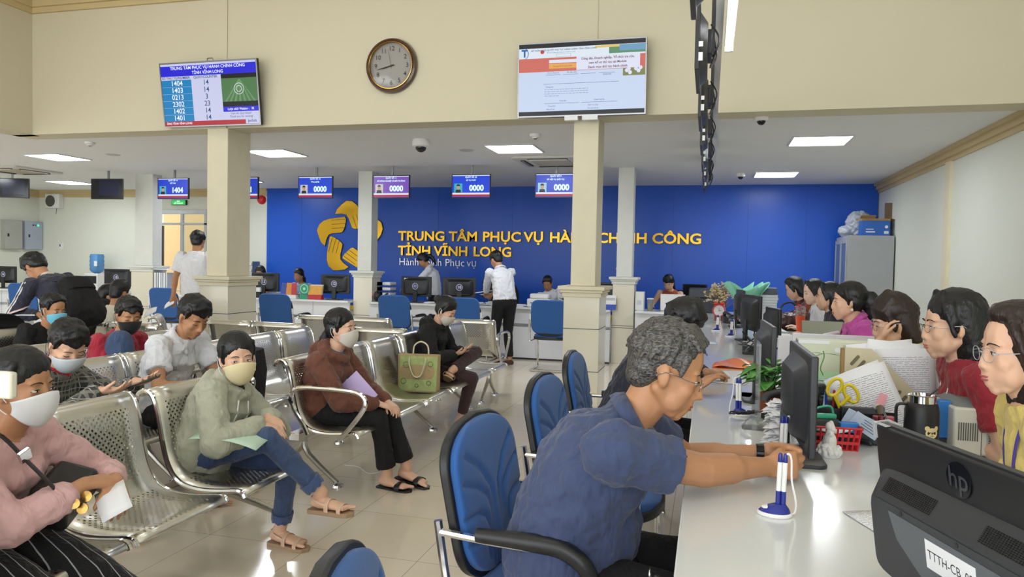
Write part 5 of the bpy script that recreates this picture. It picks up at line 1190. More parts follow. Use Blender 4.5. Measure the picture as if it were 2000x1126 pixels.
MB().tube([(0, 0, .02), (.005, 0, .16), (-.008, 0, .2), (.005, 0, .25), (.0, 0, .275)], .0025, 6, smooth=3).build('stem', leafm, o)
for dd, L in (((-1, 0, .25), .045), ((1, 0, .1), .07), ((-.6, .3, -.2), .03)):
    q = MB(); leaf(q, (0, 0, .262), dd, L, .009, .2); q.build('leaf', leafm, o, solid=.0006)
def telephone(label, loc, rz):
    o = thing('telephone', label, 'telephone', loc, rz)
    MB().loft([((0, 0, 0), (1, 0, 0), (0, 1, 0), .09, .1), ((0, 0, .025), (1, 0, 0), (0, 1, 0), .088, .098), ((-.0, .02, .07), (1, 0, 0), (0, .95, .3), .08, .07)], 24, pw=6).build('base', black_p, o)
    MB().tube([(-.055, -.09, .075), (-.055, -.07, .1), (-.055, .05, .115), (-.055, .09, .1)], [.022, .016, .016, .022], 10, smooth=3).build('handset', dark_p, o)
    q = MB()
    for i in range(3):
        for j in range(4): q.box((.01+i*.022, -.06+j*.022, .052+j*.009), (.014, .013, .008))
    k = q.build('keypad', dark_p, o, bevel=.002)
    MB().b2((.0, .05, .085), (.07, .085, .092)).build('display', mat('phone_display', '7a8a7c', .2), o)
    cc = [(-.06+.012*math.cos(t_*2.2), -.12-.004*t_+.012*math.sin(t_*2.2), .03+.004*math.sin(t_)) for t_ in np.linspace(0, 30, 90)]
    MB().tube(cc, .003, 5).build('coiled_cord', black_p, o)
telephone('black desk telephone behind the grey monitor by the plant', (.34, 3.15, .75), -60)
telephone('black desk telephone at the far end of the long counter', (.27, 8.6, .75), 20)
telephone('black desk telephone left of monitor 11', (-4.72, 10.5, .75), 10)
telephone('black desk telephone beside monitor 16', (-11.7, 10.5, .75), 0)
# organiser with pens, scissors, stamps
o = thing('desk_organiser', 'black desk organiser beside the grey monitor', 'organiser', (.5, 2.88, .75), -4)
q = MB()
for a, b in (((-.17, -.06, 0), (.17, .06, .006)), ((-.17, .055, 0), (-.02, .06, .13)), ((-.17, -.0, 0), (-.02, .005, .11)), ((-.17, -.0, 0), (-.165, .06, .13)), ((-.025, -.06, 0), (-.02, .06, .12)), ((-.17, -.06, 0), (-.02, -.055, .06)), ((-.02, -.06, 0), (.17, -.055, .05)), ((.165, -.06, 0), (.17, .06, .06)), ((-.02, .055, 0), (.17, .06, .1)), ((.07, -.06, 0), (.075, .06, .06))): q.b2(a, b)
q.build('tray', black_p, o, bevel=.0015)
pc = [('blue', '2a3c9c'), ('red', 'b23038'), ('grey', '8c8f96'), ('blue', '2a3c9c'), ('clear', 'b5bcc4'), ('black', '1a1a1c')]
for i in range(8):
    nm, c_ = pc[i % 6]; x = .36+.013*i; y = 2.91+.008*(i % 3)
    p = thing('ballpoint_pen', '%s pen standing in the black organiser, %s in the row from the left' % (nm, ['first', 'second', 'third', 'fourth', 'fifth', 'sixth', 'seventh', 'eighth'][i]), 'pen', (x, y, .758), 0, 'pens in the black organiser')
    tx_ = rnd.uniform(-.03, .02); MB().cone((0, 0, 0), (tx_*.8, 0, .13), .004, .004, 8).build('barrel', mat('pen_clear_'+nm, c_, .25), p); MB().cap((tx_*.8, 0, .125), (tx_, 0, .16), .0048, .0045, 8).build('pen_cap', mat('pen_cap_'+nm, c_, .3), p)
o = thing('novelty_pen', 'pen with red flower top and green stem in the organiser', 'pen', (.375, 2.925, .758)); MB().cone((0, 0, 0), (-.005, 0, .17), .004, .003, 8).build('stem', mat('green_plastic', '3f9c5a', .4), o); MB().ell((-.005, 0, .178), (.018, .018, .009)).build('flower_top', mat('red_plastic', 'c8242c', .35), o)
yel_p = mat('yellow_plastic', 'dcc62a', .3)
o = thing('scissors', 'yellow handled scissors standing in the black organiser', 'scissors', (.475, 2.9, .77), 0)
for s_ in (-1, 1):
    c = np.array([.028*s_+.01, 0, .165-.02*(s_ > 0)]); MB().tube([c+np.array([.021*math.cos(a)*1.0, 0, .034*math.sin(a)])@rotm(0, -28*s_, 0).T for a in np.linspace(0, 6.28, 19)[:-1]], .0062, 8, closed=True).build('handle_loop', yel_p, o)
    MB().cone((c[0]*.9, 0, .135), (-.002*s_, 0, .09), .009, .006, 8).build('handle_stem', yel_p, o)
    MB().add([(-.006*s_, .001*s_, .1), (.006*s_, .001*s_, .1), (.001*s_, .001*s_, .0)], [(0, 1, 2)]).build('blade', steel, o, solid=.002, smooth=False)
def simple(name, label, cat, loc, rz, parts, group=None):
    o = thing(name, label, cat, loc, rz, group)
    for nm, mb_, m_, bv in parts: mb_.build(nm, m_, o, bevel=bv, smooth=True)
    return o
teal = mat('mint_green_plastic', '3fae8a', .3)
simple('stapler', 'mint green stapler on top of the organiser', 'stapler', (.4, 2.79, .835), 12, [('stapler_body', MB().box((0, 0, .012), (.1, .024, .018)), teal, .006), ('stapler_lever', MB().tube([(-.045, 0, .02), (-.01, 0, .042), (.03, 0, .046), (.04, 0, .02)], .004, 8, smooth=3), teal, 0), ('stapler_plate', MB().box((0, 0, 0), (.11, .02, .004)), chrome, 0)])
simple('packing_box', 'small dark box under the mint green stapler', 'box', (.4, 2.79, .75), 3, [('box_body', MB().b2((-.07, -.03, 0), (.06, .03, .083)), mat('dark_card', '2c2d31', .6), .002)])
sb = mat('bright_blue_plastic', '2f7fd0', .35)
simple('self_inking_stamp', 'bright blue self-inking stamp in front of the organiser', 'stamp', (.485, 2.765, .75), 5, [('stamp_cap', MB().b2((-.03, -.016, .05), (.03, .016, .085)).b2((-.03, -.016, .0), (-.024, .016, .05)).b2((.024, -.016, .0), (.03, .016, .05)), sb, .003), ('stamp_foot', MB().b2((-.024, -.014, 0), (.024, .014, .045)), dark_p, .002)])
simple('self_inking_stamp', 'small blue stamp right of the black flask', 'stamp', (.8, 2.85, .75), 0, [('stamp_cap', MB().b2((-.02, -.02, .04), (.02, .02, .17)), sb, .004), ('stamp_foot', MB().b2((-.018, -.018, 0), (.018, .018, .04)), dark_p, .002)])
simple('metal_punch', 'black and steel lever punch lying across the organiser', 'punch', (.55, 2.84, .81), 4, [('punch_bar', MB().b2((-.08, -.012, .045), (.04, .012, .068)), dark_p, .003), ('punch_arm', MB().tube([(.045, 0, .075), (.07, 0, .03), (.085, 0, -.03)], .007, 10, smooth=3), chrome, 0), ('punch_pivot', MB().lathe([(0, -.012), (.017, -.012), (.017, .012), (0, .012)], (.045, 0, .065), 16, rot=rotm(90, 0, 0)), chrome, 0)])
cb = mat('pale_blue_card', 'c3cfdd', .4)
for (dx, dz, a, l) in ((0, 0, 24, 'printed pale blue card leaning at the front of the organiser'), (.02, -.012, 33, 'second printed card tucked under the first in the organiser')):
    o = thing('plastic_card', l, 'card', (.525+dx, 2.795-.008*(dz < 0), .835+dz), 0); MB().box((0, 0, 0), (.105, .002, .055), rotm(12, a, 0)).build('card_face', cb, o, bevel=.0008)
    q = MB()
    for k_ in range(4): q.box(rotm(12, a, 0)@np.array([.012, -.0013, .015-.009*k_]), (.06-.01*(k_ % 2), .0004, .0025), rotm(12, a, 0))
    q.build('print_lines', mat('print_grey', '55606e', .6), o, smooth=False)
simple('ink_stamp', 'dark red round-handled stamp in the organiser', 'stamp', (.6, 2.82, .756), 0, [('stamp_handle', MB().lathe([(0, .1), (.012, .098), (.014, .08), (.007, .06), (.009, .03), (.014, .02), (.014, 0), (0, 0)], (0, 0, 0), 16), mat('dark_red_plastic', '6e1c28', .3), 0)])
simple('ink_pad', 'small pink ink pad box behind the near monitor', 'ink pad', (.62, 2.87, .815), 10, [('pad_box', MB().b2((-.035, -.02, 0), (.035, .02, .03)), mat('pinkish_red_plastic', 'c05564', .3), .003)])
# red basket
o = thing('plastic_basket', 'red perforated plastic basket behind the white figurine', 'basket', (.4, 2.735, .75), 3); rp = mat('red_plastic', 'c8242c', .35)
q = MB(); q.b2((-.1, -.04, 0), (.1, .04, .004)); q.tube([(-.115, -.05, .078), (.115, -.05, .078), (.115, .05, .078), (-.115, .05, .078)], .004, 6, closed=True)
for s_ in (-1, 1):
    for i in range(13):
        x = -.1+i*.0167; q.cone((x, s_*.04, 0), (x*1.1, s_*.048, .078), .0035, .0035, 6)
    for i in range(5):
        y = -.04+i*.02; q.cone((s_*.1, y, 0), (s_*.113, y, .078), .0035, .0035, 6)
    for z_ in (.03, .055): q.b2((-.107, s_*.044-.002, z_-.008), (.107, s_*.044+.002, z_+.002))
q.build('basket_body', rp, o); MB().sheet([[(-.09+.18*u, -.02+.04*v, .06+.008*math.sin(u*7+v*3)) for v in np.linspace(0, 1, 4)] for u in np.linspace(0, 1, 8)]).build('folded_paper', paper, o, solid=.001)
# figurine of a seated robed figure
o = thing('figurine', 'small white robed seated figurine on a lotus base', 'figurine', (.40, 2.6, .75), 180); wpl = mat('white_plaster', 'e2e1de', .7, bump=.3, bs=150)
q = MB(); q.lathe([(0, 0), (.034, 0), (.036, .01), (.03, .016), (.036, .03), (0, .03)], (0, 0, 0), 24)
for k_ in range(12):
    for rr, zz in ((.034, .016), (.03, .028)): a = k_*.5236+zz*30; q.ell((rr*math.cos(a), rr*math.sin(a), zz), (.008, .008, .01), None, 8, 6)
q.ell((0, 0, .05), (.022, .028, .03)); q.cap((0, 0, .05), (0, 0, .078), .02, .013); q.ell((.004, 0, .1), (.011, .01, .014)); q.cap((-.006, 0, .09), (-.003, 0, .112), .012, .007); q.cap((0, .018, .075), (.018, .006, .05), .007, .005); q.cap((0, -.018, .075), (.018, -.006, .05), .007, .005); q.ell((.012, .018, .036), (.018, .012, .009)); q.ell((.012, -.018, .036), (.018, .012, .009))
soft(q, 'figure', wpl, o, .0022, 1)
simple('coiled_cable', 'black curled cable end beside the red basket', 'cable', (.51, 2.8, .753), 0, [('coil', MB().tube([(-.03+.012*t_, .014*math.cos(t_*3), .01+.01*math.sin(t_*3)) for t_ in np.linspace(0, 4.5, 40)], .005, 7), black_p, 0), ('plug', MB().cap((.025, 0, .012), (.05, -.02, .01), .008, .008), black_p, 0)])
simple('marker_pen', 'black and white marker lying behind the near monitor', 'pen', (.57, 2.83, .758), -5, [('barrel', MB().cone((-.05, 0, 0), (.03, 0, 0), .006, .006), black_p, 0), ('label_band', MB().cone((-.01, 0, 0), (.01, 0, 0), .0063, .0063), paper, 0)])
# steel flask
o = thing('insulated_flask', 'black flask with bear stickers and open steel rim', 'flask', (.70, 2.72, .75)); o.scale = (1.0, 1.0, 1.0); bk = mat('matte_black_coating', '121214', .45, bump=.05, bs=400)
MB().lathe([(0, 0), (.05, 0), (.053, .006), (.053, .15), (.047, .172), (.042, .178), (0, .178)], (0, 0, 0), 40).build('flask_body', bk, o)
MB().lathe([(.042, .178), (.042, .2), (.044, .202), (.038, .204), (.036, .18), (.0, .12)], (0, 0, 0), 32).build('steel_rim', chrome, o)
MB().tube([(-.05, 0, .17), (-.075, 0, .165), (-.078, 0, .13), (-.073, 0, .07), (-.052, 0, .055)], .009, 8, flat=.6, smooth=3).build('handle', black_p, o)
MB().cone((.01, 0, .19), (.045, .0, .225), .003, .003, 6).build('straw', black_p, o)
bs_ = mat('cream_sticker', 'd9c694', .5)
def sticker(cx, cz, r0, face=True):
    def on(a, z): return (.0535*math.sin(a), -.0535*math.cos(a), z)
    def blob(x, z, rx, rz_, m, e=0.0):
        P = [on((cx+(x+rx*math.cos(t_))*r0)/.053, cz+(z+rz_*math.sin(t_))*r0) for t_ in np.linspace(0, 6.28, 15)[:-1]]; P = [(p[0]*(1+e), p[1]*(1+e), p[2]) for p in P]; c0 = on((cx+x*r0)/.053, cz+z*r0); c0 = (c0[0]*(1+e), c0[1]*(1+e), c0[2]); return P, c0
    q = MB(); q2 = MB()
    for x, z, rx, rz_ in ((0, 0, 1, .85), (-.75, .75, .38, .38), (.75, .75, .38, .38)):
        P, c0 = blob(x, z, rx, rz_, 0, .004+.002*abs(x)); q.add(P+[c0], [(i, (i+1) % 14, 14) for i in range(14)])
    if face:
        for x, z, rx, rz_ in ((-.3, .12, .08, .08), (.3, .12, .08, .08), (0, .0, .12, .18), (0, -.4, .3, .05)):
            P, c0 = blob(x, z, rx, rz_, 0, .012); q2.add(P+[c0], [(i, (i+1) % 14, 14) for i in range(14)])
    s_ = q.build('bear_sticker', bs_, o, smooth=False)
    if face: q2.build('sticker_face', ink, s_, smooth=False)
sticker(.02, .085, .021); sticker(-.033, .065, .010); sticker(-.004, .03, .0075)
# printer
o = thing('laser_printer', 'beige laser printer on the staff desk right of the flask', 'printer', (1.0, 2.9, .75), 0); pb_ = mat('printer_beige', 'c4c2b6', .5); pt_ = mat('printer_grey_lid', '6f7576', .45)
MB().b2((-.19, -.13, 0), (.19, .13, .16)).build('printer_body', pb_, o, bevel=.008)
MB().loft([((0, 0, .16), (1, 0, 0), (0, 1, 0), .185, .125), ((.0, .01, .185), (1, 0, 0), (0, 1, 0), .165, .1)], 24, pw=8).build('printer_lid', pt_, o)
q = MB(); [q.b2((-.175+i*.007, -.1325, .05), (-.172+i*.007, -.13, .11)) for i in range(9)]; g_ = q.build('vent_grille', mat('vent_dark', '55554f', .6), o, smooth=False); g_['kind'] = 'stuff'
MB().b2((-.09, -.1325, .128), (-.03, -.13, .132)).b2((.1, -.1325, .128), (.14, -.13, .132)).b2((0.01, -.1325, .12), (.045, -.13, .135)).b2((-.106, -.131, 0), (-.104, -.13, .15)).build('seam', mat('vent_dark', '55554f', .6), o, smooth=False)
MB().b2((-.09, -.1325, .04), (.01, -.13, .08)).build('rating_label', mat('grey_label', 'a9aaa6', .5), o)
q = MB(); [q.b2((-.085, -.1332, .045+.006*k_), (-.085+rnd.uniform(.03, .085), -.1325, .0475+.006*k_)) for k_ in range(5)]; q.build('label_print', ink, o, smooth=False)
# paper holders
beige = mat('beige_plastic', 'c9bf9f', .45); beige2 = mat('pale_green_beige', 'd4d6bf', .5)
o = thing('box_file', 'pale beige box file with a hand slot left of the magazine holders', 'box file', (.545, 3.5, .75))
MB().b2((-.15, -.0, 0), (.15, .1, .30)).build('file_body', beige2, o, bevel=.004); MB().prism(rrect(.08, .022, .01), .002, ((.04, -.0022, .26), (1, 0, 0), (0, 0, 1), (0, -1, 0))).build('hand_slot', paper, o)
MB().b2((-.15, -.002, .285), (-.02, .0, .30)).build('top_flap', paper, o)
o = thing('magazine_holder', 'perforated beige magazine holder stuffed with papers', 'magazine holder', (.68, 3.22, .75), -6)
q = MB(); T0 = ((-.14, -.0, 0), (1, 0, 0), (0, 0, 1), (0, 1, 0)); q.prism([(0, 0), (.28, 0), (.28, .12), (.10, .30), (0, .30)], .003, T0); q.prism([(0, 0), (.28, 0), (.28, .12), (.10, .30), (0, .30)], .003, ((-.14, .08, 0), (1, 0, 0), (0, 0, 1), (0, 1, 0))); q.b2((-.14, 0, 0), (.14, .083, .004)); q.b2((-.14, 0, 0), (-.137, .083, .30)); q.build('holder_body', beige, o)
MB().b2((-.15, -.002, 0), (-.14, .085, .29)).build('cardboard_side', mat('cardboard', 'a0804f', .8), o)
q = MB()
for i in range(9): x, z = -.1+i*.022, .25-i*.0185; q.prism(rrect(.013, .05, .006), .001, ((x, -.001, z), (.8, 0, -.6), (.6, 0, .8), (0, -1, 0)))
for i in range(8): x, z = -.11+i*.022, .185-i*.018; q.prism(rrect(.013, .035, .006), .001, ((x, -.001, max(z, .03)), (.8, 0, -.6), (.6, 0, .8), (0, -1, 0)))
sl = q.build('slot_pattern', mat('slot_shade', '6d654c', .6), o, smooth=False); sl['kind'] = 'stuff'
printm = bpy.data.materials.new('printed_paper'); t = NT(printm); t.b.inputs['Roughness'].default_value = .7
tc = t.n('ShaderNodeTexCoord'); sp_ = t.n('ShaderNodeSeparateXYZ'); t.l(tc.outputs['Object'], sp_.inputs[0])
fz = t.math('LESS_THAN', t.math('FRACT', t.math('DIVIDE', sp_.outputs[1], .0075)), .28); nz_ = t.n('ShaderNodeTexNoise', i_Scale=160.0); t.l(tc.outputs['Object'], nz_.inputs['Vector'])
mk = t.math('MULTIPLY', t.math('MULTIPLY', fz, t.math('GREATER_THAN', nz_.outputs['Fac'], .45)), t.math('MULTIPLY', t.math('LESS_THAN', t.math('ABSOLUTE', sp_.outputs[0]), .085), t.math('LESS_THAN', t.math('ABSOLUTE', sp_.outputs[1]), .12)))
t.l(t.mix(t.math('MULTIPLY', mk, .75), lin('e2e3e8'), lin('3a3d4c')), t.b.inputs['Base Color'])
def sheetpaper(label, loc, rot, w=.21, h=.297, m=None, name='paper_sheet', group=None, curl=.01):
    G = [[((u-.5)*w, (v-.5)*h, curl*math.sin(u*3.1)*v) for u in np.linspace(0, 1, 7)] for v in np.linspace(0, 1, 7)]
    o = MB().sheet(G).build(name, m or printm, None, solid=.0006); o.location = loc; o.rotation_euler = [R_(a) for a in rot]; return tag(o, label, 'paper', group)
sheetpaper('handwritten sheet with a pink tab leaning behind the organiser', (.60, 2.98, .855), (72, -22, 0)); o = thing('sticky_tab', 'pink sticky tab on the leaning handwritten sheet', 'sticky note', (.625, 2.955, .885)); MB().box((0, 0, 0), (.028, .001, .06), rotm(-18, 25, 0)).build('tab', mat('pink_tab', 'e8a2ac', .6), o)
sheetpaper('blank sheet behind the handwritten sheet', (.6, 3.03, .85), (74, -26, 0), m=paper)
sheetpaper('printed sheet with folded corner sticking out of the magazine holder', (.775, 3.25, .905), (84, -4, -4))
sheetpaper('white sheet standing tallest in the magazine holder', (.73, 3.27, .93), (86, 4, 0), m=paper)
sheetpaper('tilted white sheet at the back of the magazine holder', (.7, 3.29, .925), (86, -8, 2), w=.25, m=paper)
sheetpaper('clear sleeve with papers right of the magazine holder', (.82, 3.28, .905), (86, 6, -6), m=paper)
sheetpaper('loose paper corner beside the near monitor', (.45, 1.93, .753), (0, 0, 20), w=.15, h=.21, curl=.003)
sheetpaper('printed form in front of the writing man', (.13, 4.2, .753), (0, 0, -12), curl=.002); sheetpaper('second printed form under the orange folder', (.22, 4.42, .752), (0, 0, 8), curl=.002)
sheetpaper('pale blue form near the edge of the counter', (.03, 6.2, .753), (0, 0, 3), curl=.001, m=mat('pale_blue_paper', 'cdd6e6', .6), w=.1, h=.2)
grn = mat('pale_green_folder', '9fc9a4', .6)
for i in range(14):
    o = thing('paper_folder', 'pale green folder in the pile behind the grey monitor, %s from the bottom' % (['lowest', 'second', 'third', 'fourth', 'fifth', 'sixth', 'seventh', 'eighth', 'ninth', 'tenth', 'eleventh', 'twelfth', 'thirteenth', 'top one, fourteenth'][i]), 'folder', (.5+rnd.uniform(-.008, .008), 3.33+rnd.uniform(-.01, .01), .75+i*.0125), rnd.uniform(-5, 5), 'pile of pale green folders')
    MB().b2((-.12, -.1, 0), (.12, .12, .003)).b2((-.12, -.1, .0075), (.12, .12, .0105)).b2((-.12, -.1, 0), (-.117, .12, .0105)).build('cover', grn, o); MB().b2((-.114, -.096, .003), (.114, .116, .0075)).build('pages', paper, o)
simple('tape_dispenser', 'black tape dispenser in front of the green folder pile', 'tape dispenser', (.42, 3.1, .75), 20, [('dispenser_body', MB().b2((-.03, -.05, 0), (.03, .05, .12)), black_p, .012), ('dispenser_head', MB().b2((-.025, -.04, .125), (.025, .02, .17)), dark_p, .01)])
o = thing('plastic_folder', 'glossy orange plastic folder on the long counter', 'folder', (.2, 4.78, .75), -6); orm = mat('glossy_orange_plastic', 'ff8c2e', .2, spec=.7)
G = [[((u-.5)*.3, (v-.5)*.3, 0.012+.022*math.sin(u*math.pi)*(.4+.6*v)+.006*math.sin(9*u+4*v)) for u in np.linspace(0, 1, 16)] for v in np.linspace(0, 1, 14)]
MB().sheet(G).build('upper_cover', orm, o, solid=.0015); MB().b2((-.15, -.15, .001), (.15, .15, .004)).build('lower_cover', orm, o)
simple('smartphone', 'smartphone standing tilted beside the near monitor', 'phone', (.575, 2.35, .75), -6, [('phone_body', MB().box((0, 0, .055), (.006, .16, .1), rotm(0, 18, 0)), mat('pale_blue_case', '8fa4a8', .3), .003), ('phone_screen', MB().box((.0045, 0, .056), (.001, .15, .09), rotm(0, 18, 0)), black_p, 0)])
simple('card_tablet', 'flat grey tablet reader left of the acrylic sign', 'tablet', (.18, 3.68, .75), -10, [('tablet_body', MB().b2((-.04, -.07, 0), (.04, .07, .012)), dark_p, .003)])
# far end of the long counter
o = thing('alarm_clock', 'red round alarm clock on the far end of the long counter', 'clock', (.13, 8.9, .75), 0)
MB().lathe([(0, 0), (.07, 0), (.075, .02), (.07, .05), (.062, .05), (.06, .03), (0, .03)], (0, .02, .12), 32, rot=rotm(90, 0, 0)).build('clock_case', rp, o); MB().lathe([(0, .031), (.06, .031), (.06, .034), (0, .034)], (0, .02, .12), 32, rot=rotm(90, 0, 0)).build('clock_face', paper, o)
MB().b2((-.05, -.01, 0), (.05, .04, .06)).build('clock_foot', mat('dark_red_plastic', '6e1c28', .3), o, bevel=.004)
for s_ in (-1, 1): MB().ell((s_*.035, .0, .2), (.025, .02, .018)).build('bell', rp, o)
MB().box((-.0, -.016, .13), (.004, .001, .04)).box((.012, -.016, .12), (.03, .001, .004)).build('clock_hand', ink, o, smooth=False)
o = thing('dried_bouquet', 'bunch of dried cream flowers at the far end of the counter', 'flowers', (.17, 9.2, .75)); dr = mat('dried_cream', 'bfae8a', .9, var=.25, vs=30); r = random.Random(5)
MB().lathe([(0, 0), (.04, 0), (.055, .08), (.03, .16), (.035, .18), (.028, .18), (0, .02)], (0, 0, 0), 20).build('vase', mat('glass_vase', 'c9c6bc', .1, var=0, alpha=.7), o)
q = MB(); q2 = MB()
for i in range(90):
    a = r.uniform(0, 6.28); e = r.uniform(0, 1)**.6; p = np.array([.2*e*math.cos(a), .14*e*math.sin(a), .42-.14*e*e+r.uniform(-.08, .03)]); q2.tube([(0, 0, .1), p*.6+np.array([0, 0, .05]), p], .0015, 4)
    for k_ in range(3): q.ell(p+np.array([r.uniform(-.02, .02) for _ in range(3)]), (.012, .012, .009), None, 6, 4)
tag(q.build('blossoms', dr, o), kind='stuff'); q2.build('stems', mat('dry_stem', '8a7650', .9), o)
o = thing('gift_wrap', 'mint green paper wrapping with a red ribbon beside the dried flowers', 'wrapping', (.42, 8.55, .75)); mint = mat('mint_paper', '86cdb0', .6, bump=.3, bs=12); r = random.Random(8)
for k_ in range(7):
    a0 = k_*.9; G = [[(v*(.05+.17*t_)*math.cos(a0+u*1.1)*(1+.15*math.sin(5*u+k_)), v*(.05+.15*t_)*math.sin(a0+u*1.1)*.8, .06+t_*(.36+.05*math.sin(k_*2.1+u*4))) for u in np.linspace(-.6, .6, 7)] for t_, v in zip(np.linspace(0, 1, 6), np.linspace(.5, 1, 6))]
    MB().sheet(G).build('paper_petal', mint, o, solid=.001)
MB().tube([(-.07, -.06, .2), (-.1, -.08, .26), (-.05, -.09, .28), (-.08, -.09, .2), (-.1, -.1, .05)], .012, 6, flat=.3, smooth=4).tube([(-.08, -.09, .2), (-.14, -.1, .23), (-.13, -.1, .17), (-.08, -.09, .2), (-.05, -.1, .08)], .012, 6, flat=.3, smooth=4).build('ribbon', mat('red_ribbon', 'c02a30', .4), o)
simple('office_printer', 'large dark office printer behind the dried flowers', 'printer', (.0, 10.55, .75), 0, [('printer_body', MB().b2((-.24, -.16, 0), (.24, .2, .2)), mat('printer_charcoal', '2c2f35', .5), .01), ('printer_scanner', MB().b2((-.25, -.17, .205), (.25, .2, .33)), mat('printer_slate', '3c4048', .5), .012), ('printer_buttons', MB().b2((-.2, -.173, .17), (-.12, -.16, .185)).b2((-.02, -.173, .17), (.06, -.16, .185)).b2((.1, -.173, .165), (.16, -.16, .19)), paper, 0)])
for i in range(11):
    o = thing('paper_ream', 'bundle of white files stacked on the counter, %s from the bottom' % ['lowest', 'second', 'third', 'fourth', 'fifth', 'sixth', 'seventh', 'eighth', 'ninth', 'tenth', 'topmost'][i], 'papers', (.62, 8.75, .75+i*.03), rnd.uniform(-5, 5), 'stacked files at the far end'); MB().b2((-.12, -.15, 0), (.12, .15, .027)).build('pages', paper, o, bevel=.002); MB().b2((-.121, -.151, .024), (.121, .151, .0285)).build('cover', mat('pale_cover', 'c3c9d2', .6), o)
simple('file_box', 'dark grey box on top of the stacked files', 'box', (.62, 8.75, 1.082), 0, [('box_body', MB().b2((-.12, -.15, 0), (.12, .15, .07)), mat('slate_box', '555b66', .6), .004)])
o = thing('handbag', 'dark brown patterned handbag lying on the far desk', 'bag', (.82, 8.0, .74), 10); lm = mat('brown_leather_bag', '3a1a18', .35, var=.5, vs=12); q = MB(); q.ell((0, 0, .09), (.2, .12, .1)); q.ell((.08, .0, .14), (.12, .08, .08)); soft(q, 'bag_body', lm, o, .008, 3, .02, .05); MB().tube([(-.12, 0, .14), (-.08, 0, .26), (.02, 0, .28), (.08, 0, .18)], .01, 7, smooth=4).build('bag_handle', black_p, o)
o = thing('drink_cup', 'tall orange cup with glittery red stars on top', 'cup', (.80, 7.0, .79)); MB().lathe([(0, 0), (.026, 0), (.042, .16), (.044, .165), (.0, .165)], (0, 0, 0), 24).build('cup_body', mat('orange_plastic_cup', 'f0623a', .35), o); MB().lathe([(.043, .165), (.044, .25), (.042, .25), (.041, .165)], (0, 0, 0), 24, closed=True).build('clear_sleeve', clearp, o)
q = MB(); r = random.Random(2); 
for k_ in range(26): q.ell((r.uniform(-.05, .05), r.uniform(-.03, .03), .17+r.uniform(0, .09)), (.009, .009, .009), None, 6, 4)
tag(q.build('glitter_stars', mat('glitter_red', 'c8202c', .2, .4), o), kind='stuff'); MB().b2((-.06, -.06, -.04), (.06, .06, 0)).build('cup_coaster', white_p, o)
for l, x, y, rz in (('pile of loose papers before the handbag', .6, 7.5, 4), ('pile of loose papers beside the orange cup', .66, 6.9, -8)):
    o = thing('paper_pile', l, 'papers', (x, y, .75), rz)
    for k_ in range(5): MB().box((rnd.uniform(-.02, .02), rnd.uniform(-.02, .02), .004+k_*.007), (.24, .32, .006), rotm(0, 0, rnd.uniform(-9, 9))).build('sheet_bundle', paper, o)
simple('laptop', 'grey green laptop seen from its lid side beside the navy clerk', 'laptop', (.86, 6.1, .75), 0, [('laptop_lid', MB().box((0, 0, .12), (.3, .008, .2), rotm(-12, 0, 0)), mat('olive_grey_lid', '8a8c7a', .4), .004), ('laptop_base', MB().b2((-.15, .02, 0), (.15, .24, .014)), mat('olive_grey_lid', '8a8c7a', .4), .003)])
simple('desk_divider', 'low white divider panel right of the long counter monitors', 'divider', (.62, 5.2, .75), 0, [('divider_panel', MB().b2((-.16, -.012, 0), (.42, .012, .17)), white_lam, .003)])
simple('desk_divider', 'white divider panel below the magenta blouse', 'divider', (.8, 4.35, .75), 0, [('divider_panel', MB().b2((-.34, -.012, 0), (.3, .012, .26)), white_lam, .003)])
simple('tape_gun', 'white curved tape cutter beside the magenta blouse', 'tape dispenser', (.72, 5.0, .92), 20, [('cutter_blade', MB().tube([(-.1, 0, 0), (0, 0, .03), (.09, 0, .05)], [.006, .014, .012], 8, smooth=3), white_p, 0), ('cutter_ring', MB().tube([(.0+.03*math.cos(a), 0, -.02+.03*math.sin(a)) for a in np.linspace(0, 6.28, 15)[:-1]], .006, 7, closed=True), mat('violet_plastic', '5a4a9a', .4), 0)])
q = MB()
o = thing('cable_bundle', 'tangle of dark cables hanging under the glossy monitor', 'cables', (.3, 5.6, .75)); r = random.Random(4)
for k_ in range(6): MB().tube([(r.uniform(-.08, .12), r.uniform(-.5, .6), r.uniform(.01, .13)) for _ in range(5)], .005, 6, smooth=6).build('cable', black_p, o)
MB().b2((-.05, -.1, 0), (.05, .0, .06)).build('power_adapter', black_p, o, bevel=.005); MB().b2((-.03, .3, 0), (.05, .4, .05)).build('white_plug', white_p, o, bevel=.005)
simple('headset', 'white headset lying behind the noticed monitor', 'headset', (.31, 4.5, .75), 30, [('headband', MB().tube([(.045*math.cos(a), 0, .012+.045*math.sin(a)) for a in np.linspace(0, 3.14, 12)], .004, 7), white_p, 0), ('earcup', MB().ell((.045, 0, .016), (.009, .015, .015)).ell((-.045, 0, .016), (.009, .015, .015)), white_p, 0)])

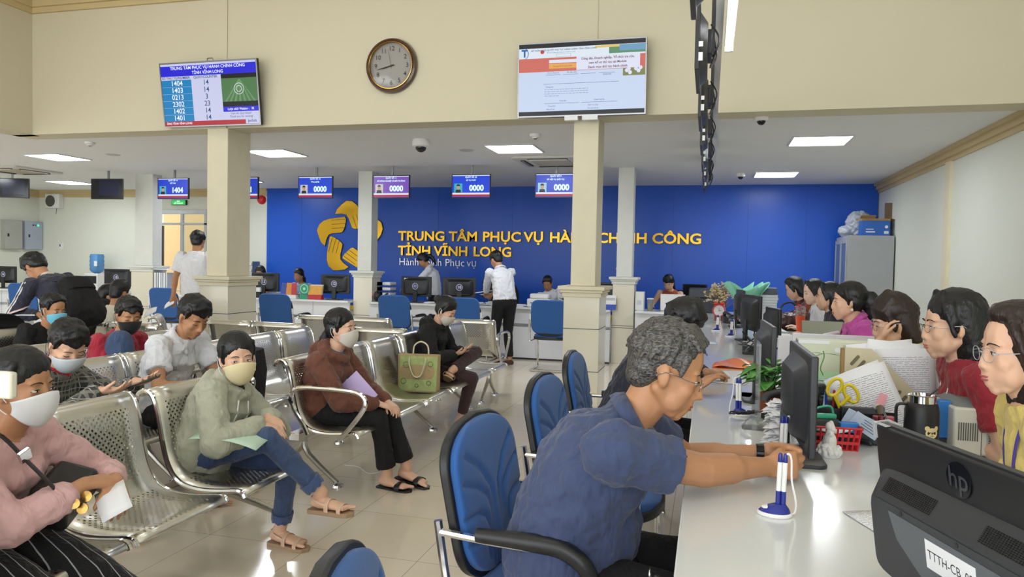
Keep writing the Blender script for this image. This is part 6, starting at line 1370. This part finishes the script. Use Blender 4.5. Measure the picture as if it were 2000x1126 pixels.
# ================================================================ things on the back counter
o = thing('leaflet_holder', 'leaflet rack with blue and orange brochures left of monitor 12', 'leaflets', (-6.36, 10.32, .75)); MB().b2((-.14, -.03, 0), (.14, .05, .06)).build('rack', white_p, o, bevel=.003)
for k_, c_ in enumerate(('3c4a9c', 'd98a3a', 'b83a40')): MB().box((-.09+k_*.09, .0, .15), (.088, .008, .19), rotm(-8, 4-4*k_, 0)).build('brochure', mat('brochure_'+c_, c_, .4, var=.5, vs=30), o)
o = thing('certificate_disc', 'green round emblem sign on a small stand', 'sign', (-6.1, 10.34, .75)); gm = mat('seal_green', '2f9c78', .5); MB().lathe([(0, 0), (.09, 0), (.09, .008), (0, .008)], (0, 0, .16), 32, rot=rotm(90, 0, 0)).build('disc', gm, o); MB().lathe([(.065, .008), (.07, .01), (.06, .01), (.06, .008)], (0, 0, .16), 32, rot=rotm(90, 0, 0), closed=True).build('ring', mat('pale_mint', 'bfe0d0', .5), o); MB().lathe([(0, .008), (.022, .01), (0, .011)], (0, 0, .16), 24, rot=rotm(90, 0, 0)).build('centre_dot', mat('pale_mint', 'bfe0d0', .5), o); MB().b2((-.07, -.03, 0), (.07, .03, .07)).build('stand', gm, o, bevel=.004)
o = thing('leaflet_holder', 'brochure box with a red front left of monitor 12', 'leaflets', (-5.97+.06, 10.34, .75)); MB().b2((-.12, -.03, 0), (.12, .05, .07)).build('box_front', mat('brochure_red', 'c0303a', .4), o, bevel=.003)
for k_, c_ in enumerate(('e0a24a', 'e3e0d8', 'd8b8a0')): MB().box((0, .0+.018*k_, .14), (.23, .006, .14+.02*k_), rotm(-10, 0, 0)).build('brochure', mat('brochure_'+c_, c_, .4, var=.4, vs=30), o)
simple('label_printer', 'white printer right of the standing man', 'printer', (-2.34, 10.45, .75), 0, [('printer_body', MB().b2((-.17, -.14, 0), (.17, .14, .12)), white_p, .015), ('printer_top', MB().b2((-.14, -.1, .12), (.14, .12, .19)), white_p, .02), ('paper_slot', MB().b2((-.12, -.143, .05), (.12, -.139, .07)), mat('slot_dark', '77797c', .5), 0)])
for k_ in range(4):
    o = thing('paper_pile', ['low pile of papers under the standing man\'s hands', 'loose papers left of the white label printer', 'pile of papers right of monitor 10', 'papers beside the mouse before monitor 11'][k_], 'papers', ((-3.0, -2.66, -3.3, -4.0)[k_], 10.42, .75), rnd.uniform(-15, 15))
    for j in range((6, 3, 4, 2)[k_]): MB().box((rnd.uniform(-.03, .03), rnd.uniform(-.02, .02), .005+j*.009), (.23, .2, .008), rotm(0, 0, rnd.uniform(-15, 15))).build('sheet_bundle', paper, o)
for l, x, y in (('small potted plant left of the near right pillar', -2.0, 10.45), ('flower pot far behind the two right pillars', -1.38, 11.9)):
    o = thing('flower_pot', l, 'plant', (x, y, .75)); z_ = 0 if y < 11 else .35; o.location.z = .75 if y < 11 else .75; MB().lathe([(0, 0), (.04, 0), (.05, .09+z_), (.0, .09+z_)], (0, 0, 0), 16).build('pot', mat('dark_pot', '3a3f3a', .5), o); r = random.Random(x*10)
    for k2 in range(14): a = k2*.9; q = MB(); leaf(q, (0, 0, .1+z_), (math.cos(a), math.sin(a), .9), .12, .02); q.build('leaf', leafm, o, solid=.001)
    for k2 in range(4): MB().ell((.05*math.cos(k2*2), .05*math.sin(k2*2), .22+z_), (.025, .025, .02), None, 8, 6).build('blossom', mat('pinkish_blossom', 'd8a5a0', .7), o)
simple('desk_calendar', 'white and blue desk calendar between the two right pillars', 'calendar', (-1.33, 10.3, .75), 0, [('calendar_page', MB().box((0, 0, .14), (.2, .006, .13), rotm(-10, 0, 0)), paper, 0), ('calendar_base', MB().box((0, -.01, .04), (.2, .01, .075), rotm(-10, 0, 0)), mat('blue_card', '2b4fb5', .5), 0), ('date_grid', MB().box((0, -.006, .14), (.17, .001, .004), rotm(-10, 0, 0)).box((0, -.002, .12), (.17, .001, .004), rotm(-10, 0, 0)).box((0, -.01, .16), (.17, .001, .004), rotm(-10, 0, 0)), ink, 0)])
simple('file_rack', 'white upright file holder right of the far right pillar', 'file holder', (-.92, 10.5, .75), 0, [('holder_body', MB().b2((-.06, -.1, 0), (.06, .1, .26)), white_p, .004), ('spine_label', MB().b2((-.03, -.102, .08), (.03, -.1, .14)), mat('pale_cover', 'c3c9d2', .6), 0)])
simple('juice_cup', 'clear plastic cup with yellow drink beside the white file holder', 'cup', (-.77, 10.42, .75), 0, [('cup_wall', MB().lathe([(.035, 0), (.045, .16), (.043, .16), (.033, .003)], (0, 0, 0), 20, closed=True), clearp, 0), ('drink', MB().lathe([(0, .003), (.032, .003), (.038, .1), (0, .1)], (0, 0, 0), 20), mat('yellow_drink', 'cdb24a', .2), 0), ('lid', MB().lathe([(0, .16), (.047, .16), (.046, .175), (0, .175)], (0, 0, 0), 20), white_p, 0)])
simple('laptop', 'white laptop lid in front of the woman in the orange vest', 'laptop', (-.47, 10.55, .75), 4, [('laptop_lid', MB().box((0, 0, .12), (.34, .01, .23), rotm(-10, 0, 0)), white_p, .006), ('laptop_base', MB().b2((-.16, .02, 0), (.16, .24, .016)), white_p, .003)])
for k_, (x, l) in enumerate(((-4.85, 'stack of binders right of the star pillar'), (-4.98, 'file tray against the star pillar'))):
    o = thing('document_tray', l, 'tray', (x+.0, 10.65, .75)); 
    for j in range(4): MB().b2((-.12, -.12, j*.08), (.12, .12, j*.08+.012)).build('shelf', mat('grey_wire', '8d9094', .4, .5), o); MB().b2((-.11, -.11, j*.08+.013), (.11, .11, j*.08+.05)).build('papers', paper, o)
simple('red_lamp', 'small dark gadget with a red light beside the star pillar', 'gadget', (-4.86, 10.33, .75), 0, [('gadget_body', MB().ell((0, 0, .08), (.06, .05, .08)), black_p, 0), ('red_light', MB().ell((-.045, -.03, .09), (.015, .015, .015)), mat('lit_red', 'ff3020', .4, emit=2, var=0), 0)])
simple('card_reader', 'black card reader and white box before monitor 13', 'card reader', (-6.88, 10.28, .75), 0, [('reader_body', MB().b2((-.06, -.03, 0), (.05, .03, .09)), black_p, .006), ('white_box', MB().b2((-.04, -.02, .09), (.04, .02, .16)), white_p, .003)])
# ================================================================ far left corner
o = thing('water_dispenser', 'water dispenser with a blue bottle by the far left wall', 'water dispenser', (-12.05, 12.4, 0)); MB().b2((-.16, -.16, 0), (.16, .16, 1.0)).build('dispenser_body', white_p, o, bevel=.01); MB().b2((-.14, -.165, .8), (.14, -.16, .95)).build('tap_panel', black_p, o)
bw_ = mat('blue_bottle_plastic', '4f8fc8', .15, alpha=.85, var=.05); MB().lathe([(.0, 1.0), (.05, 1.0), (.12, 1.05), (.135, 1.09), (.128, 1.13), (.137, 1.17), (.128, 1.21), (.137, 1.25), (.128, 1.29), (.135, 1.34), (.12, 1.39), (0, 1.4)], (0, 0, 0), 32).build('water_bottle', bw_, o); MB().b2((.06, -.137, 1.15), (.13, -.125, 1.25)).build('bottle_label', paper, o)
for y0, l, led in ((12.1, 'grey steel electrical cabinet on the far left wall', 0), (12.58, 'blue grey electrical cabinet with a green light in the far left corner', 1)):
    o = thing('electrical_cabinet', l, 'cabinet', (XL, y0, 1.76)); cm = mat('cabinet_grey%d' % led, ('a9aaa3', 'a9b2c2')[led], .5)
    MB().b2((0, -.21, -.3), (.1, .21, .3)).build('cabinet_body', cm, o, bevel=.005); MB().b2((.1, -.2, -.29), (.108, .2, .29)).build('door', cm, o, bevel=.003); MB().b2((.108, -.14, -.04), (.12, -.11, .02)).build('lock', black_p, o)
    if led:
        for k_, c_ in enumerate(('1a1a1a', '55585a')): MB().lathe([(0, 0), (.016, 0), (.016, .01), (0, .01)], (.108, -.03+.06*k_, .22), 12, rot=rotm(0, 90, 0)).build('switch_knob', mat('knob_'+c_, c_, .4), o)
        MB().lathe([(0, 0), (.018, 0), (.016, .01), (0, .012)], (.108, .09, .22), 12, rot=rotm(0, 90, 0)).build('green_light', mat('lit_green', '20e090', .4, emit=3, var=0), o)
o = thing('extractor_fan', 'square wall fan unit high in the far left corner', 'fan', (-13.5, YB, 2.5)); MB().b2((-.17, -.12, -.15), (.2, 0, .15)).build('fan_housing', white_p, o, bevel=.01); MB().lathe([(0, 0), (.12, 0), (.12, .01), (0, .01)], (-.03, -.12, 0), 28, rot=rotm(90, 0, 0)).build('fan_grille', mat('grille_grey', '55534e', .5, bump=.5, bs=60), o)
MB().tube([(.12, -.1, -.15), (.11, -.1, -.22), (.1, -.1, -.28)], .005, 5).build('cord', black_p, o)
simple('light_switch', 'white switch plate on the pale back wall', 'switch', (-13.35, YB-.01, 1.55), 0, [('switch_plate', MB().b2((-.06, 0, -.06), (.06, .01, .06)), white_p, .002), ('switch_rocker', MB().b2((-.05, -.004, -.01), (-.03, .0, .04)), black_p, 0)])
simple('exit_sign', 'green lit exit sign above the doorway', 'sign', (-10.38, YB-.06, 2.47), 0, [('sign_housing', MB().b2((-.17, 0, -.05), (.17, .05, .05)), black_p, .003), ('sign_face', MB().b2((-.16, -.002, -.045), (.16, 0, .045)), mat('lit_exit_green', '0b8a3c', .4, emit=1.2, var=0), 0)])
text('EXIT ⇦', .045, (-10.38, YB-.064, 2.495), em('white', 'dfe3f5'), None, 'x', align='CENTER', ay='CENTER') if False else None
_es = [o_ for o_ in C.objects if o_.name == 'exit_sign'][0]
text('LỐI THOÁT', .042, (0, -.006, -.022), em('exit_text', 'd8ffe0', 1.5), _es, 'sign_lettering', align='CENTER', ay='CENTER', bold=.001); text('EXIT', .035, (0, -.006, .02), em('exit_text', 'd8ffe0', 1.5), _es, 'sign_lettering', align='CENTER', ay='CENTER', bold=.001)
simple('fire_alarm_bell', 'red round fire alarm bell left of the blue wall', 'bell', (-8.5, YB, 2.52), 0, [('bell_dome', MB().lathe([(0, .08), (.05, .075), (.085, .04), (.09, 0), (0, 0)], (0, 0, 0), 24, rot=rotm(90, 0, 0)), rp, 0)])
o = thing('wire_document_rack', 'grey wire tray tower left of the blue wall', 'tray', (-8.55, 12.45, .75)); 
for j in range(5): MB().b2((-.16, -.12, j*.12), (.16, .12, j*.12+.008)).build('shelf', mat('grey_wire', '8d9094', .4, .5), o); MB().b2((-.14, -.1, j*.12+.01), (.12, .1, j*.12+.05)).build('papers', paper, o)
for s_ in (-1, 1): MB().b2((s_*.16-.004, -.12, 0), (s_*.16+.004, .12, .56)).build('side_frame', mat('grey_wire', '8d9094', .4, .5), o)
o = thing('side_table', 'narrow white table under the wire tray tower', 'table', (-8.5, 12.45, 0)); MB().b2((-.4, -.25, .71), (.4, .25, .75)).build('tabletop', white_lam, o); [MB().b2((x-.02, y-.02, 0), (x+.02, y+.02, .71)).build('leg', white_lam, o) for x in (-.36, .36) for y in (-.2, .2)]
o = thing('leaflet_rack', 'white shelf with hanging files beside the far left pillar', 'shelf', (-8.7, 10.45, 0)); 
for z_ in (.62, .8, 1.15): MB().b2((-.24, -.12, z_), (.2, .12, z_+.02)).build('shelf', white_lam, o)
for k_ in range(6): MB().b2((-.2+k_*.045, -.1, .82), (-.17+k_*.045, .1, 1.1)).build('file', mat('pale_cover', 'c3c9d2', .6) if k_ % 2 else paper, o)
o = thing('side_table', 'small white table carrying the far flower pot', 'table', (-1.38, 11.9, 0)); MB().b2((-.25, -.2, .71), (.25, .2, .75)).build('tabletop', white_lam, o); [MB().b2((x-.02, y-.02, 0), (x+.02, y+.02, .71)).build('leg', white_lam, o) for x in (-.2, .2) for y in (-.16, .16)]
# papers on the far left desk
for k_, (x, y, n_, l) in enumerate(((-6.3, 5.05, 6, 'stack of pale forms on the far left desk'), (-6.15, 4.4, 4, 'second stack of forms on the far left desk'))):
    o = thing('paper_pile', l, 'papers', (x, y, .75), 0)
    for j in range(n_): MB().box((rnd.uniform(-.03, .03), rnd.uniform(-.04, .04), .005+j*.009), (.3, .4, .008), rotm(0, 0, rnd.uniform(-12, 12))).build('sheet_bundle', paper if j % 3 else mat('pale_pink_paper', 'dcc6c6', .7), o)
# ================================================================ cabinet by the right wall
gy = mat('grey_steel_cabinet', '9fa2a3', .45)
o = thing('filing_cabinet', 'tall grey cabinet with glass sliding doors in the right corner', 'cabinet', (2.22, 12.05, 0)); MB().b2((-.29, -.5, 0), (.32, .5, 1.87)).build('cabinet_body', gy, o, bevel=.004)
for k_, y in enumerate((-.24, .24)):
    f_ = MB().b2((-.31, y-.24, .1), (-.292, y-.2, 1.82)).b2((-.31, y+.2, .1), (-.292, y+.24, 1.82)).b2((-.31, y-.2, 1.76), (-.292, y+.2, 1.82)).b2((-.31, y-.2, .1), (-.292, y+.2, .16)).build('door', gy, o, bevel=.002); MB().b2((-.302, y-.2, .16), (-.298, y+.2, 1.76)).build('glass_pane', mat('dim_glass', '5f6f80', .08, spec=.8), f_); MB().b2((-.322, y-.22, .9), (-.31, y-.21, 1.02)).build('handle', black_p, f_)
o = thing('cardboard_box', 'blue printed carton on top of the grey cabinet', 'box', (2.3, 11.85, 1.87)); MB().b2((-.18, -.2, 0), (.2, .15, .22)).build('carton', mat('blue_carton', '2462b8', .5), o, bevel=.004); MB().b2((-.18, -.2, .22), (.2, .15, .25)).box((.22, -.1, .25), (.1, .2, .006), rotm(0, 25, 0)).box((-.1, -.22, .27), (.2, .08, .006), rotm(-30, 0, 0)).build('flap', mat('cardboard', 'a0804f', .8), o); MB().b2((-.12, -.202, .05), (.0, -.2, .065)).b2((-.12, -.202, .09), (-.02, -.2, .1)).b2((.12, -.202, .03), (.18, -.2, .07)).build('print', paper, o)
MB().lathe([(0, 0), (.022, 0), (.022, .002), (0, .002)], (.15, -.2, .13), 16, rot=rotm(90, 0, 0)).build('round_mark', paper, o)
o = thing('plastic_bag', 'translucent plastic bags piled on the grey cabinet', 'bag', (2.08, 12.0, 1.87)); q = MB(); q.ell((.02, 0, .18), (.14, .16, .2)); q.ell((-.1, 0, .08), (.12, .12, .09)); q.ell((.1, 0, .3), (.1, .1, .08)); soft(q, 'bag_body', mat('translucent_plastic', 'b9bfc6', .25, alpha=.75), o, .012, 1, .06, .05)
simple('wall_bracket', 'brown bracket behind the blue carton on the right wall', 'bracket', (2.5, 11.9, 2.0), 0, [('bracket_plate', MB().b2((-.03, -.05, 0), (.06, .0, .36)), mat('brown_board', '6e5c48', .7), 0)])
for k_, (y, z_) in enumerate(((6.95, 1.98), (6.55, 2.0))):
    simple('wall_hook', ('left' if k_ == 0 else 'right')+' small screw hook on the right wall', 'hook', (XR, y, z_), 0, [('hook', MB().ell((-.01, 0, 0), (.015, .01, .02)), black_p, 0)])
# ================================================================ ceiling gear
def dome(label, loc, k=1.0):
    o = thing('security_camera', label, 'camera', loc); MB().lathe([(0, 0), (.07*k, 0), (.075*k, -.02*k), (.075*k, -.055*k), (.06*k, -.065*k), (0, -.065*k)][::-1], (0, 0, 0), 28).build('camera_housing', white_p, o); MB().ell((0, 0, -.065*k), (.048*k, .048*k, .045*k)).build('camera_dome', mat('glossy_black', '0b0b0d', .15), o)
dome('dome security camera under the ceiling left of the cassette air conditioner', (-3.16, 7.8, HC), 1.3); dome('white dome camera on the ceiling near the right wall', (.42, 7.01, HC), .8); dome('small dome camera on the ceiling above the blue wall', (.41, 11.2, HC), .8)
for l, x, y in (('round smoke detector right of the air conditioner lamp', -1.81, 7.66), ('smoke detector above the left number television', -7.3, 7.4)):
    o = thing('smoke_detector', l, 'smoke detector', (x, y, HC)); MB().lathe([(0, -.045), (.03, -.045), (.035, -.03), (.055, -.025), (.06, 0), (0, 0)], (0, 0, 0), 24).build('detector_body', white_p, o); MB().lathe([(0, -.05), (.02, -.05), (.02, -.045), (0, -.045)], (0, 0, 0), 16).build('sensor', mat('vent_dark', '55554f', .6), o)
for l, x, y in (('round ceiling speaker left of the middle lit panel', -2.89, 8.6), ('round ceiling speaker behind the left lit panel', -7.85, 8.35)):
    o = thing('ceiling_speaker', l, 'speaker', (x, y, HC)); MB().lathe([(0, -.008), (.08, -.008), (.095, 0), (0, 0)], (0, 0, 0), 28).build('speaker_grille', mat('speaker_grey', 'b5b5b3', .6), o)
def cassette(label, x, y, rz=0):
    o = thing('cassette_air_conditioner', label, 'air conditioner', (x, y, HC), rz); MB().prism(rrect(.92, .92, .05), .03, ((0, 0, -.03), (1, 0, 0), (0, 1, 0), (0, 0, 1))).build('panel', mat('ac_white', 'cdccc6', .5), o, bevel=.005)
    MB().prism(rrect(.5, .5, .03), .006, ((0, 0, -.036), (1, 0, 0), (0, 1, 0), (0, 0, 1))).build('intake_grille', mat('ac_grille', 'b3ab98', .7), o)
    for k_ in range(4): T_ = rotm(0, 0, 90*k_); MB().box(T_@np.array([0, .35, -.033]), (.52, .06, .012), T_).build('air_outlet', mat('ac_dark', '3c3a38', .6), o); MB().box(T_@np.array([0, .35, -.041]), (.5, .03, .004), T_@rotm(25, 0, 0)).build('louvre', mat('ac_white', 'cdccc6', .5), o)
cassette('square ceiling air conditioner left of the near right pillar', -2.02, 9.6); cassette('square ceiling air conditioner at the far left edge', -10.9, 9.6)
# ================================================================ things held or worn by people
def prop(name, label, cat, loc, rot, parts):
    o = thing(name, label, cat, loc); o.rotation_euler = [R_(a) for a in rot]
    for nm, mb_, m_, bv in parts: mb_.build(nm, m_, o, bevel=bv)
    return o
def phone(label, loc, rot, case='17181c', on=False, w=.072, h=.15):
    return prop('smartphone', label, 'phone', loc, rot, [('phone_body', MB().box((0, 0, 0), (h, w, .008)), mat('phone_case_'+case, case, .35), .003), ('phone_screen', MB().box((0, 0, .0043), (h-.006, w-.006, .0006)), mat('phone_glass', '0d0e12', .08), 0)])
prop('cream_gadget', 'cream white rounded gadget held up at the left edge of the photo', 'gadget', (-1.41, 1.2, 1.09), (0, 0, 0), [('gadget_shell', MB().box((0, 0, 0), (.075, .02, .056)), mat('cream_plastic', 'dcd8c8', .5), .006)])
phone('black phone in the hands of the woman in the black hoodie', (-1.86, 5.71, .665), (0, -15, 0))
phone('wide dark phone held by the young man in plaid', (-2.55, 2.9, .775), (0, -20, 35))
phone('black phone held low by the man in red', (-3.3, 4.02, .67), (0, -25, 10))
paper_g = mat('pale_green_paper', 'b5cdb8', .6)
G = [[(u*.3-.15, v*.2-.1, .02*math.sin(u*2.5)-.03*u*u) for v in np.linspace(0, 1, 6)] for u in np.linspace(0, 1, 9)]
o = MB().sheet(G).build('paper_folder', paper_g, None, solid=.002); o.location = (-1.97, 2.77, .60); o.rotation_euler = (R_(9), R_(3), R_(8)); tag(o, 'pale green folder on the lap of the girl in grey', 'folder')
o = thing('notebook', 'lilac clear folder on the lap of the woman in brown', 'folder', (-1.96, 3.93, .60)); o.rotation_euler = (R_(65), R_(40), R_(-10)); MB().box((0, 0, 0), (.2, .14, .006)).build('cover', mat('lilac_plastic', 'b9a3d6', .3), o); MB().box((.02, .02, -.0035), (.1, .08, .001)).build('pattern', mat('lilac_dark', '8d74b8', .4), o)
o = MB().sheet([[(u*.13-.065, v*.09-.045, .006*math.sin(3*u)) for v in np.linspace(0, 1, 4)] for u in np.linspace(0, 1, 5)]).build('paper_slip', paper, None, solid=.0008); o.location = (-1.745, 1.86, .61); o.rotation_euler = (R_(30), R_(25), R_(-35)); tag(o, 'small white slip in the hand of the woman in pink', 'paper')
o = MB().sheet([[(u*.2-.1, v*.15-.075, .02*math.sin(3*u)*v) for v in np.linspace(0, 1, 4)] for u in np.linspace(0, 1, 5)]).build('paper_sheets', mat('pale_pink_paper', 'dcc6c6', .7), None, solid=.004); o.location = (-5.34, 4.68, .9); o.rotation_euler = (R_(10), R_(-20), R_(20)); tag(o, 'pinkish papers in the hand of the stooped man with the backpack', 'papers')
for l, c in (('papers in the hand of the man in the white tee', (-6.38, 7.68, .78)), ('white papers held by the person in the cream shirt', (-5.2, 6.0, .82))):
    o = MB().sheet([[(u*.13-.065, v*.1-.05, .02*math.sin(3*u)*v) for v in np.linspace(0, 1, 4)] for u in np.linspace(0, 1, 5)]).build('paper_sheets', paper, None, solid=.004); o.location = c; o.rotation_euler = (R_(25), R_(-30), R_(20)); tag(o, l, 'papers')
for k_, c in enumerate(((-3.08, 10.08, .96), (-3.02, 10.14, .93))):
    o = MB().box((0, 0, 0), (.24, .2, .006), rotm(0, -8, 10+20*k_)).build('paper_sheets', paper, None); o.location = c; tag(o, ('upper', 'lower')[k_]+' sheaf lifted by the standing man at the back counter', 'papers')
# tote bag
o = thing('tote_bag', 'green patterned jute tote bag on the bench seat', 'bag', (-2.06, 5.12, .405), 8); jute = mat('jute', 'b39c72', .9, bump=.4, bs=200); gp = mat('green_print_cloth', 'a9b878', .8, var=.35, vs=26)
MB().loft([((0, 0, 0), (1, 0, 0), (0, 1, 0), .15, .065), ((0, 0, .15), (1, 0, 0), (0, 1, 0), .152, .06), ((0, .0, .27), (1, 0, 0), (0, 1, 0), .155, .045)], 28, pw=9).build('bag_body', jute, o)
MB().add([(-.13, -.068, .01), (.145, -.068, .01), (.15, -.049, .262), (-.132, -.049, .262)], [(0, 1, 2, 3)]).build('front_panel', gp, o, solid=.003, smooth=False)
MB().tube([(-.06, -.055, .25), (-.055, -.075, .2), (-.02, -.082, .12), (.03, -.082, .12), (.06, -.075, .2), (.065, -.055, .25)], .006, 7, smooth=4, flat=1.8).build('bag_handle', mat('cream_rope', 'd8d2b8', .8), o)
MB().tube([(-.06, .045, .26), (-.05, .05, .33), (0, .052, .36), (.05, .05, .33), (.06, .045, .26)], .006, 7, smooth=4).build('bag_handle', mat('cream_rope', 'd8d2b8', .8), o)
q = MB()
for cx, cz, rr in ((-.08, .2, .022), (.1, .21, .018), (-.1, .08, .02), (.09, .07, .016), (.0, .05, .012)): q.tube([(cx+rr*math.cos(a), -.0715+.07*(cz-.01)*.3-.0, cz+rr*math.sin(a)) for a in np.linspace(0, 6.28, 13)[:-1]], .0018, 5, closed=True)
q.build('print_outline', mat('dark_green_line', '4f6335', .8), o)
# black backpack on the standing man
o = thing('backpack', 'large black backpack worn by the stooped standing man', 'backpack', (-4.95, 4.9, 1.03)); o.scale = (.85, .85, .85); o.rotation_euler = (0, R_(-34), R_(-5)); q = MB()
q.loft([((0, 0, -.3), (0, 1, 0), (1, 0, 0), .14, .08), ((.02, 0, -.22), (0, 1, 0), (1, 0, 0), .17, .11), ((.01, 0, .0), (0, 1, 0), (1, 0, 0), .165, .11), ((-.0, 0, .14), (0, 1, 0), (1, 0, 0), .13, .09), ((-.02, 0, .18), (0, 1, 0), (1, 0, 0), .08, .05)], 24, pw=3.2); soft(q, 'bag_body', black_c, o, .01, 3, .02, .06)
q = MB(); q.loft([((.03, 0, .02), (0, 1, 0), (1, 0, 0), .15, .105), ((.02, 0, .15), (0, 1, 0), (1, 0, 0), .14, .1), ((-.01, 0, .2), (0, 1, 0), (1, 0, 0), .09, .06)], 20, pw=4); soft(q, 'top_flap', black_c, o, .01, 2)
for s_ in (-1, 1): MB().tube([(-.06, s_*.09, .2), (-.14, s_*.12, .24), (-.24, s_*.12, .14), (-.22, s_*.13, -.02), (-.1, s_*.13, -.12)], .02, 8, flat=.35, smooth=4).build('shoulder_strap', black_c, o)
o = thing('sleeve_stripe', 'x', 'x') if False else None
# crossbody bag of the woman in pink
o = thing('crossbody_bag', 'black crossbody bag with gold charms worn by the woman in pink', 'bag', (-1.93, 1.8, .62)); blk_l = mat('black_leather', '141416', .35, bump=.1, bs=200)
MB().box((.02, .03, -.0), (.13, .2, .1), rotm(25, 15, 20)).build('bag_body', blk_l, o, bevel=.02, bseg=3)
MB().tube([(-.09, -.21, .24), (-.0, -.17, .235), (.05, -.12, .15), (.08, -.06, .06), (.06, .0, .0)], .013, 8, flat=.25, smooth=5).build('shoulder_strap', mat('dark_brown_strap', '241a18', .5), o); MB().box((.052, -.125, .165), (.012, .035, .04), rotm(30, 20, 0)).build('strap_buckle', chrome, o, bevel=.002)
for k_, (a, b, c) in enumerate(((.12, -.02, .0), (.13, .0, -.02), (.125, .02, .01))): MB().lathe([(0, 0), (.016, 0), (.016, .005), (0, .006)], (a, b, c), 16, rot=rotm(60, 60, 0)).build('gold_charm', gold, o)
# watch of the man in the polo
WR = np.array([.162, 2.295, .812]); o = thing('wrist_watch', 'black segmented bracelet watch of the man in navy polo', 'watch', tuple(WR)); q = MB()
for k_ in range(18): a = k_*R_(20); q.box((0, .031*math.cos(a), .026*math.sin(a)), (.022, .009, .006), rotm(k_*20-90+180, 0, 0))
q.build('bracelet', mat('gloss_black_metal', '101013', .25, .4), o, bevel=.001)
# keys at the belt
o = thing('key_ring', 'key ring with black leather fob hanging from the belt of the man in navy polo', 'keys', (-.12, 1.84, .60)); MB().tube([(.0, .016*math.cos(a), .016*math.sin(a)) for a in np.linspace(0, 6.28, 17)[:-1]], .0018, 5, closed=True).build('ring', chrome, o); MB().box((.04, -.0, -.02), (.07, .012, .022), rotm(0, 20, 0)).build('leather_fob', blk_l, o, bevel=.004)
# lanyards, earring
def on_chest(P, f, dz, dy): return P['P'][2]+P['d2']*dz+P['fw']*f+P['us']*dy
def lanyard(P, label, m):
    o = thing('lanyard', label, 'lanyard', tuple(P['o'].location), math.degrees(P['o'].rotation_euler.z)); s_ = P['s']; P3 = P['P'][3]
    for k_ in (-1, 1): MB().tube([P3-P['fw']*.06+P['us']*k_*.04, P3+P['us']*k_*.065+P['d2']*.01, P3+P['fw']*.075+P['us']*k_*.05-P['d2']*.05, P3+P['fw']*.135+P['us']*k_*.025-P['d2']*.16, P3+P['fw']*.15-P['d2']*.27], .006, 6, flat=.3, smooth=4).build('strap', m, o)
    MB().box(P3+P['fw']*.155-P['d2']*.31, (.006, .055, .085)).build('card', paper, o, bevel=.002)
lanyard(yl, 'violet lanyard of the clerk in pale yellow', mat('violet_cloth', '4a3a94', .7)); lanyard(rd, 'white cord lanyard of the clerk in dark red', mat('white_cord', 'e6e6e4', .5))
def at_head(P, c): H, R = P['T']; return H+R@np.array(c)*P['s']
q = MB(); s_ = pb['o']; MB().ell(at_head(pb, (-.005, .088, -.045)), (.007, .007, .009)).build('earring', mat('pearl', 'e8e0d4', .2), s_); MB().ell(at_head(pb, (-.005, .086, -.03)), (.004, .004, .008)).build('earring', gold, s_)
# star on the red shirt under the plaid, monogram on the red tee, logo patch on the hoodie
yst = mat('gold_print', 'd9a23a', .6)
# hoodie cords
for k_ in (-1, 1):
    P3 = gh['P'][3]; MB().tube([P3+gh['fw']*.085+gh['us']*k_*.045-gh['d2']*.03, P3+gh['fw']*.12+gh['us']*k_*.05-gh['d2']*.09, P3+gh['fw']*.13+gh['us']*k_*.05-gh['d2']*.17], .0035, 6, smooth=3).build('hood_cord', cordm, gh['o'])
c = gh['P'][3]+gh['fw']*.138-gh['us']*.0+gh['us']*.07-gh['d2']*.13; MB().box(c, (.006, .022, .018)).build('chest_patch', mat('red_patch', 'a02830', .6), gh['o'])

# white stripes down the sleeve of the stooped man
E_, W2 = bpn['J']['l']; S_ = bpn['SH'][1]
for k_ in (-1, 1):
    off = np.array([.0, .062, 0]); sh_ = np.array([k_*.014, 0, 0]); MB().tube([S_+off+sh_+np.array([0, -.01, .03]), S_+(E_-S_)*.5+off*.93+sh_, E_+off*.9+sh_, E_+(W2-E_)*.5+off*.8+sh_, W2+off*.65+sh_], .0055, 6, smooth=4).build('sleeve_stripe', white_p, bpn['o'])
MB().ell(bpn['P'][3]-bpn['d2']*.02, (.085, .09, .05), np.stack([bpn['fw'], bpn['us'], bpn['d2']], 1)).build('light_hood', cream_c, bpn['o'])
# turned-up frayed cuffs of the jeans
for nm in 'lr':
    A = gh['feet'][nm][0]; K = gh['knees'][nm]; d_ = unit(K-A); L_ = np.linalg.norm(K-A); _, a_, b_ = frame(d_); an = np.linspace(0, 6.283, 41)[:-1]; q = MB()
    q.rings([A+d_*t*L_+np.outer(np.cos(an), a_)*r_+np.outer(np.sin(an), b_)*r_+np.outer(.004*np.sin(an*9)*fr_, d_) for t, r_, fr_ in ((.13, .041, 1), (.12, .048, 1), (.24, .051, 0), (.24, .044, 0))], closed=True)
    q.build('jeans_cuff', cloth('pale_denim', '3c5077', var=.3), gh['o'])
prop('shoulder_bag', 'upright black bag on the second row seat behind the girl in grey', 'bag', (-2.98, 4.33, .4), (0, 8, 10), [('bag_body', MB().loft([((0, 0, 0), (1, 0, 0), (0, 1, 0), .09, .13), ((0, 0, .22), (1, 0, 0), (0, 1, 0), .08, .12), ((0, 0, .36), (1, 0, 0), (0, 1, 0), .04, .09)], 24, pw=4), black_c, .0)])

o = MB().tube([(-2.3, 4.42, .004), (-2.2, 4.42, .004), (-2.06, 4.3, .004), (-2.0, 4.4, .004), (-2.0, 4.5, .004)], .003, 5, smooth=5).build('thin_cable', cordm, None); tag(o, 'thin pale cable lying on the floor by the looped armrest bench', 'cable')
settle_text()
